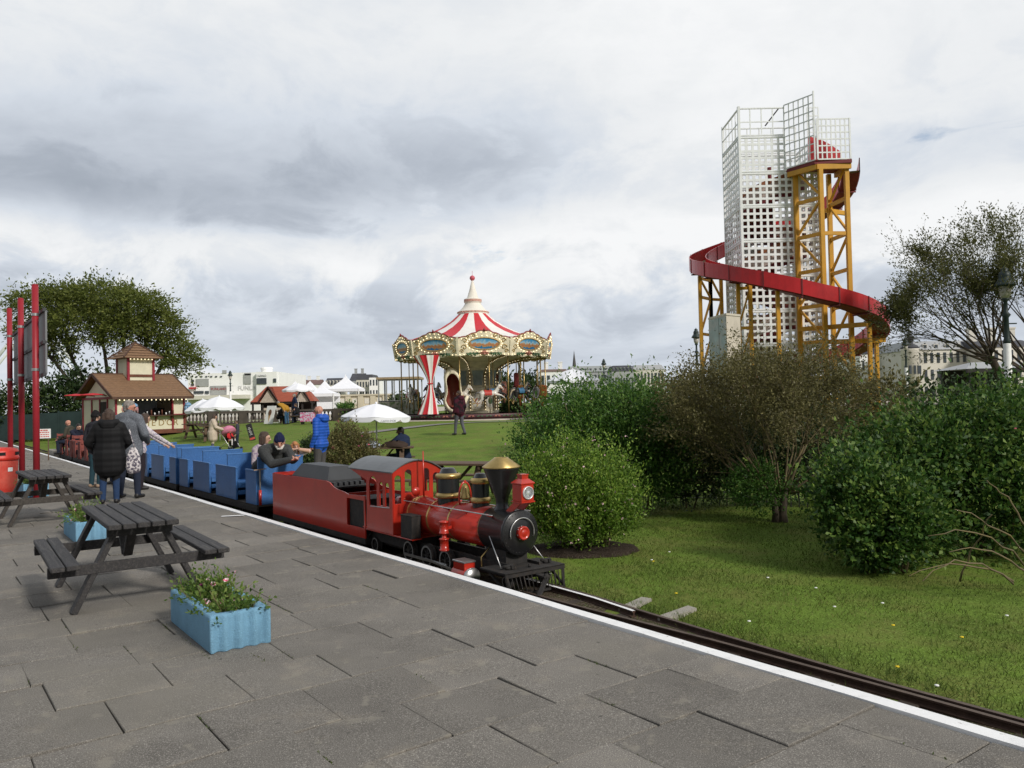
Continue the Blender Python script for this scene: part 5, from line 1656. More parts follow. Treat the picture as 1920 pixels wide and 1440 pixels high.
# shrubs on the middle lawn and the far planting
p = at_g(592, 21.2)
shrub('clipped_shrub', 'small dark clipped shrub behind the man in the blue jacket', 'shrub', p, [(-.12, 0, .62, .42, .5, .60)], .055, dk_leaf, 800, 9, .12, 61, up=.1, inner=.55, stems=4, outer=.9)
p = at_g(660, 20.8)
shrub('flowering_shrub', 'loose olive green shrub with pink roses on top beside the parasol', 'shrub', p, [(-.1, 0, .68, .72, .6, .66), (-.15, 0, 1.12, .36, .4, .34), (.35, 0, .62, .42, .5, .52), (-.45, 0, .55, .40, .5, .52)], .065, ol_leaf, 1300, 9, .22, 62, up=.35, inner=.45, stems=10, flowers=(rose_m, 26, .07), tone=(.5, .3))
def mass(name, label, px0, px1, Y, ztop, n, seed, lm, leaf=.3, dy=3.0, cat='shrub', group=None):
    a, b = at_g(px0, Y), at_g(px1, Y)
    c = (a + b) / 2; c.z = gh(c.x, c.y)
    wdt = (b - a).length / 2
    h = ztop - c.z
    rr = random.Random(seed)
    md = []
    k = max(2, int(wdt / 1.1))
    for i in range(k):
        u = -wdt + (2 * i + 1) * wdt / k
        md.append((u, rr.uniform(-.5, .5), h * .42, wdt / k * 1.25, dy * .5, h * rr.uniform(.45, .62)))
    return shrub(name, label, cat, c, md, leaf, lm, n, 8, h * .22, seed, group, up=.2, inner=.55, stems=5, tone=(.4, .24))
G = 'dark bushes along the far fence'
mass('bush', 'dark bush at the left edge behind the red sign posts', -60, 60, 53, 3.3, 520, 71, dk_leaf, group=G)
mass('bush', 'dark rounded bush between the red sign posts and the kiosk', 62, 135, 54, 4.0, 520, 72, dk_leaf, group=G)
mass('bush', 'tall dark bush close behind the left end of the kiosk roof', 125, 215, 55, 4.6, 620, 73, dk_leaf, group=G)
mass('bush', 'bush behind the kiosk at the foot of the umbrella-crowned tree', 205, 345, 56, 3.0, 420, 74, dk_leaf, group=G)
G2 = 'bushes beyond the carousel'
mass('bush', 'dark bush seen between the carousel poles at its right side', 918, 1012, 66, 3.9, 520, 75, dk_leaf, .35, group=G2)
mass('bush', 'low bush in front of the white marquee', 636, 664, 62, 1.9, 160, 76, sh_leaf, .22, group=G2)
mass('bush', 'dark bush behind the glass shelter', 732, 790, 70, 2.6, 260, 77, dk_leaf, .35, group=G2)
G3 = 'hedges below the helter skelter'
mass('hedge', 'brown green hedge hiding the foot of the helter skelter', 1230, 1500, 27, 2.6, 1100, 78, ol_leaf, .16, cat='hedge', group=G3)
mass('hedge', 'green hedge to the right of the helter skelter', 1500, 1700, 29, 2.4, 900, 79, ol_leaf, .16, cat='hedge', group=G3)
mass('hedge', 'dark hedge under the seafront hotel on the right', 1690, 1960, 24, 1.95, 900, 80, dk_leaf, .16, cat='hedge', group=G3)
mass('hedge', 'green hedge under the distant terrace and street lamp', 1020, 1235, 26, 2.25, 800, 81, sh_leaf, .15, cat='hedge', group=G3)
# ================================================================ street furniture
stain_m = mat('black_stained_wood', (.028, .026, .027), rough=.7, var=.35, scale=5, bump=.35, bscale=60, stretch=(.35, 6, 6), col2=(.085, .078, .070), lo=.50, hi=.70, speck=.5, sscale=60)
grey_wood = mat('weathered_grey_wood', (.055, .048, .042), rough=.85, var=.35, scale=5, bump=.35, bscale=60, stretch=(.35, 6, 6), col2=(.10, .09, .08), lo=.52, hi=.7)
brown_wood = mat('brown_bench_wood', (.11, .070, .045), rough=.8, var=.3, scale=4, bump=.2, bscale=50, stretch=(.4, 6, 6))
def picnic_table(label, loc, rot, top_m, leg_m, Lh=.84, w=.54, top=.70, bl=.46, bench=.42, foot=.49, group=None, cat='picnic table'):
    t = thing('picnic_table', label, cat, loc, rot, group)
    pw = w / 5
    for k in range(5):
        mb = MB(); mb.box((RNG.uniform(-.008, .008), -w / 2 + pw * (k + .5), top - .022), (2 * Lh, pw - .012, .044), 0, bev=.006); mb.build('top_plank', top_m, t)
    for sg in (-1, 1):
        for k in range(2):
            mb = MB(); mb.box((RNG.uniform(-.01, .01), sg * (bl + .05 + .105 * k), bench - .02), (2 * Lh + .04, .096, .04), 0, bev=.006); mb.build('bench_plank', top_m, t)
        for x in (-.60, .60):
            mb = MB(); mb.bar((x, sg * .17, top - .045), (x, sg * foot, .0), .045, .125, 0, up=(1, 0, 0), bev=.004); mb.ball((x + .026, sg * .20, top - .12), .012, 0, 6, 4); mb.build('leg', leg_m, t)
        mb = MB(); mb.bar((sg * .03, 0, .33), (sg * .36, 0, top - .05), .075, .045, 0, bev=.004); mb.build('strut', leg_m, t)
    for x in (-.60, .60):
        xo = x + (.047 if x > 0 else -.047)
        mb = MB(); mb.box((xo, 0, bench - .075), (.042, 2 * bl + .42, .085), 0, bev=.004); mb.build('bench_bearer', leg_m, t)
        mb = MB(); mb.box((xo, 0, top - .08), (.042, w - .04, .075), 0, bev=.004); mb.build('top_bearer', leg_m, t)
    return t
GP = 'picnic tables'
picnic_table('near black picnic table on the platform beside the front flower planter', (-3.48, 7.16, 0), atan2(.82, -.57), stain_m, stain_m, group=GP)
picnic_table('farther black picnic table with greyed legs on the platform beside the red litter bin', (-7.15, 12.1, 0), atan2(.79, -.61), stain_m, grey_wood, group=GP)
picnic_table('partly hidden black picnic table at the left edge behind the red litter bin', (-14.0, 20.6, 0), atan2(.79, -.61), stain_m, stain_m, group=GP)
q = at_g(712, 22.0)
picnic_table('brown picnic table under the white parasol where the man in the navy jumper sits', q, radians(5), brown_wood, brown_wood, .92, .66, .76, .55, .45, .6, GP)
q2 = at_g(853, 16.2)
picnic_table('brown picnic table on the grass just behind the locomotive cab roof', q2, radians(-22), brown_wood, brown_wood, .98, .68, .72, .55, .42, .6, GP)
q3 = at_g(412, 39.0)
picnic_table('brown picnic table under the right hand white parasol near the kiosk', q3, radians(12), brown_wood, brown_wood, .92, .66, .76, .55, .45, .6, GP)
q4 = at_g(378, 41.5)
picnic_table('brown picnic table under the left hand white parasol close to the kiosk', q4, radians(-5), brown_wood, brown_wood, .92, .66, .76, .55, .45, .6, GP)
q5 = at_g(548, 49.0)
picnic_table('brown picnic table by the balustrade where visitors are gathered', q5, radians(8), brown_wood, brown_wood, .92, .66, .76, .55, .45, .6, GP)

# ---------------------------------------------------------------- flower planters
plb_m = mat('sky_blue_masonry_paint', (.165, .335, .475), rough=.85, var=.10, scale=9, bump=.55, bscale=110, speck=.12, sscale=130, col2=(.30, .30, .28), lo=.70, hi=.76)
pl_leaf = leaf_mat('petunia_leaf', (.045, .095, .016), (.11, .19, .035), (.22, .28, .07), trans=.35)
pet_m = [mat('petunia_white', (.72, .58, .60), rough=.7, var=.1, col2=(.55, .06, .16), lo=.50, hi=.56, scale=30), mat('petunia_dark', (.11, .008, .05), rough=.7, var=.2, col2=(.5, .25, .35), lo=.6, hi=.66, scale=30)]
def planter(label, loc, rot, L, w, h, seed, plab, n=150):
    """local x runs along the long side"""
    rr = random.Random(seed)
    t = thing('planter', label, 'planter', loc, rot, 'blue concrete planters')
    mb = MB()
    def outline(d, flute):
        P = []
        a, b = L / 2 - d, w / 2 - d
        def side(p, q, n_, k):
            p, q = Vector((*p, 0)), Vector((*q, 0))
            nn = Vector(((q - p).y, -(q - p).x, 0)).normalized()
            for i in range(n_):
                f = i / n_
                e = min(1, min(f, 1 - f) * 8)
                P.append(p.lerp(q, f) + nn * (-.032 * flute * e * (.5 - .5 * cos(2 * pi * k * f)) * (k > 0)))
        side((-a, -b), (a, -b), 44, 0); side((a, -b), (a, b), 24, 4); side((a, b), (-a, b), 44, 0); side((-a, b), (-a, -b), 24, 4)
        return P
    rows = []
    for d, z, fl in ((.004, .0, 1), (.0, .012, 1), (.0, h - .02, 1), (.006, h - .004, .9), (.014, h, .7), (.060, h + .0, .0), (.066, h - .008, 0), (.07, h - .10, 0)):
        rows.append([p + Vector((0, 0, z + (rr.gauss(0, .0022) if z > h - .03 else 0))) for p in outline(d, fl)])
    mb.strip(rows, 0, True, True)
    mb.build('trough', plb_m, t)
    mb = MB(); mb.box((0, 0, h - .10), (L - .11, w - .11, .06)); mb.build('soil', soil_m, t)
    rng = np.random.default_rng(seed)
    p = thing('petunia_plants', plab, 'flowers', (loc[0], loc[1], loc[2] + h - .07), rot, 'petunias in the blue planters')
    O = np.stack([rng.uniform(-L * .40, L * .40, n), rng.uniform(-w * .30, w * .30, n), np.zeros(n)], 1)
    dv = unit(np.stack([O[:, 0] * .9, O[:, 1] * 2.8, np.full(n, .55)], 1) + rng.normal(0, .35, (n, 3)))
    dv[:, 2] = np.abs(dv[:, 2]) + .2
    P, D, idx, tt = sprigs(rng, O, unit(dv), .165, 11, bend=.22, jitter=.008, up=.12)
    hi_ = (.8 + .35 * np.sin(O[:, 0] * 9 + seed))[idx]
    P[:, 2] *= hi_
    tint = np.clip(rng.normal(.45, .2, n)[idx] + .2 * (tt - .4) + rng.normal(0, .15, len(P)), 0, 1)
    quads_mesh('leaves', leaf_quads(P, D, .036, rng, .48), tint, pl_leaf, p)
    segs = []
    for k in range(0, n, 3):
        pts = P[idx == k][:: 3]
        if len(pts) > 2: segs.append([(Vector(O[k]), .003)] + [(Vector(a), .002) for a in pts])
    branches('stems', twig_m, segs, p, 4)
    tipi = np.where(tt > .98)[0]
    for k in rng.choice(tipi, 17, replace=False):
        mb = MB()
        c = Vector(P[k]) + Vector((0, 0, .012)); d = Vector(D[k] + np.array([.25, -.45, .35]) + rng.normal(0, .3, 3)).normalized()
        u, v, w_ = frame_of(d)
        R_ = .021 * rng.uniform(.8, 1.25)
        ring = []
        for j in range(15):
            a = 2 * pi * j / 15
            r = R_ * (1 - .28 * (j % 3 == 0))
            ring.append(c + u * (r * cos(a)) + v * (r * sin(a)) + d * (.010 + .003 * (j % 2)))
        mb.strip([[c - d * .012] * 15, [c + u * (.006 * cos(2 * pi * j / 15)) + v * (.006 * sin(2 * pi * j / 15)) for j in range(15)], ring], 0, True, True)
        mb.build('flower', pet_m[int(rng.random() < .3)], p)
fd = (Vector((-2.005, 5.232, 0)) - Vector((-2.656, 6.113, 0))).normalized()
sd_ = Vector((-fd.y, fd.x, 0))
cpl = Vector((-2.005, 5.232, 0)) - fd * .52 + sd_ * .20
planter('front blue concrete planter nearest the camera with fluted end', (cpl.x, cpl.y, 0.002), atan2(fd.y, fd.x), 1.04, .40, .245, 91, 'leafy petunias with pink striped and dark purple flowers in the front planter', 460)
c2 = Vector((-5.369, 9.738, 0)) - fd * .50 + sd_ * .22
planter('blue concrete planter standing behind the near black picnic table', (c2.x, c2.y, 0.002), atan2(fd.y, fd.x), 1.04, .42, .25, 92, 'petunias with pale flowers in the planter behind the near picnic table', 380)
c3 = gz(62, 928)
planter('small looking blue planter between the litter bin and the sign posts', (c3.x, c3.y, 0.002), atan2(.8, -.6), 1.04, .42, .25, 93, 'pale petunias in the planter beside the red litter bin', 260)

# ---------------------------------------------------------------- litter bin
def litter_bin():
    p = gz(1, 924)
    binm = mat('red_bin_plastic', (.55, .030, .018), rough=.45, var=.12, scale=3, dirt=.2)
    fade = mat('faded_red_bin', (.60, .10, .07), rough=.6, var=.15, scale=3, col2=(.55, .045, .03), lo=.4, hi=.6)
    dk = mat('bin_slot_dark', (.012, .010, .010), rough=.9)
    t = thing('litter_bin', 'round bright red litter bin with domed hood at the left edge of the platform', 'litter bin', (p.x, p.y, 0), radians(-35))
    mb = MB(); mb.lathe([(.27, 0), (.285, .02), (.315, .64), (.315, .66)], 32); mb.build('body', fade, t)
    mb = MB(); mb.lathe([(.315, .66), (.335, .665), (.335, .73), (.325, .74), (.325, .84), (.30, .885), (.22, .915), (.001, .93)], 32); h = mb.build('hood', binm, t)
    for a in (-.6, 1.0, 2.55):
        mb = MB()
        rows = [[(.328 * cos(q), .328 * sin(q), z) for q in np.linspace(a - .5, a + .5, 10)] for z in (.765, .83)]
        mb.strip(rows); mb.build('slot', dk, h)
    mb = MB()
    for q0 in (-.75, .2):
        mb.strip([[(.312 * cos(q), .312 * sin(q), z) for q in np.linspace(q0 - .16, q0 + .16, 8)] for z in (.44, .52)])
    mb.build('white_emblem', wh_paint, t)
wh_paint = mat('white_paint', (.75, .75, .74), rough=.6, var=.05)
litter_bin()

# ---------------------------------------------------------------- big sign on red posts
def sign():
    postm = mat('red_post_paint', (.30, .018, .028), rough=.45, var=.1, scale=2, dirt=.2)
    back = mat('grey_sign_back', (.17, .175, .185), rough=.6, var=.12, scale=1.5)
    dkf = mat('dark_sign_rail', (.04, .04, .045), rough=.6)
    p1 = gz(69, 935)
    d = -EV
    t = thing('sign', 'tall sign of dark grey panels on three dark red round posts, seen from behind', 'sign', p1)
    for k, (s, h) in enumerate(((0, 4.02), (2.55, 4.06), (5.1, 4.12))):
        mb = MB(); b = d * s; mb.tube([b, b + Vector((0, 0, h))], .058, 16); mb.lathe([(.06, h), (.05, h + .02), (.001, h + .03)], 14, 0, Matrix.Translation(b)); mb.lathe([(.12, 0), (.12, .015), (.06, .02)], 14, 0, Matrix.Translation(b))
        mb.build('post', postm, t)
    n = NV * .13
    for i in range(4):
        for j in range(2):
            s0, s1 = -.42 + 1.48 * i, -.42 + 1.48 * (i + 1) - .02
            z0, z1 = 2.33 + .60 * j, 2.33 + .60 * (j + 1) - .02
            a, b = d * s0 + n, d * s1 + n
            mb = MB(); mb.bar((a + b) / 2 + Vector((0, 0, z0)), (a + b) / 2 + Vector((0, 0, z1)), 1.46, .03, 0, up=tuple(NV)); mb.build('panel', back, t)
    for z in (2.32, 2.92, 3.52):
        mb = MB(); mb.bar(d * -.42 + n * .8 + Vector((0, 0, z)), d * 5.5 + n * .8 + Vector((0, 0, z)), .05, .06); mb.build('rail', dkf, t)
    for s in (0, 2.55, 5.1):
        for z in (2.40, 3.44):
            mb = MB(); mb.lathe([(.066, z), (.066, z + .05)], 14, 0, Matrix.Translation(d * s), cap=False); mb.bar(d * s, d * s + n + Vector((0, 0, z + .025)) * 0, .01, .01) if False else None
            mb.build('clamp', steel_m, t)
sign()

# ---------------------------------------------------------------- parasols
can_m = mat('white_parasol_cloth', (.78, .79, .83), rough=.8, var=.04, scale=2)
grey_ink = mat('grey_lettering', (.38, .38, .42), rough=.8, var=.1)
def parasol(label, base, ztop, rad, drop, tilt=0.0, text=False, rot=0.2):
    t = thing('parasol', label, 'parasol', base, rot, 'white parasols')
    H = ztop - base.z
    n = 8
    T = Matrix.Translation((0, 0, H)) @ Matrix.Rotation(tilt, 4, 'Y') @ Matrix.Translation((0, 0, -H))
    rows = []
    prof = [(.03, H), (.30 * rad, H - .16 * drop), (.62 * rad, H - .48 * drop), (.86 * rad, H - .80 * drop), (rad, H - drop)]
    m = 6
    for (r, z) in prof:
        row = []
        for j in range(n * m):
            a = 2 * pi * j / (n * m)
            k = (j % m) / m
            ridge = cos(pi / n) / cos((k - .5) * 2 * pi / n)
            sag = 1 - .035 * sin(pi * k) * (r / rad)
            row.append(T @ Vector((r * cos(a) * ridge / cos(pi / n) * cos(pi / n), r * sin(a) * ridge, z - .05 * sin(pi * k) * (r / rad) * drop * 1.2)))
        rows.append(row)
    mb = MB(); mb.strip(rows, 0, False, True); mb.s = [True] * len(mb.s)
    val = []
    for dz in (0.0, -.06, -.13):
        row = []
        for j in range(n * m):
            a = 2 * pi * j / (n * m); k = (j % m) / m
            ridge = cos(pi / n) / cos((k - .5) * 2 * pi / n)
            z = H - drop - .05 * sin(pi * k) * drop * 1.2 + dz * (1.0 if k else .55)
            rr_ = rad * (1.0 + .01 * sin(5 * a))
            row.append(T @ Vector((rr_ * ridge * cos(a), rr_ * ridge * sin(a), z)))
        val.append(row)
    mb.strip(val, 0, True, True)
    mb.ball(T @ Vector((0, 0, H + .02)), .035, 0, 8, 6)
    mb.build('canopy', can_m, t)
    mb = MB()
    for j in range(n):
        a = 2 * pi * j / n
        mb = MB(); mb.tube([T @ Vector((0, 0, H - .05)), T @ Vector((rad * .97 * cos(a), rad * .97 * sin(a), H - drop - .02))], .008, 4); mb.build('rib', wh_paint, t)
    mb = MB(); mb.tube([(0, 0, 0), T @ Vector((0, 0, H - .02))], .022, 8); mb.build('pole', wh_paint, t)
    if text:
        for k, txt, f, sz in ((4.5, "CARTE D'OR", .74, .115), (4.5, "CARTE D'OR", 1.012, .075), (6.5, "CARTE D'OR", 1.012, .075)):
            a = 2 * pi * k / n
            ra = rad * cos(pi / n)
            if f < 1:
                z0, z1 = H - .62 * drop * .9 - .06, H - .80 * drop - .06
                sl = atan2(drop * .36, ra * .26)
                M = Matrix.Rotation(a, 4, 'Z') @ Matrix.Translation((ra * f, 0, H - drop * .645 - .012)) @ Matrix.Rotation(sl, 4, 'Y') @ Matrix.Rotation(pi / 2, 4, 'Z') @ Matrix.Identity(4)
            else:
                M = Matrix.Rotation(a, 4, 'Z') @ Matrix.Translation((ra * f + .006, 0, H - drop - .115)) @ Matrix.Rotation(pi / 2, 4, 'Y') @ Matrix.Rotation(pi / 2, 4, 'Z')
            text_mesh(txt, sz, grey_ink, 'lettering', t, M, .003)
    return t
def par(label, px, py_top, Y, px0, px1, py_edge, tilt=0.0, text=False, rot=.2):
    b = at_g(px, Y); zt = pix(px, py_top, Y).z
    rad = (pix(px1, py_edge, Y).x - pix(px0, py_edge, Y).x) / 2
    return parasol(label, b, zt, rad, (zt - pix(px, py_edge, Y).z) * .92, tilt, text, rot)
par('white parasol with grey lettering over the picnic table of the man in the navy jumper', 706, 757, 22.0, 642, 771, 783, radians(2), True, radians(8))
par('white parasol in front of the balustrade above the lady in the beige coat', 412, 743, 39.0, 362, 452, 765)
par('white parasol touching the right end of the kiosk, partly behind another parasol', 381, 749, 41.5, 346, 416, 768, radians(-6), rot=.5)
par('white parasol rising in front of the red tiled pavilion roof', 560, 719, 58.0, 531, 590, 732)
par('broad white parasol showing above the green hedge right of the carousel', 1076, 692, 42.0, 1022, 1127, 715, rot=.4)

# ---------------------------------------------------------------- lamp posts
lampg_m = mat('dark_green_lamp_iron', (.018, .032, .030), rough=.5, var=.2, scale=6)
lglass_m = mat('frosted_lamp_glass', (.45, .42, .38), rough=.3, var=.1)
def lamp(label, px, py_top, Y, hb=.36, two=True):
    b = at_g(px, Y)
    H = pix(px, py_top, Y).z - b.z
    t = thing('street_lamp', label, 'street lamp', b, 0, 'old fashioned street lamps')
    k = H / 6.0
    mb = MB(); mb.lathe([(.20 * k, 0), (.20 * k, .25 * k), (.13 * k, .35 * k), (.12 * k, 3.3 * k), (.09 * k, 3.35 * k)], 14); mb.build('pole', wh_paint, t)
    mb = MB(); mb.lathe([(.10 * k, 3.3 * k), (.12 * k, 3.4 * k), (.09 * k, 3.5 * k), (.08 * k, 4.2 * k), (.15 * k, 4.3 * k), (.07 * k, 4.4 * k), (.06 * k, 4.75 * k), (.12 * k, 4.82 * k), (.10 * k, 4.88 * k)], 14)
    mb.tube([(-.35 * k, 0, 4.0 * k), (.35 * k, 0, 4.0 * k)], .025 * k, 6); mb.build('shaft', lampg_m, t)
    mb = MB(); mb.lathe([(.10 * k, 4.86 * k), (.17 * k, 5.0 * k), (.21 * k, 5.30 * k)], 12); mb.build('lantern_glass', lglass_m, t)
    mb = MB(); mb.lathe([(.22 * k, 5.27 * k), (.33 * k, 5.28 * k), (.32 * k, 5.34 * k), (.22 * k, 5.50 * k), (.18 * k, 5.56 * k), (.20 * k, 5.62 * k), (.16 * k, 5.76 * k), (.10 * k, 5.80 * k), (.13 * k, 5.86 * k), (.03 * k, 5.93 * k), (.001, 6.0 * k)], 14)
    mb.build('lantern_hood', lampg_m, t)
lamp('green and white street lamp at the right edge in front of the windswept trees', 1894, 497, 27.0)
lamp('street lamp in front of the white entertainment building', 433, 694, 85.0)
lamp('street lamp between the carousel and the distant grey terrace', 1135, 672, 85.0)
lamp('dark street lamp left of the helter skelter ticket booth', 1310, 614, 50.0)
lamp('street lamp standing in front of the cream seafront hotel', 1703, 632, 62.0)
lamp('street lamp seen through the carousel poles', 976, 664, 75.0)

# ---------------------------------------------------------------- small signs
def boards():
    wf = mat('white_board', (.72, .72, .70), rough=.6, var=.05)
    bk = mat('chalkboard', (.018, .017, .018), rough=.8, var=.3, col2=(.07, .07, .07), lo=.6, hi=.75, scale=14)
    choc = mat('chocolate_brown', (.12, .06, .03), rough=.6)
    cone = mat('cone_tan', (.45, .28, .12), rough=.7)
    redm = mat('sign_red', (.50, .07, .05), rough=.6, var=.3)
    p = at_g(510, 50.0)
    t = thing('pavement_sign', 'white folding pavement sign with a chocolate ice cream cone picture by the balustrade', 'sign', p, radians(15))
    for sg in (-1, 1):
        mb = MB()
        T = Matrix.Translation((0, sg * .30, 0)) @ Matrix.Rotation(sg * radians(15), 4, 'X')
        T = Matrix.Translation((sg * .32, 0, 0)) @ Matrix.Rotation(-sg * radians(16), 4, 'Y')
        if sg < 0:
            mb.box((0, 0, .58), (.03, .72, 1.16), 0, T=None); mb.v = [tuple(T @ Vector(v)) for v in mb.v]
        else:
            for y in (-.34, .34): mb.bar(T @ Vector((0, y, 0)), T @ Vector((0, y, 1.16)), .05, .04)
            for z in (.06, 1.12): mb.bar(T @ Vector((0, -.34, z)), T @ Vector((0, .34, z)), .04, .05)
        mb.build('board' if sg < 0 else 'frame', wf, t)
    T = Matrix.Translation((-.32, 0, 0)) @ Matrix.Rotation(radians(16), 4, 'Y') @ Matrix.Translation((-.018, 0, .42)) @ YZ
    mb = MB()
    mb.prism([(-.10, .22), (0, -.30), (.10, .22)], -.012, -.004, 0, T); mb.prism([(.13 * cos(a), .30 + .20 * sin(a)) for a in np.linspace(0, 2 * pi, 16)[:-1]], -.02, -.006, 1, T)
    mb.build('ice_cream_picture', [cone, choc], t)
    t.rotation_euler = (0, 0, radians(62))
    p = at_g(474, 38.0)
    t = thing('chalkboard', 'narrow black chalkboard leaning over in the grass', 'chalkboard', p, radians(5))
    T = Matrix.Rotation(radians(-17), 4, 'Y') @ Matrix.Rotation(radians(-12), 4, 'X')
    mb = MB(); mb.box((0, 0, .42), (.27, .03, .84), bev=.004); mb.v = [tuple(T @ Vector(v)) for v in mb.v]; mb.build('board', bk, t)
    mb = MB(); mb.box((0, -.016, .10), (.24, .008, .10)); mb.v = [tuple(T @ Vector(v)) for v in mb.v]; mb.build('red_strip', redm, t)
    mb = MB()
    for k in range(7): mb.box((RNG.uniform(-.02, .02), -.017, .30 + .06 * k), (RNG.uniform(.06, .17), .005, .014))
    mb.v = [tuple(T @ Vector(v)) for v in mb.v]; mb.build('chalk_lines', wh_paint, t)
    p = pix(81, 822, 27.0)
    g = gh(p.x, p.y)
    t = thing('notice_board', 'white notice with lines of red writing on short stakes beside the track', 'sign', (p.x, p.y, g), radians(25))
    z0 = p.z - g
    mb = MB(); mb.box((0, 0, z0 + .16), (.45, .02, .32)); mb.build('board', wf, t)
    mb = MB()
    for k, w_ in enumerate((.26, .34, .30, .36)):
        x = -w_ / 2
        while x < w_ / 2: 
            l = RNG.uniform(.025, .06); mb.box((x + l / 2, -.012, z0 + .27 - .07 * k), (l, .004, .034 if k else .05)); x += l + .014
    mb.build('writing', redm, t)
    for x in (-.15, .15):
        mb = MB(); mb.bar((x, .02, 0), (x, .02, z0), .035, .035); mb.build('stake', brown_wood, t)
    p = at_g(577, 46.0)
    t = thing('display_tub', 'tub display with bright pink and white picture panels on the grass beside the balustrade', 'display tub', p, radians(-8))
    mb = MB(); mb.box((0, 0, .42), (.74, .5, .56), bev=.02); mb.build('panel', mat('tub_picture', (.55, .50, .60), rough=.5, var=.2, col2=(.60, .10, .25), lo=.48, hi=.54, scale=5), t)
    mb = MB(); mb.box((0, 0, .74), (.80, .56, .08), bev=.02); mb.build('lid', blk_m, t)
    for x in (-.3, .3):
        mb = MB(); mb.box((x, 0, .07), (.06, .4, .14)); mb.build('foot', blk_m, t)
    p = pix(131, 842, 31.0)
    g = gh(p.x, p.y)
    tt = thing('concrete_block', 'low grey concrete block in the grass beside the far end of the track', 'concrete block', (p.x - .35, p.y, g), TRACK_ANG)
    mb = MB(); mb.box((0, 0, (p.z - g) / 2), (1.6, .7, p.z - g), bev=.03); mb.build('block', MATS['pale_concrete'], tt)
    t = thing('milk_churn', 'small white churn standing on the low concrete block near the last carriage', 'churn', p)
    mb = MB(); mb.lathe([(.14, 0), (.12, .30), (.07, .42), (.08, .48)], 12); mb.build('body', wf, t)
    mb = MB(); mb.lathe([(.085, .48), (.085, .51), (.001, .52)], 12); mb.build('lid', wf, t)
boards()

# ---------------------------------------------------------------- railings behind the shrubs
def railing():
    a, b = at_g(1000, 14.8), at_g(1700, 13.2)
    iron = mat('dark_iron_railing', (.012, .013, .012), rough=.6, var=.2)
    t = thing('railing', 'thin dark iron railing half hidden behind the shrubs on the right lawn', 'railing', a)
    d = (b - a); L = d.length
    n = int(L / .13)
    pk = MB()
    for k in range(n + 1):
        p = d * (k / n); p.z = gh(a.x + p.x, a.y + p.y) - a.z
        pk.bar(p, p + Vector((0, 0, 1.0)), .014, .014)
    o = pk.build('pickets', iron, t); o['kind'] = 'stuff'
    for z in (.15, .93):
        mb = MB(); mb.bar(Vector((0, 0, z)), Vector((d.x, d.y, z + d.z)), .035, .012); mb.build('rail', iron, t)
railing()
def mesh_fence():
    g = mat('dark_green_fence', (.022, .042, .040), rough=.7, var=.2, scale=2)
    a, b = at_g(-60, 51), at_g(240, 50)
    t = thing('fence', 'dark green panel fence behind the track at the far left', 'fence', a)
    d = b - a; n = 7
    for k in range(n):
        p, q = d * (k / n), d * ((k + 1) / n)
        mb = MB(); mb.bar(p.lerp(q, .5) + Vector((0, 0, .05)), p.lerp(q, .5) + Vector((0, 0, 1.65)), (q - p).length - .06, .03, 0, up=(-d.y, d.x, 0)); mb.build('panel', g, t)
        mb = MB(); mb.bar(p, p + Vector((0, 0, 1.75)), .08, .08); mb.build('post', g, t)
mesh_fence()
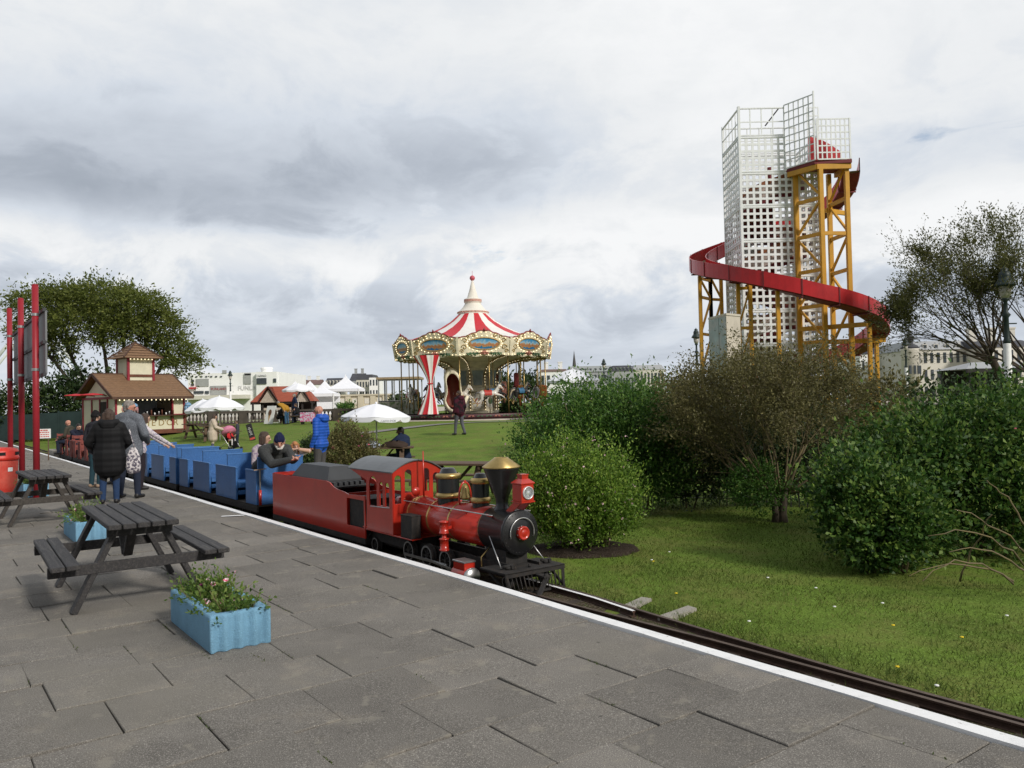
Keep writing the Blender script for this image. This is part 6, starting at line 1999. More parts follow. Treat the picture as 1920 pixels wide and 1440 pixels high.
# ================================================================ ice cream kiosk
def kiosk():
    cream = mat('kiosk_cream_boards', (.66, .62, .47), rough=.6, var=.05, scale=2, dirt=.15)
    maroon = mat('kiosk_maroon_trim', (.26, .020, .035), rough=.5, var=.15)
    brown = mat('kiosk_brown_boards', (.13, .045, .025), rough=.7, var=.25, scale=3)
    tile = mat('kiosk_shingles', (.20, .115, .062), rough=.85, var=.22, scale=5, bump=.5, bscale=18, stretch=(1, 1, 6), col2=(.13, .075, .045), lo=.5, hi=.66)
    ridge = mat('kiosk_ridge_tile', (.085, .045, .030), rough=.8, var=.2)
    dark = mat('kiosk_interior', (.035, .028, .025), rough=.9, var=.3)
    grey = mat('kiosk_grey_counter', (.24, .26, .29), rough=.6, var=.2, scale=3)
    bulb = MATS['lit_bulb']
    a, b = pix(216, 818, 43.6), pix(347, 816, 46.6)
    gz_ = .30
    c = (a + b) / 2
    rot = atan2(b.y - a.y, b.x - a.x)
    W = hypot(b.x - a.x, b.y - a.y); D = 4.3
    t = thing('kiosk', 'small cream ice cream kiosk with brown shingled roof, cupola and maroon trim', 'kiosk', (c.x, c.y, gz_), rot)
    h = W / 2
    e = 2.08
    def B(name, c_, d, m, par=None, bev=0.0):
        mb = MB(); mb.box(c_, d, 0, bev=bev); return mb.build(name, m, par or t)
    B('plinth', (0, D / 2, .12), (W + .06, D + .04, .24), brown)
    # walls: front lower wall, side panels, back and sides
    fw = B('front_wall', (0, .04, .62), (W - .16, .08, .76), cream)
    for k in range(5): pass
    B('counter', (.15, -.14, 1.03), (W - .3, .42, .05), mat('kiosk_counter_wood', (.07, .03, .022), rough=.5))
    for x in (.25, 1.15, -.6):
        mb = MB(); mb.prism([(0, 0), (-.26, 0), (-.05, -.30), (0, -.30)], -.03, .03, 0, Matrix.Translation((x, -.0, 1.0)) @ Matrix.Rotation(pi / 2, 4, 'Z') @ XZ); mb.build('counter_bracket', brown, t)
    B('side_wall', (-h + .04, D / 2, 1.15), (.08, D - .1, 1.86), cream); B('side_wall', (h - .04, D / 2, 1.15), (.08, D - .1, 1.86), cream)
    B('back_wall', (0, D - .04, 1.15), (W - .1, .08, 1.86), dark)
    B('front_panel', (-h + .52, .045, 1.56), (.84, .07, 1.04), cream); B('front_panel', (h - .40, .045, 1.56), (.60, .07, 1.04), cream)
    for x in (-h + .05, -h + .98, h - .74, h - .05):
        B('post', (x, -.005, 1.14), (.09, .12, 1.86), maroon)
    B('beam', (0, -.01, e - .02), (W + .1, .13, .12), maroon); B('cross_rail', (h - .40, -.01, 1.06), (.66, .10, .08), maroon)
    for y in (.9, 1.9, 3.0, 4.25): B('post', (-h - .01, y, 1.14), (.10, .09, 1.86), maroon)
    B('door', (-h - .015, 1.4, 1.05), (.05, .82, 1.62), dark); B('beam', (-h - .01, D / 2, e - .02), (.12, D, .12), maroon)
    B('corner_post', (h + .0, -.03, .6), (.12, .10, .9), brown)
    # interior
    B('interior_shelf', (.3, 1.2, .98), (2.4, .5, .08), grey); B('interior_panel', (.45, 1.9, 1.45), (1.5, .1, .9), grey); B('coffee_machine', (.95, 1.1, 1.24), (.55, .4, .44), blk_m, bev=.03)
    for k in range(9):
        mb = MB(); mb.lathe([(.04, 1.06), (.04, 1.06 + .10 + .08 * (k % 3)), (.015, 1.2 + .08 * (k % 3))], 8, 0, Matrix.Translation((-.45 + .21 * k, -.12 + .05 * (k % 2), 0))); mb.build('bottle', [wh_paint, steel_m, brown][k % 3], t)
    # roof
    rz = 3.42
    ov = .32
    R = MB()
    y0, y1, ym = -.42, D + .42, D / 2
    ez = e - .02
    for (ya, yb) in ((y0, ym), (y1, ym)):
        nr = 12
        for k in range(nr):
            f0, f1 = k / nr, (k + 1) / nr
            p0, p1 = ya + (yb - ya) * f0, ya + (yb - ya) * (f1 + .02)
            z0, z1 = ez + (rz - ez) * f0, ez + (rz - ez) * (f1 + .02)
            vs = []
            for (y, z) in ((p0, z0 + .06), (p1, z1 + .03), (p1, z1 - .04), (p0, z0 - .01)):
                vs += [(-h - ov, y, z), (h + ov, y, z)]
            R.add(vs, [(0, 1, 3, 2), (2, 3, 5, 4), (4, 5, 7, 6), (6, 7, 1, 0), (0, 2, 4, 6), (1, 7, 5, 3)])
    rf = R.build('roof', tile, t)
    mb = MB(); mb.bar((-h - ov, ym, rz + .05), (h + ov, ym, rz + .05), .12, .08)
    mb.build('ridge', ridge, rf)
    for x in (-h - ov - .02, h + ov + .02):
        for ya in (y0, y1):
            mb = MB(); mb.bar((x, ya, ez), (x, ym, rz), .06, .16, up=(0, 0, 1)); mb.build('barge_board', ridge, rf)
    B('eaves_board', (0, y0 - .02, ez - .03), (W + 2 * ov, .04, .14), ridge, rf)
    mb = MB(); mb.prism([(.35, e), (D - .35, e), (D / 2, rz - .25)], -.03, .03, 0, Matrix.Translation((-h, 0, 0)) @ Matrix(((0, 0, 1, 0), (1, 0, 0, 0), (0, 1, 0, 0), (0, 0, 0, 1)))); mb.build('gable', cream, t)
    for k in range(16):
        mb = MB(); mb.ball((-h + .1 + k * (W - .2) / 15, y0 + .05, ez - .14), .038, 0, 6, 4); mb.build('bulb', bulb, t)
    # cupola
    s = .72; zc0, zc1 = rz - .35, rz + .92
    cu = B('cupola', (.1, ym, (zc0 + zc1) / 2), (2 * s, 2 * s, zc1 - zc0), cream)
    for x in (-s, s):
        for y in (-s, s): B('cupola_post', (.1 + x, ym + y, (zc0 + zc1) / 2), (.13, .13, zc1 - zc0), maroon, cu)
    B('cupola_base', (.1, ym - s - .02, zc0 + .28), (2 * s + .1, .06, .14), brown, cu)
    mb = MB()
    q = s + .42
    for k in range(6):
        f0, f1 = k / 6, (k + 1.03) / 6
        a0, a1 = q * (1 - f0), max(.02, q * (1 - f1))
        z0, z1 = zc1 + .02 + .95 * f0, zc1 + .02 + .95 * f1 - .03
        mb.add([(.1 - a0, ym - a0, z0), (.1 + a0, ym - a0, z0), (.1 + a0, ym + a0, z0), (.1 - a0, ym + a0, z0), (.1 - a1, ym - a1, z1), (.1 + a1, ym - a1, z1), (.1 + a1, ym + a1, z1), (.1 - a1, ym + a1, z1)], [(0, 1, 5, 4), (1, 2, 6, 5), (2, 3, 7, 6), (3, 0, 4, 7), (3, 2, 1, 0), (4, 5, 6, 7)])
    mb.build('cupola_roof', tile, cu)
    mb = MB()
    for sx in (-1, 1):
        for sy in (-1, 1): mb.bar((.1 + sx * q, ym + sy * q, zc1 + .05), (.1, ym, zc1 + 1.0), .07, .07)
    mb.build('cupola_hips', ridge, cu)
    for k in range(7):
        mb = MB(); mb.ball((.1 - s + .1 + k * (2 * s - .2) / 6, ym - s - .09, zc1 - .04), .035, 0, 6, 4); mb.build('bulb', bulb, cu)
    text_mesh("CARTE D'OR", .50, mat('kiosk_gold_lettering', (.26, .17, .06), rough=.5), 'lettering', t, Matrix.Translation((.15, -.004, .60)) @ XZ, .01)
    # red awnings on the left end
    for k, y in enumerate((1.0, 2.6)):
        mb = MB(); mb.lathe([(.01, .10), (.45, .03), (.5, -.02), (.45, -.03)], 14, 0, Matrix.Translation((-h - .75 - .25 * k, y, 2.25)) @ Matrix.Diagonal((1.3, 1, 1, 1))); mb.tube([(-h - .75 - .25 * k, y, 2.3), (-h, y, 2.2)], .03, 6); mb.build('red_awning', mat('awning_red', (.45, .02, .03), rough=.6) if k == 0 else MATS['awning_red'], t)
    # goods hanging under the eaves
    bl = mat('net_bag_blue', (.10, .28, .50), rough=.6, var=.3, scale=12, col2=(.5, .5, .55), lo=.5, hi=.6); rd = mat('net_bag_mixed', (.45, .42, .45), rough=.6, var=.3, scale=9, col2=(.45, .08, .10), lo=.48, hi=.55)
    for x, y, m, lab in ((-h + .95, -.22, rd, 'hanging bunch of red and white beach toys left of the kiosk hatch'), (h + .05, -.30, bl, 'hanging bunch of blue beach toys at the right corner of the kiosk')):
        w = Matrix.Translation((c.x, c.y, gz_)) @ Matrix.Rotation(rot, 4, 'Z')
        p = w @ Vector((x, y, 1.45))
        g = thing('beach_toys', lab, 'toys', p, rot, 'toys hanging on the kiosk')
        mb = MB(); mb.tube([(0, 0, .5), (0, 0, .2)], .008, 4); mb.build('cord', wh_paint, g)
        for k in range(7):
            a = k * .9
            mb = MB(); mb.tube([(.05 * cos(a), .05 * sin(a), .25), (.16 * cos(a), .12 * sin(a), 0), (.20 * cos(a), .14 * sin(a), -.26)], [.04, .07, .03], 6); mb.build('toy', m, g)
        mb = MB(); mb.lathe([(.05, .3), (.17, .22), (.20, .12), (.16, .08)], 10); mb.build('bucket', bl, g)
    mb = MB(); w = Matrix.Translation((-h + .52, -.0, 1.25)) @ XZ
    mb.prism([(-.12, .05), (0, -.38), (.12, .05)], .02, .03, 0, w); mb.prism([(.17 * cos(q_), .18 + .17 * sin(q_)) for q_ in np.linspace(0, 2 * pi, 14)[:-1]], .02, .035, 1, w); mb.prism([(.14 * cos(q_), .42 + .14 * sin(q_)) for q_ in np.linspace(0, 2 * pi, 14)[:-1]], .02, .035, 2, w)
    mb.build('ice_cream_picture', [MATS['cone_tan'], mat('picture_pink', (.55, .25, .22), rough=.6), mat('picture_blue', (.20, .45, .60), rough=.6)], t)
kiosk()
# ================================================================ people
skin_m = mat('skin', (.50, .30, .22), rough=.55, var=.06, scale=20)
skin2_m = mat('skin_ruddy', (.50, .24, .17), rough=.5, var=.08, scale=20)
skin3_m = mat('skin_brown', (.20, .105, .065), rough=.55, var=.06, scale=20)
shoe_m = mat('black_shoes', (.015, .014, .014), rough=.5)
def cloth(name, col, **k):
    k.setdefault('rough', .9); k.setdefault('var', .14); k.setdefault('scale', 10); k.setdefault('bump', .35); k.setdefault('bscale', 35)
    return mat(name, col, spec=.2, **k)
jeans_m = cloth('blue_jeans', (.022, .045, .105)); navy_m = cloth('navy_trousers', (.020, .026, .045)); greyt_m = cloth('grey_trousers', (.075, .070, .072))
hair_br = mat('brown_hair', (.055, .032, .022), rough=.6, var=.3, scale=30, bump=.5, bscale=90); hair_dk = mat('dark_hair', (.016, .011, .010), rough=.5, var=.3, scale=30, bump=.5, bscale=90)
hair_gr = mat('grey_hair', (.22, .20, .18), rough=.7, var=.3, scale=30, bump=.5, bscale=90); hair_gi = mat('ginger_hair', (.36, .155, .055), rough=.6, var=.35, scale=25, bump=.5, bscale=90)
eye_m = mat('dark_eye', (.02, .015, .012), rough=.3)
lip_m = mat('lips', (.40, .13, .11), rough=.5)

def joints(H, kind='stand', lean=0.0, **ov):
    J = {}
    for s, x in (('L', -1), ('R', 1)):
        J['hip' + s] = (x * .055, 0, .52); J['knee' + s] = (x * .062, .012, .285); J['ank' + s] = (x * .066, -.012, .045)
        J['sh' + s] = (x * .112, -.005, .812); J['el' + s] = (x * .150, -.025, .645); J['wr' + s] = (x * .155, .035, .505)
    J.update(pel=(0, 0, .535), wai=(0, .0, .625), che=(0, -.004, .755), nec=(0, -.008, .85), hea=(0, .014, .930))
    if kind == 'sit':
        dz = -.27
        for k in list(J): J[k] = (J[k][0], J[k][1], J[k][2] + dz)
        for s, x in (('L', -1), ('R', 1)):
            J['hip' + s] = (x * .06, .0, .265); J['knee' + s] = (x * .075, .235, .275); J['ank' + s] = (x * .075, .225, .045)
            J['wr' + s] = (x * .10, .20, .34); J['el' + s] = (x * .155, .03, .40)
    if lean:
        p = Vector(J['pel'])
        R = Matrix.Rotation(-lean, 3, 'X')
        for k in ('wai', 'che', 'nec', 'hea', 'shL', 'shR', 'elL', 'elR', 'wrL', 'wrR'):
            J[k] = tuple(p + R @ (Vector(J[k]) - p))
    J.update(ov)
    return {k: Vector(v) * H for k, v in J.items()}

def person(label, loc, rot, H, top, bot, skin=None, kind='stand', lean=0.0, hair=None, style='short', headturn=0.0, nod=0.0, coat=0.0, bulk=1.0, shoes=None, voxel=.014, ov=None, hood=None, hat=None, fingers=False, face=True, group='people', sleeve=None):
    skin = skin or skin_m
    J = joints(H, kind, lean, **(ov or {}))
    t = thing('person', label, 'person', loc, rot, group)
    c = []
    e = None
    b = bulk
    W_ = (1.32, .92)
    c.append((J['pel'] + Vector((0, 0, -.01 * H)), J['wai'], .080 * H * b, .074 * H * b, 1, W_, None))
    c.append((J['wai'], J['che'], .076 * H * b, .084 * H * b, 1, W_, None))
    c.append((J['che'], J['nec'] + (J['che'] - J['nec']) * .30, .084 * H * b, .058 * H * b, 1, W_, None))
    c.append((J['nec'] + (J['che'] - J['nec']) * .1, J['hea'], .034 * H, .032 * H, 0, e, None))
    c.append((J['pel'] + Vector((-.05 * H, 0, -.01 * H)), J['pel'] + Vector((.05 * H, 0, -.01 * H)), .074 * H * b, .074 * H * b, 1, (1, 1), None))
    for s in 'LR':
        c.append((J['hip' + s], J['knee' + s], .058 * H * (.5 + b * .5), .040 * H, 2, e, None)); c.append((J['knee' + s], J['ank' + s], .040 * H, .030 * H, 2, e, None))
        d = (J['knee' + s] - J['hip' + s]); fwd = Vector((0, 1, 0))
        c.append((J['ank' + s] + Vector((0, -.02 * H, -.018 * H)), J['ank' + s] + Vector((.008 * H * (1 if s == 'R' else -1), .085 * H, -.024 * H)), .026 * H, .020 * H, 3, e, None))
        m_ = 1
        c.append((J['nec'] + (J['sh' + s] - J['nec']) * .4, J['sh' + s], .045 * H * b, .042 * H * b, m_, e, None))
        c.append((J['sh' + s], J['el' + s], .040 * H * b, .033 * H * b, m_, e, None)); c.append((J['el' + s], J['wr' + s], .033 * H * b, .024 * H * b, m_ if sleeve is None else sleeve, e, None))
        d = (J['wr' + s] - J['el' + s]).normalized()
        h0 = J['wr' + s] + d * .012 * H; h1 = J['wr' + s] + d * .052 * H
        c.append((h0, h1, .0165 * H, .019 * H, 0, (1.0, .7), None))
        u, v, w_ = frame_of(d, (0, 1, 0))
        for k in range(4):
            o = (k - 1.5) * .0105 * H
            q0 = h1 + v * o; L_ = (.036, .044, .042, .032)[k] * H
            q1 = q0 + d * L_ * .55 + u * .004 * H; q2 = q1 + (d * .8 + u * .45).normalized() * L_ * .5
            c.append((q0, q1, .0066 * H, .0060 * H, 0, e, None)); c.append((q1, q2, .0060 * H, .0048 * H, 0, e, None))
        th = h0 + v * (-.018 * H if s == 'L' else .018 * H)
        c.append((th, th + (d * .7 + v * (-.6 if s == 'L' else .6)).normalized() * .034 * H, .0072 * H, .0055 * H, 0, e, None))
    if coat:
        mid = (J['hipL'] + J['hipR']) / 2; kn = (J['kneeL'] + J['kneeR']) / 2
        c.append((J['wai'], mid + (kn - mid) * .15, .082 * H * b, .092 * H * b, 1, W_, None)); c.append((mid, mid + (kn - mid) * coat, .090 * H * b, .088 * H * b, 1, (1.32, 1.0), None))
    # head with jaw, nose, ears, brow
    hd = J['hea']
    HR = Matrix.Rotation(headturn, 3, 'Z') @ Matrix.Rotation(-nod - lean * .55, 3, 'X')
    hp = lambda x, y, z: hd + HR @ (Vector((x, y, z)) * H)
    c.append((hp(0, -.010, .018), hp(0, .012, .016), .0485 * H, .046 * H, 0, (.90, 1.08), HR @ Vector((0, 0, 1))))
    c.append((hp(0, .010, -.002), hp(0, .024, -.036), .040 * H, .022 * H, 0, (.92, 1), HR @ Vector((0, 1, 0))))
    c.append((hp(0, .052, .006), hp(0, .064, -.012), .007 * H, .010 * H, 0, e, None))
    for x in (-1, 1): c.append((hp(x * .045, -.002, .008), hp(x * .047, -.004, -.012), .009 * H, .007 * H, 0, (.5, 1), None))
    c.append((hp(-.016, .049, .020), hp(.016, .049, .020), .009 * H, .009 * H, 0, e, None))
    body = fuse('body', c, [skin, top, bot, shoes or shoe_m], t, voxel * H / 1.7)
    if face:
        for x in (-1, 1):
            mb = MB(); mb.ball(hp(x * .0185, .0525, .0085), .0055 * H, 0, 8, 6); mb.build('eye', eye_m, t)
        mb = MB(); mb.tube([hp(-.014, .049, -.024), hp(0, .054, -.025), hp(.014, .049, -.024)], [.002 * H, .0035 * H, .002 * H], 6); mb.build('mouth', lip_m, t)
    hc = []
    if hair is not None and style != 'bald':
        hc.append((hp(0, -.018, .030), hp(0, .006, .034), .050 * H, .046 * H, 0, (.92, 1.05), HR @ Vector((0, 0, 1))))
        hc.append((hp(0, -.030, .020), hp(0, -.034, -.020), .046 * H, .034 * H, 0, (.95, .8), HR @ Vector((0, 1, 0))))
        for x in (-1, 1): hc.append((hp(x * .040, -.010, .022), hp(x * .043, -.008, -.004), .016 * H, .009 * H, 0, e, None))
        if style in ('bob', 'long'):
            L_ = -.055 if style == 'bob' else -.13
            for x in (-.040, -.022, 0, .022, .040): hc.append((hp(x, -.034, .01), hp(x * 1.15, -.034, L_), .024 * H, .016 * H, 0, e, None))
            for x in (-1, 1): hc.append((hp(x * .044, .004, .024), hp(x * .050, .010, L_ * .85), .018 * H, .012 * H, 0, e, None)); hc.append((hp(x * .044, -.015, .024), hp(x * .052, -.012, L_), .020 * H, .014 * H, 0, e, None))
            if style == 'long': hc.append((hp(-.028, .044, .040), hp(.028, .044, .040), .014 * H, .014 * H, 0, e, None)); hc.append((hp(-.026, .050, .030), hp(.026, .050, .030), .008 * H, .008 * H, 0, e, None))
        fuse('hair', hc, [hair], t, .009 * H / 1.7, smooth=2)
    if hat is not None:
        hc = [(hp(0, -.014, .036), hp(0, .006, .040), .053 * H, .050 * H, 0, (.95, 1.05), HR @ Vector((0, 0, 1))), (hp(0, -.028, .024), hp(0, .020, .030), .050 * H, .046 * H, 0, (1.0, .8), HR @ Vector((0, 0, 1))), (hp(0, -.008, .06), hp(0, -.012, .075), .042 * H, .03 * H, 0, e, None)]
        fuse('hat', hc, [hat], t, .010 * H / 1.7)
    if hood is not None:
        n_ = J['nec']
        hc = []
        for k in range(9):
            a = pi * (.02 + .96 * k / 8)
            a2 = pi * (.02 + .96 * (k + 1) / 8)
            P_ = lambda a_: n_ + Vector((.078 * H * cos(a_), -.060 * H * sin(a_) - .005 * H, (-.012 + .024 * abs(cos(a_))) * H))
            if k < 8: hc.append((P_(a), P_(a2), .034 * H, .034 * H, 0, (1, 1.2), None))
        hc.append((n_ + Vector((-.03 * H, -.06 * H, -.01 * H)), n_ + Vector((.03 * H, -.06 * H, -.01 * H)), .05 * H, .05 * H, 0, (.8, 1.1), None))
        fuse('hood', hc, [hood], t, .012)
    return t

GQ = 'people on the platform'
blk_coat = cloth('black_quilted_coat', (.010, .010, .011), wave=('Z', 3.0), rough=.7, bump=.25)
p1 = gz(206, 944)
person('woman seen from behind in a long black quilted hooded coat and blue jeans', (p1.x, p1.y, 0), radians(18), 1.64, blk_coat, jeans_m, hair=hair_br, style='bob', coat=.60, bulk=1.36, hood=blk_coat, voxel=.013, headturn=-.2, nod=.25, face=True, group=GQ,
       ov=dict(elR=(.185, .02, .65), wrR=(.12, .16, .585), elL=(-.205, .01, .65), wrL=(-.16, .13, .57)))
fleece = cloth('grey_flecked_fleece', (.115, .125, .145), speck=.55, sscale=110)
p2 = gz(243, 934)
person('man seen from behind in a grey flecked fleece and navy trousers, head turned right', (p2.x, p2.y, 0), radians(-8), 1.79, fleece, navy_m, skin2_m, hair=hair_gr, style='short', headturn=-1.15, nod=.15, coat=.10, bulk=1.26, voxel=.013, group=GQ,
       ov=dict(kneeL=(-.085, .01, .285), ankL=(-.105, .0, .045), hipL=(-.06, 0, .52), kneeR=(.085, .0, .285), ankR=(.098, -.01, .045), elR=(.185, -.01, .655), wrR=(.13, .12, .575), elL=(-.17, .02, .66), wrL=(-.10, .15, .60)))
p3 = gz(180, 914)
person('person in dark cap and jacket standing mostly hidden behind the woman in black', (p3.x, p3.y, 0), radians(-20), 1.60, cloth('dark_jacket', (.03, .03, .038)), cloth('teal_jeans', (.02, .05, .065)), hair=hair_dk, hat=cloth('black_cap', (.012, .011, .012)), face=True, group=GQ, shoes=MATS['worn_timber_bar'])
p4 = pix(214, 900, 17.6)
person('grey haired person whose head shows between the woman in black and the man in grey', (p4.x, p4.y, 0), radians(150), 1.52, cloth('pink_grey_top', (.35, .25, .27)), navy_m, hair=hair_gr, style='bob', group=GQ)
p5 = gz(263, 918)
person('person in a white patterned top behind the man in grey, reaching to the blue carriage', (p5.x, p5.y, 0), radians(-50), 1.55, cloth('white_patterned_top', (.55, .50, .52), col2=(.25, .22, .30), lo=.5, hi=.58, scale=16), cloth('dark_trousers', (.025, .02, .025)), hair=hair_br, style='bob', lean=.15, group=GQ,
       ov=dict(elR=(.16, .16, .70), wrR=(.15, .33, .585), elL=(-.12, .17, .70), wrL=(-.09, .33, .58)))
def tote():
    m = cloth('floral_tote_cloth', (.62, .58, .58), col2=(.10, .09, .12), lo=.47, hi=.52, scale=13)
    p = Vector((p1.x + .37, p1.y + .10, .50))
    t = thing('tote_bag', 'white tote bag with dark floral print hanging beside the woman in black', 'bag', p, radians(20))
    mb = MB()
    rows = []
    for k, (z, w, d) in enumerate(((.0, .03, .02), (.02, .10, .055), (.12, .125, .07), (.30, .11, .05), (.40, .075, .03), (.46, .04, .02))):
        rows.append([(w * cos(a), d * sin(a) + .01 * sin(3 * a), z) for a in np.linspace(0, 2 * pi, 20)[:-1]])
    mb.strip(rows, 0, True, True); mb.build('bag', m, t)
    mb = MB(); mb.tube([(.03, 0, .44), (-.02, 0, .62), (-.06, .02, .78)], .012, 6); mb.build('strap', m, t)
tote()

# passengers in the front carriage; local y of the carriage frame runs away from the platform
GT = 'passengers on the train'
FW = atan2(EV.y, EV.x) - pi / 2      # facing along the train, forwards
grey_j = cloth('charcoal_jacket', (.045, .047, .047), speck=.3, sscale=90)
CR = dict(pel=(0, 0, .33), wai=(0, .10, .395), che=(0, .215, .468), nec=(0, .295, .520), hea=(0, .375, .565), shL=(-.112, .255, .500), shR=(.112, .255, .500),
          elR=(.105, .46, .385), wrR=(-.02, .60, .425), elL=(-.10, .43, .41), wrL=(-.07, .58, .43), hipL=(-.06, 0, .31), hipR=(.06, 0, .31), kneeL=(-.075, .15, .17), kneeR=(.075, .15, .17), ankL=(-.07, -.04, .045), ankR=(.07, -.04, .045))
q = SL(7.98, .64, .04)
person('man with white beard, navy beanie and grey jacket leaning out of the front carriage', q, FW, 1.76, grey_j, cloth('dark_jeans', (.02, .02, .028)), skin2_m, hair=hair_gr, style='short', hat=cloth('navy_beanie', (.010, .014, .045), wave=('X', 9.0), bump=.3), headturn=-.35, nod=.15, voxel=.013, bulk=1.22, group=GT, ov=CR)
def beard():
    o = bpy.data.objects
    pr = [x for x in o if x.name.startswith('person') and 'navy beanie' in x.get('label', '')][0]
    J = joints(1.76, 'stand', 0, **CR)
    HR = Matrix.Rotation(-.35, 3, 'Z') @ Matrix.Rotation(-.15, 3, 'X')
    hp = lambda x, y, z: J['hea'] + HR @ (Vector((x, y, z)) * 1.76)
    c = [(hp(-.034, .012, -.018), hp(-.014, .040, -.042), .011 * 1.76, .013 * 1.76, 0, None, None), (hp(.034, .012, -.018), hp(.014, .040, -.042), .011 * 1.76, .013 * 1.76, 0, None, None), (hp(-.014, .042, -.042), hp(.014, .042, -.042), .013 * 1.76, .013 * 1.76, 0, None, None), (hp(-.014, .055, -.017), hp(.014, .055, -.017), .0055 * 1.76, .0055 * 1.76, 0, None, None)]
    fuse('beard', c, [mat('white_beard', (.50, .47, .43), rough=.8, var=.2, scale=40)], pr, .010)
beard()
q = SL(7.80, 1.03, .19)
person('girl with long ginger hair resting her arms on the front board of the carriage', q, FW, 1.18, cloth('pale_top', (.60, .50, .46)), cloth('girl_leggings', (.10, .10, .2)), kind='sit', hair=hair_gi, style='long', lean=.28, nod=-.1, voxel=.013, group=GT, sleeve=0,
       ov=dict(elR=(.19, .14, .575), wrR=(.05, .19, .605), elL=(-.19, .14, .575), wrL=(-.03, .19, .605)))
q = SL(8.80, .86, .0)
person('woman with brown bobbed hair in a pale jacket seated behind the man in the beanie', q, FW + .5, 1.62, cloth('pale_patterned_jacket', (.42, .36, .38), col2=(.22, .17, .24), lo=.48, hi=.56, scale=12), navy_m, kind='sit', hair=hair_br, style='bob', lean=.10, headturn=.5, group=GT)
q = SL(28.6, .62, .06)
person('balding man in an olive jacket seated on the last red carriage', q, FW + pi + .9, 1.74, cloth('olive_jacket', (.055, .050, .038)), navy_m, skin2_m, kind='sit', hair=None, style='bald', lean=.1, group=GT)
q = SL(27.6, .55, .02)
person('dark haired person in a navy jacket leaning over on the last red carriage', q, FW + .5, 1.70, cloth('navy_jacket', (.016, .018, .034)), navy_m, kind='sit', hair=hair_dk, lean=.45, group=GT, ov=dict(wrR=(.1, .42, .42), elR=(.17, .3, .44)))

# visitors on the grass
GL = 'visitors on the lawn'
q = at_g(398, 33.0)
beige = cloth('beige_padded_coat', (.50, .42, .34), wave=('Z', 2.0), bump=.2)
person('lady in a cream padded coat pushing a pink buggy', q, radians(-70), 1.58, beige, cloth('lady_trousers', (.09, .09, .12)), hair=hair_br, style='bob', coat=.65, bulk=1.42, voxel=.016, lean=.12, group=GL,
       ov=dict(elR=(.15, .09, .66), wrR=(.10, .25, .60), elL=(-.15, .09, .66), wrL=(-.10, .25, .60)))
def buggy():
    q = at_g(431, 33.2)
    pinkc = cloth('pink_buggy_hood', (.55, .20, .30)); dk = cloth('buggy_black_cloth', (.02, .02, .022))
    t = thing('buggy', 'buggy with pink hood and black frame pushed by the lady in the cream coat', 'buggy', q, radians(-35))
    mb = MB()
    T = Matrix.Translation((-.05, 0, .78)) @ Matrix.Rotation(radians(-40), 4, 'Y')
    mb.lathe([(.30 * sin(a), .30 * cos(a)) for a in np.linspace(.02, pi / 2, 8)], 16, 0, T); mb.build('hood', pinkc, t)
    mb = MB(); mb.bar((-.05, 0, .45), (-.22, 0, .85), .40, .05, 0, up=(0, 1, 0), bev=.01); mb.bar((-.05, 0, .42), (.28, 0, .42), .40, .05, 0, up=(0, 1, 0), bev=.01); mb.bar((.28, 0, .42), (.36, 0, .15), .36, .03, 0, up=(0, 1, 0)); mb.build('seat', dk, t)
    for sy in (-.24, .24):
        mb = MB(); mb.tube([(-.52, sy, 1.0), (-.30, sy, .80), (.40, sy, .10)], .014, 6); mb.tube([(-.38, sy, .10), (.10, sy, .42)], .014, 6); mb.build('frame', steel_m, t)
        for x in (-.38, .42):
            mb = MB(); mb.tube([(x, sy - .02, .10), (x, sy + .02, .10)], .095, 14); mb.build('wheel', shoe_m, t)
    mb = MB(); mb.tube([(-.52, -.24, 1.0), (-.52, .24, 1.0)], .018, 6); mb.build('handle', pinkc, t)
    c = Vector(q) + Matrix.Rotation(radians(-35), 3, 'Z') @ Vector((.02, 0, .235))
    person('toddler in a bright red hooded coat sitting in the pink buggy', c, radians(-35) - pi / 2, .88, cloth('red_coat', (.50, .025, .03)), cloth('white_tights', (.6, .56, .56)), kind='sit', hair=None, hat=MATS['red_coat'], lean=-.1, group='children')
buggy()
q = at_g(445, 35.0)
person('child with brown hair standing behind the pink buggy', q, radians(100), 1.18, cloth('child_dark_top', (.05, .05, .07)), navy_m, hair=hair_br, face=True, group='children')
blue_j = cloth('bright_blue_puffer', (.018, .085, .42), wave=('Z', 4.6), rough=.5, bump=.35)
q = at_g(600, 18.7)
person('bald man in a bright blue quilted jacket and grey trousers standing side on', q, radians(75), 1.88, blue_j, greyt_m, skin2_m, style='bald', bulk=1.12, hood=blue_j, headturn=.25, voxel=.013, group=GL, ov=dict(elR=(.15, -.01, .655), wrR=(.15, .05, .52)))
q = at_g(756, 22.3)
navyj = cloth('navy_jumper', (.013, .022, .052))
person('man in a navy jumper with dark hair sitting at the parasol table', (q.x, q.y, q.z - .02), radians(58), 1.78, navyj, cloth('black_trousers', (.012, .012, .014)), skin3_m, kind='sit', hair=hair_dk, bulk=1.34, lean=.12, headturn=.5, voxel=.014, group=GL, ov=dict(elL=(-.21, .10, .46), wrL=(-.14, .28, .42), elR=(.20, .08, .45), wrR=(.13, .27, .42)))
def collar():
    pr = [x for x in bpy.data.objects if 'navy jumper with' in x.get('label', '')][0]
    J = joints(1.78, 'sit', .12)
    mb = MB(); mb.lathe([(.062, -.012), (.066, .01), (.060, .026)], 16, 0, Matrix.Translation(J['nec'] + Vector((0, -.005, .0)))); mb.build('collar', wh_paint, pr)
collar()
maroon_j = cloth('maroon_black_jacket', (.060, .010, .022), col2=(.014, .010, .013), lo=.5, hi=.58, scale=3)
q = at_g(862, 32.0)
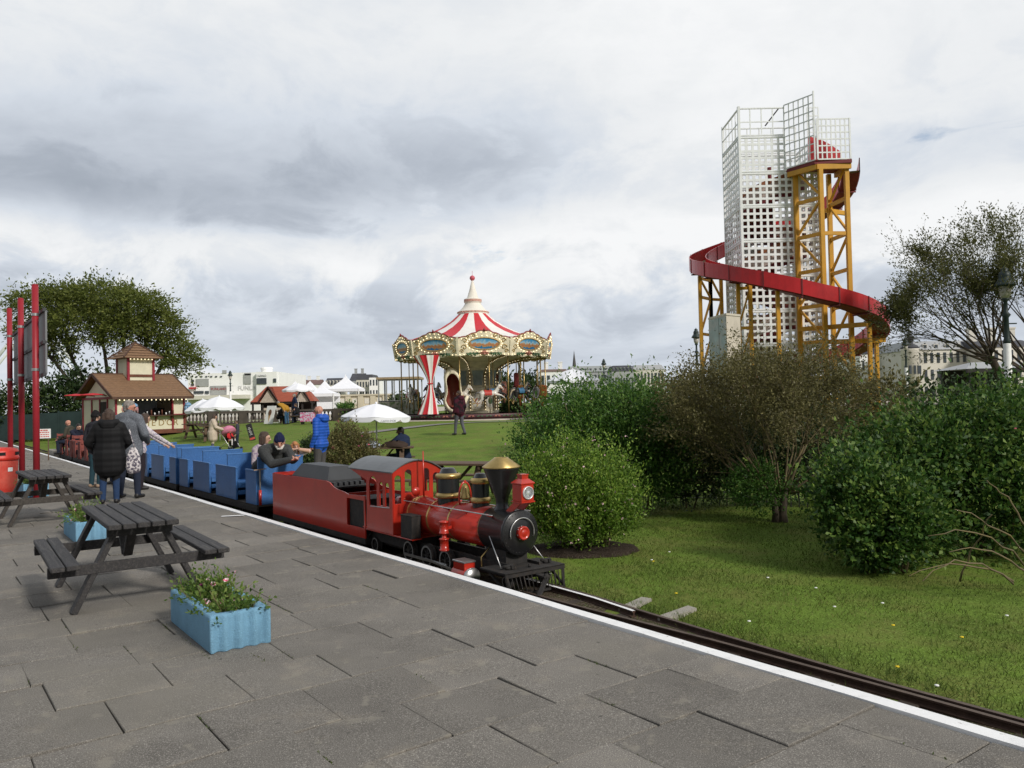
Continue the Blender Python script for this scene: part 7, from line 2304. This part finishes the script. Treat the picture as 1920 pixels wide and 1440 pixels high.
person('man in a maroon jacket and grey trousers walking past the carousel', q, radians(48), 1.76, maroon_j, cloth('blue_grey_trousers', (.10, .10, .12)), skin2_m, hair=hair_br, style='short', bulk=1.22, hood=maroon_j, voxel=.015, group=GL, headturn=.3,
       ov=dict(kneeL=(-.06, .06, .29), ankL=(-.06, .09, .045), kneeR=(.06, -.01, .28), ankR=(.06, -.10, .05)))
must = cloth('mustard_jumper', (.36, .19, .025))
q = at_g(538, 47.5)
person('person in a mustard jumper and blue jeans bending down by the balustrade', q, radians(70), 1.72, must, cloth('bright_jeans', (.04, .10, .18)), hair=hair_gr, lean=1.0, bulk=1.15, group=GL, voxel=.02)
q = at_g(553, 50.0)
person('person in a dark navy coat standing behind the one bending in mustard', q, radians(120), 1.78, navyj, navy_m, hair=hair_gr, hat=None, bulk=1.2, group=GL, voxel=.02)
q = at_g(522, 48.2)
person('person in black crouched on the grass beside the folding ice cream sign', (q.x, q.y, q.z), radians(-60), 1.6, cloth('black_jacket', (.014, .014, .016)), navy_m, kind='sit', hair=hair_dk, lean=.4, group=GL, voxel=.02)
q = at_g(561, 48.6)
person('person in dark clothes seated at the far picnic table by the balustrade', q, radians(100), 1.66, MATS['black_jacket'], navy_m, kind='sit', hair=hair_br, lean=.25, group=GL, voxel=.02)

# things left on the parasol table
def on_table():
    q = at_g(712, 22.0)
    t = thing('carrier_bag', 'crumpled pale blue carrier bag lying on the parasol table', 'bag', (q.x - .28, q.y - .05, q.z + .76))
    mb = MB(); rows = []
    for z, r in ((0, .2), (.06, .24), (.14, .18), (.22, .08), (.26, .10)):
        rows.append([(r * 1.2 * cos(a) * (1 + .18 * sin(3 * a + z * 20)), r * .8 * sin(a) * (1 + .15 * cos(5 * a)), z) for a in np.linspace(0, 2 * pi, 18)[:-1]])
    mb.strip(rows, 0, True, True); mb.build('bag', mat('pale_blue_plastic', (.42, .48, .60), rough=.5, var=.1), t)
    t = thing('folded_coat', 'dark brown coat folded on the near edge of the parasol table', 'coat', (q.x + .42, q.y - .15, q.z + .76))
    mb = MB(); rows = []
    for z, r in ((0, .30), (.06, .31), (.13, .22), (.17, .08)):
        rows.append([(r * 1.15 * cos(a) * (1 + .10 * sin(4 * a + z * 9)), r * .6 * sin(a), z + .02 * sin(3 * a)) for a in np.linspace(0, 2 * pi, 22)[:-1]])
    mb.strip(rows, 0, True, True); mb.build('cloth', cloth('brown_coat', (.045, .030, .024)), t)
on_table()
# ================================================================ distant buildings
winm = mat('window_dark_glass', (.06, .07, .08), rough=.15, var=.4, scale=.4, spec=.6)
slate = mat('slate_roof', (.060, .062, .072), rough=.8, var=.2, scale=.5)
stone_w = mat('white_render', (.86, .86, .85), rough=.8, var=.04, scale=.3)
cream_w = mat('cream_render', (.64, .61, .54), rough=.8, var=.06, scale=.3)
grey_w = mat('grey_render', (.36, .37, .38), rough=.8, var=.08, scale=.3)
redroof = mat('red_clay_tiles', (.29, .070, .038), rough=.8, var=.2, scale=2.5, bump=.4, bscale=12, stretch=(1, 1, 5))
def house(name, label, px0, px1, py_top, py_eave, Y, wallm, roofm, rows=2, cols=5, depth=10, flat=False, group=None, cat='building', win=(.5, .55), chim=0, dormer=0, z0=None, skew=0.0, roofmode='gable'):
    a, b = pix(px0, py_eave, Y), pix(px1, py_eave, Y)
    zb = gh(a.x, a.y) - .2 if z0 is None else z0
    w = b.x - a.x; hz = a.z - zb; ht = pix((px0 + px1) / 2, py_top, Y).z - zb
    hz = pix((px0 + px1) / 2, py_eave, Y).z - zb
    t = thing(name, label, cat, ((a.x + b.x) / 2, Y, zb), skew, group)
    mb = MB(); mb.box((0, depth / 2, hz / 2), (w, depth, hz)); mb.build('wall', wallm, t)
    if not flat:
        mb = MB(); o = .02 * w if w < 20 else .3
        if roofmode == 'mansard':
            mb.add([(-w / 2 - o, -o, hz), (w / 2 + o, -o, hz), (w / 2 + o, depth + o, hz), (-w / 2 - o, depth + o, hz), (-w / 2 + .6, 1.2, ht), (w / 2 - .6, 1.2, ht), (w / 2 - .6, depth - 1.2, ht), (-w / 2 + .6, depth - 1.2, ht)], [(0, 1, 5, 4), (1, 2, 6, 5), (2, 3, 7, 6), (3, 0, 4, 7), (4, 5, 6, 7), (3, 2, 1, 0)])
        else:
            mb.add([(-w / 2 - o, -o, hz), (w / 2 + o, -o, hz), (w / 2 + o, depth + o, hz), (-w / 2 - o, depth + o, hz), (-w / 2 - o, depth / 2, ht), (w / 2 + o, depth / 2, ht)], [(0, 1, 5, 4), (2, 3, 4, 5), (1, 2, 5), (3, 0, 4), (3, 2, 1, 0)])
        mb.build('roof', roofm, t)
    cw, ch_ = w / cols, hz / rows
    for r in range(rows):
        for c in range(cols):
            mb = MB(); mb.box((-w / 2 + cw * (c + .5), -.02, ch_ * (r + .52)), (cw * win[0], .12, ch_ * win[1])); mb.build('window', winm, t)
    for k in range(chim):
        mb = MB(); x = -w / 2 + w * (k + .5) / chim; mb.box((x, depth / 2, ht + .6), (w * .035 + .8, .9, 2.4)); mb.box((x, depth / 2, ht + 1.9), (w * .035 + 1.0, 1.1, .25)); mb.build('chimney', wallm, t)
    for k in range(dormer):
        x = -w / 2 + w * (k + .5) / dormer; zm = hz + (ht - hz) * .35; dw = w / dormer * .38
        mb = MB(); mb.box((x, .9, zm), (dw, 1.6, (ht - hz) * .55)); d = mb.build('dormer', wallm, t)
        mb = MB(); mb.box((x, .08, zm), (dw * .7, .1, (ht - hz) * .40)); mb.build('window', winm, d)
    return t
# white entertainment building with grey posters
def mall():
    Y = 300
    t = house('entertainment_building', 'long white flat roofed entertainment building with grey posters and a round drum on its roof', 352, 522, 699, 699, Y, stone_w, slate, 1, 1, 40, True, win=(.01, .01), z0=.2)
    o = Vector(t.location)
    def R(n, m, x0, y0, x1, y1, d=.4):
        a, b = pix(x0, y1, Y) - o, pix(x1, y0, Y) - o
        mb = MB(); mb.box(((a.x + b.x) / 2, -d / 2, (a.z + b.z) / 2), (b.x - a.x, d, b.z - a.z)); return mb.build(n, m, t)
    R('upper_storey', stone_w, 484, 697, 521, 742, 2.0); R('roof_plant', grey_w, 417, 694, 425, 700, .3); R('roof_plant', grey_w, 459, 699, 471, 704)
    for k in range(7): R('window', winm, 358 + 9.2 * k, 705, 361.5 + 9.2 * k, 707)
    gp = mat('grey_poster', (.34, .35, .34), rough=.6, var=.12, scale=.15, col2=(.20, .20, .21), lo=.56, hi=.66)
    R('poster', gp, 368.5, 710, 391.5, 724.5); R('poster', gp, 395, 723, 425, 741); R('poster', gp, 457.5, 701, 470.5, 720)
    R('window', winm, 485, 709, 503, 720.5, 2.4); R('window', winm, 516, 710, 521, 717, 2.4); R('window', winm, 364, 733, 382, 738.5); R('window', winm, 385, 733, 392, 738.5); R('awning', MATS['awning_red'], 356, 726, 368, 729.5, 1.2)
    R('window', winm, 359, 712, 364, 716); R('window', winm, 359, 719, 364, 723)
    R('lower_wall', cream_w, 352, 740, 470, 750, 6.0)
    a = pix(494, 698, Y) - o
    mb = MB(); mb.lathe([(2.2, a.z - 1), (2.2, a.z), (1.6 * 1.35, a.z + .1), (2.1, a.z + 1.0), (2.3, a.z + 1.2), (2.3, a.z + 1.8), (2.0, a.z + 2.0), (.01, a.z + 2.0)], 24, 0, Matrix.Translation((a.x, 4, 0))); mb.build('roof_drum', stone_w, t)
    grey_letter = mat('grey_wall_letters', (.45, .45, .46), rough=.7)
    q = pix(447, 728, Y) - o
    text_mesh("FUNLAND", 2.2, mat('pale_wall_letters', (.60, .60, .60), rough=.7), 'lettering', t, Matrix.Translation((q.x + 5, -.25, q.z)) @ XZ, .1)
    q = pix(493, 705, Y) - o
    text_mesh("CASINO", 1.1, grey_letter, 'lettering', t, Matrix.Translation((q.x, -2.15, q.z)) @ XZ, .1)
    q = pix(411, 729.5, Y) - o
    text_mesh("FUNLAND", 1.25, mat('red_poster_letters', (.35, .10, .10), rough=.7), 'lettering', t, Matrix.Translation((q.x, -.48, q.z)) @ XZ, .1)
mall()
# red tiled pavilion
def pavilion():
    Y = 66
    a, b = pix(471, 754, Y), pix(588, 752, Y)
    g = gh(a.x, a.y)
    c = (a + b) / 2
    dk = mat('dark_timber', (.025, .020, .018), rough=.8); pale = mat('pavilion_plaster', (.42, .36, .30), rough=.8)
    t = thing('pavilion', 'low open pavilion with steep red tiled roof and dark timber gables', 'pavilion', (c.x, Y, g), radians(8))
    w = (b.x - a.x) / 2; ez = (a.z + b.z) / 2 - g; rz = pix(530, 723, Y).z - g
    mb = MB(); D = 4.2
    mb.add([(-w, 0, ez), (w, 0, ez), (w, D, ez), (-w, D, ez), (-w + 1.0, D / 2, rz), (w - .9, D / 2, rz)], [(0, 1, 5, 4), (1, 2, 5), (2, 3, 4, 5), (3, 0, 4), (3, 2, 1, 0)])
    rf = mb.build('roof', redroof, t)
    for k, (x, s) in enumerate(((-w * .42, 1.0), (w * .62, .85))):
        gw, hh = .85 * s, 1.25 * s
        mb = MB()
        for sg in (-1, 1): mb.add([(x, -.35, ez + hh), (x + sg * gw, -.35, ez - .12), (x + sg * gw, D / 2, ez - .12), (x, D / 2, ez + hh)], [(0, 1, 2, 3), (3, 2, 1, 0)])
        mb.build('gable_roof', redroof, rf)
        mb = MB(); mb.prism([(-gw * .8, 0), (gw * .8, 0), (0, hh * .85)], -.02, .02, 0, Matrix.Translation((x, -.2, ez - .05)) @ XZ); mb.build('gable_wall', pale, t)
        for sg in (-1, 1):
            mb = MB(); mb.bar((x, -.38, ez + hh + .02), (x + sg * gw * 1.05, -.38, ez - .15), .06, .16, up=(0, 1, 0)); mb.build('barge_board', dk, t)
    for x in np.linspace(-w + .2, w - .2, 7):
        mb = MB(); mb.bar((x, .1, 0), (x, .1, ez), .14, .14); mb.build('post', dk, t)
    mb = MB(); mb.box((0, D - .3, ez / 2), (2 * w - .4, .1, ez)); mb.box((0, .15, ez - .1), (2 * w, .1, .2)); mb.build('back_wall', dk, t)
    mb = MB(); mb.box((-.4, .05, .5), (2.2, .2, .9)); mb.build('counter', pale, t)
pavilion()
# marquees
def marquee(label, px, py_top, py_eave, hw, Y, peaks=1, sidew=True, openb=False):
    c = pix(px, py_eave, Y); g = gh(c.x, Y)
    ez, tz = c.z - g, pix(px, py_top, Y).z - g
    w = hw * Y / FOC
    t = thing('marquee', label, 'marquee', (c.x, Y, g), 0, 'white marquees')
    for k in range(peaks):
        x = -w + w * (2 * k + 1) / peaks; r = w / peaks
        mb = MB(); n = 4; rows = []
        for i in range(9):
            f = i / 8
            rr_ = r * 1.414 * (1 - f) ** (1.0 if peaks > 1 else 1.75) + .02
            rows.append([(x + rr_ * cos(pi / 4 + 2 * pi * j / 4), r + rr_ * sin(pi / 4 + 2 * pi * j / 4), ez + (tz - ez) * f) for j in range(4)])
        mb.strip(rows, 0, False, True)
        mb.strip([[(x + r * 1.414 * cos(pi / 4 + pi / 2 * j), r + r * 1.414 * sin(pi / 4 + pi / 2 * j), z) for j in range(4)] for z in (ez - .35, ez)], 0, False, True)
        mb.build('canopy', can_m, t)
        for sx in (-1, 1):
            for sy in (0, 2 * r):
                mb = MB(); mb.bar((x + sx * r * .97, sy, 0), (x + sx * r * .97, sy, ez), .12, .12); mb.build('pole', wh_paint, t)
    if sidew:
        mb = MB(); mb.box((0, 2 * w / peaks - .1, ez / 2), (2 * w, .06, ez)); mb.build('side_wall', can_m, t); mb = MB(); mb.box((0, .08, ez * .3), (2 * w, .06, ez * .6)); mb.build('side_wall', can_m, t)
marquee('white peaked marquee with one tall pointed top beyond the balustrade', 642, 700, 729, 31, 110, 1, False)
marquee('long low white marquee with several ridges left of the pointed one', 578, 714, 733, 42, 120, 3)
marquee('low white marquee roof above the red tiled pavilion', 600, 722, 738, 26, 95, 1)
# balustrade
def balustrade():
    Y = 53.5
    st = mat('brown_stone_balustrade', (.085, .070, .060), rough=.9, var=.25, scale=3, dirt=.3)
    a, b = pix(340, 789, Y), pix(690, 783, Y)
    t = thing('balustrade', 'long dark stone balustrade with turned balusters running behind the lawn', 'balustrade', (a.x, Y, gh(a.x, Y)))
    L = b.x - a.x
    zb = lambda x: gh(a.x + x, Y) - gh(a.x, Y)
    n = 6
    prof = [(.085, 0), (.085, .06), (.045, .10), (.085, .26), (.075, .34), (.040, .44), (.05, .52), (.085, .55), (.085, .60)]
    base = None
    for k in range(n):
        x0, x1 = L * k / n, L * (k + 1) / n
        mb = MB(); mb.box(((x0 + x1) / 2, 0, .10), (x1 - x0, .34, .22)); mb.build('plinth', st, t)
        mb = MB(); mb.box(((x0 + x1) / 2, 0, .90), (x1 - x0 + .002, .36, .16)); mb.build('coping', st, t)
        mb = MB(); mb.box((x0 + .02, 0, .5), (.52, .42, 1.0)); mb.build('pier', st, t)
        m = 6
        for j in range(m):
            x = x0 + .42 + (x1 - x0 - .62) * (j + .5) / m
            if base is None:
                mb = MB(); mb.lathe(prof, 10); base = mb.build('baluster', st, t, (x, 0, .215))
            else:
                o = base.copy(); C.objects.link(o); o.parent = t; o.location = (x, 0, .215)
balustrade()
def parapet():
    m = mat('pale_stone_parapet', (.55, .50, .38), rough=.85, var=.1, scale=1)
    Y = 105
    a, b = pix(596, 756, Y), pix(735, 752, Y)
    g = gh(a.x, Y)
    t = thing('bridge_parapet', 'low pale stone bridge parapet with dark arch under it beyond the lawn', 'bridge', (a.x, Y, g))
    L = b.x - a.x; top = a.z - g + .9
    mb = MB(); mb.box((L / 2, 0, top / 2), (L, .5, top)); mb.box((L / 2, -.1, top + .05), (L + .3, .8, .2)); mb.build('wall', m, t)
    for k in range(6):
        mb = MB(); mb.box((L * (k + .5) / 6, -.32, top * .62), (.7, .25, top * .7)); mb.build('pier', m, t)
    for k in range(5):
        mb = MB(); mb.box((L * (k + 1) / 6, -.27, top * .68), (L / 6 - 1.0, .05, top * .3)); mb.build('recess', cream_w, t)
parapet()
# glass shelter left of the carousel
def shelter():
    Y = 58
    fr = mat('shelter_grey_frame', (.30, .31, .30), rough=.6, var=.1); wd = mat('shelter_timber', (.34, .26, .16), rough=.8, var=.2)
    a, b = pix(711, 786, Y), pix(784, 784, Y)
    g = gh(a.x, Y); W_ = b.x - a.x; H_ = pix(740, 709, Y).z - g; sill = pix(740, 752, Y).z - g
    t = thing('glass_shelter', 'open fronted grey glass shelter with flat roof standing left of the carousel', 'shelter', (a.x, Y, g))
    mb = MB(); mb.box((W_ / 2, 1.4, H_), (W_ + .3, 3.1, .16)); mb.build('roof', wd, t)
    mb = MB(); mb.box((W_ / 2, 0, sill / 2), (W_, .12, sill)); mb.build('panel', mat('shelter_panel', (.30, .29, .25), rough=.8, var=.3, scale=1.5, col2=(.08, .12, .05), lo=.52, hi=.6), t)
    for k in range(6):
        for y in (0, 2.8):
            mb = MB(); mb.bar((W_ * k / 5, y, 0), (W_ * k / 5, y, H_ - .05), .09, .09); mb.build('post', fr, t)
    for z in (sill, H_ - .14):
        mb = MB(); mb.box((W_ / 2, -.01, z), (W_, .1, .1)); mb.build('rail', fr, t)
shelter()
# houses along the far shore
GH = 'distant houses'
house('house', 'low row of pale roofs far behind the long white marquee', 516, 600, 712, 722, 420, stone_w, mat('brown_roofs', (.16, .10, .09), rough=.8, var=.4, scale=.06), 1, 12, 12, group=GH, chim=5)
house('house', 'grey roofed terrace to the left of the pointed marquee', 608, 640, 708, 722, 330, cream_w, slate, 2, 6, 12, group=GH, dormer=5)
house('house', 'cream building with a round dark vent to the right of the pointed marquee', 668, 700, 702, 712, 300, cream_w, slate, 3, 6, 14, group=GH, roofmode='mansard')
house('house', 'grey turreted house behind the pointed marquee', 655, 680, 699, 714, 320, grey_w, slate, 2, 4, 14, group=GH, chim=2)
house('house', 'white balconied building at the left of the glass shelter', 692, 709, 708, 708, 290, stone_w, slate, 3, 3, 12, True, group=GH)
house('house', 'white house with brown roof and two tall white chimneys right of the carousel', 1012, 1066, 692, 697, 200, stone_w, mat('dull_brown_roof', (.15, .10, .085), rough=.8), 2, 5, 9, group=GH, chim=2, roofmode='mansard')
house('terrace', 'pale grey terrace with many dormer windows below the church spire', 1066, 1150, 686, 697, 270, grey_w, mat('pale_grey_roof', (.30, .32, .32), rough=.8, var=.1), 2, 14, 12, group=GH, dormer=9, cat='terrace', roofmode='mansard')
house('terrace', 'dark slate roofed terrace right of the hedge lamp', 1147, 1188, 685, 696, 250, grey_w, slate, 1, 8, 12, group=GH, dormer=6, cat='terrace', roofmode='mansard')
house('terrace', 'cream building with a grey roof beside the brown tree', 1187, 1245, 684, 693, 255, cream_w, grey_w, 2, 9, 12, group=GH, cat='terrace', roofmode='mansard')
def spire():
    Y = 420
    p = pix(1077, 690, Y)
    t = thing('church_spire', 'slender dark church spire on the skyline right of the carousel', 'church', (p.x, Y, 0))
    top = pix(1077, 657, Y).z
    mb = MB(); mb.lathe([(1.5, p.z - 3), (.02, top)], 8, 0, None, False); mb.build('spire', mat('dark_spire_stone', (.09, .085, .09), rough=.9), t)
    mb = MB(); mb.box((0, 0, (p.z - 2) / 2), (3.2, 3.2, p.z - 2)); mb.build('tower', grey_w, t)
spire()
# seafront hotel on the right
h1 = house('hotel', 'cream seafront hotel with bay windows, grey roof and dormers on the right', 1704, 1850, 638, 655, 125, cream_w, grey_w, 3, 12, 12, group='seafront buildings', cat='hotel', dormer=7, roofmode='mansard', win=(.42, .6))
house('hotel', 'white seafront building with dark blue roof left of the cream hotel', 1612, 1698, 649, 663, 135, stone_w, mat('dark_blue_slate', (.035, .040, .060), rough=.7, var=.2), 2, 7, 12, group='seafront buildings', cat='hotel', dormer=6, roofmode='mansard', win=(.3, .4))
house('hotel', 'pale hotel at the far right behind the windswept trunk', 1846, 1960, 633, 650, 120, cream_w, slate, 3, 8, 12, group='seafront buildings', cat='hotel', chim=3, win=(.42, .6))
def cupola():
    Y = 124
    p = pix(1706, 655, Y)
    t = thing('corner_turret', 'round cream corner turret with small dark pointed cupola between the hotels', 'turret', (p.x, Y, 0))
    z = p.z; top = pix(1706, 618, Y).z
    mb = MB(); mb.lathe([(1.3, 0), (1.3, z - .2), (1.45, z), (1.3, z + .1)], 18); mb.build('wall', cream_w, t)
    mb = MB(); mb.lathe([(1.4, z + .1), (1.1, z + .55), (.5, z + .9), (.55, z + 1.5), (.7, z + 1.55), (.35, z + 2.0), (.06, top)], 16); mb.build('roof', slate, t)
    for k in range(5):
        mb = MB(); a = -pi / 2 + (k - 2) * .5; mb.box((1.3 * cos(a), 1.3 * sin(a), z * .62), (.3, .3, 1.3)); mb.build('window', winm, t)
cupola()
def bandstand():
    Y = 60
    a, b = pix(1812, 690, Y), pix(1990, 690, Y)
    g = gh(a.x, Y); c = (a + b) / 2; H_ = pix(1880, 690, Y).z - g; T_ = pix(1880, 676, Y).z - g
    t = thing('seafront_shelter', 'dark low pitched seafront shelter behind the right hand lamp post', 'shelter', (c.x, Y, g))
    w = (b.x - a.x) / 2
    mb = MB(); mb.add([(-w, 0, H_), (w, 0, H_), (w, 5, H_), (-w, 5, H_), (-w * .5, 2.5, T_), (w * .5, 2.5, T_)], [(0, 1, 5, 4), (1, 2, 5), (2, 3, 4, 5), (3, 0, 4), (3, 2, 1, 0)]); mb.build('roof', grey_w, t)
    mb = MB(); mb.box((0, .0, H_ - .15), (2 * w, .2, .3)); mb.build('fascia', sooty_m, t)
    for k in range(7):
        mb = MB(); mb.bar((-w + .4 + k * (2 * w - .8) / 6, .2, 0), (-w + .4 + k * (2 * w - .8) / 6, .2, H_), .18, .18); mb.build('post', sooty_m, t)
    mb = MB(); mb.box((0, 4.5, H_ / 2), (2 * w - 1, .2, H_)); mb.build('back_wall', sooty_m, t)
bandstand()
def bridge_mast():
    Y = 170
    m = mat('white_bridge_steel', (.72, .74, .75), rough=.5, var=.03)
    p = pix(60, 770, Y)
    g = gh(p.x, p.y)
    t = thing('bridge_mast', 'white slanting masts of a cable bridge showing through the tree at the left edge', 'bridge', (p.x, Y, g))
    for (x0, y0, x1, y1, r) in ((-40, 715, 62, 585, .36), (-70, 770, 62, 600, .28), (62, 585, 132, 672, .36), (62, 600, 200, 775, .28)):
        mb = MB(); mb.tube([pix(x0, y0, Y) - t.location, pix(x1, y1, Y) - t.location], r, 8); mb.build('mast', m, t)
bridge_mast()
def parked():
    # a wall of low pale promenade and pale ground beyond the balustrade
    m = mat('promenade_surface', (.42, .38, .31), rough=.9, var=.1, scale=.2)
    mb = MB()
    rows = [[(x, y, gh(x, y) + .05) for x in np.linspace(-60, -9.5, 20)] for y in (55, 70, 90, 130, 200, 290)]
    mb.strip(rows); tag(mb.build('promenade', m), kind='structure')
    mb = MB()
    rows = [[(x, y, gh(x, y) + .05) for x in np.linspace(14, 140, 20)] for y in (62, 80, 118)]
    mb.strip(rows); tag(mb.build('seafront_road', pad_m), kind='structure')
parked()
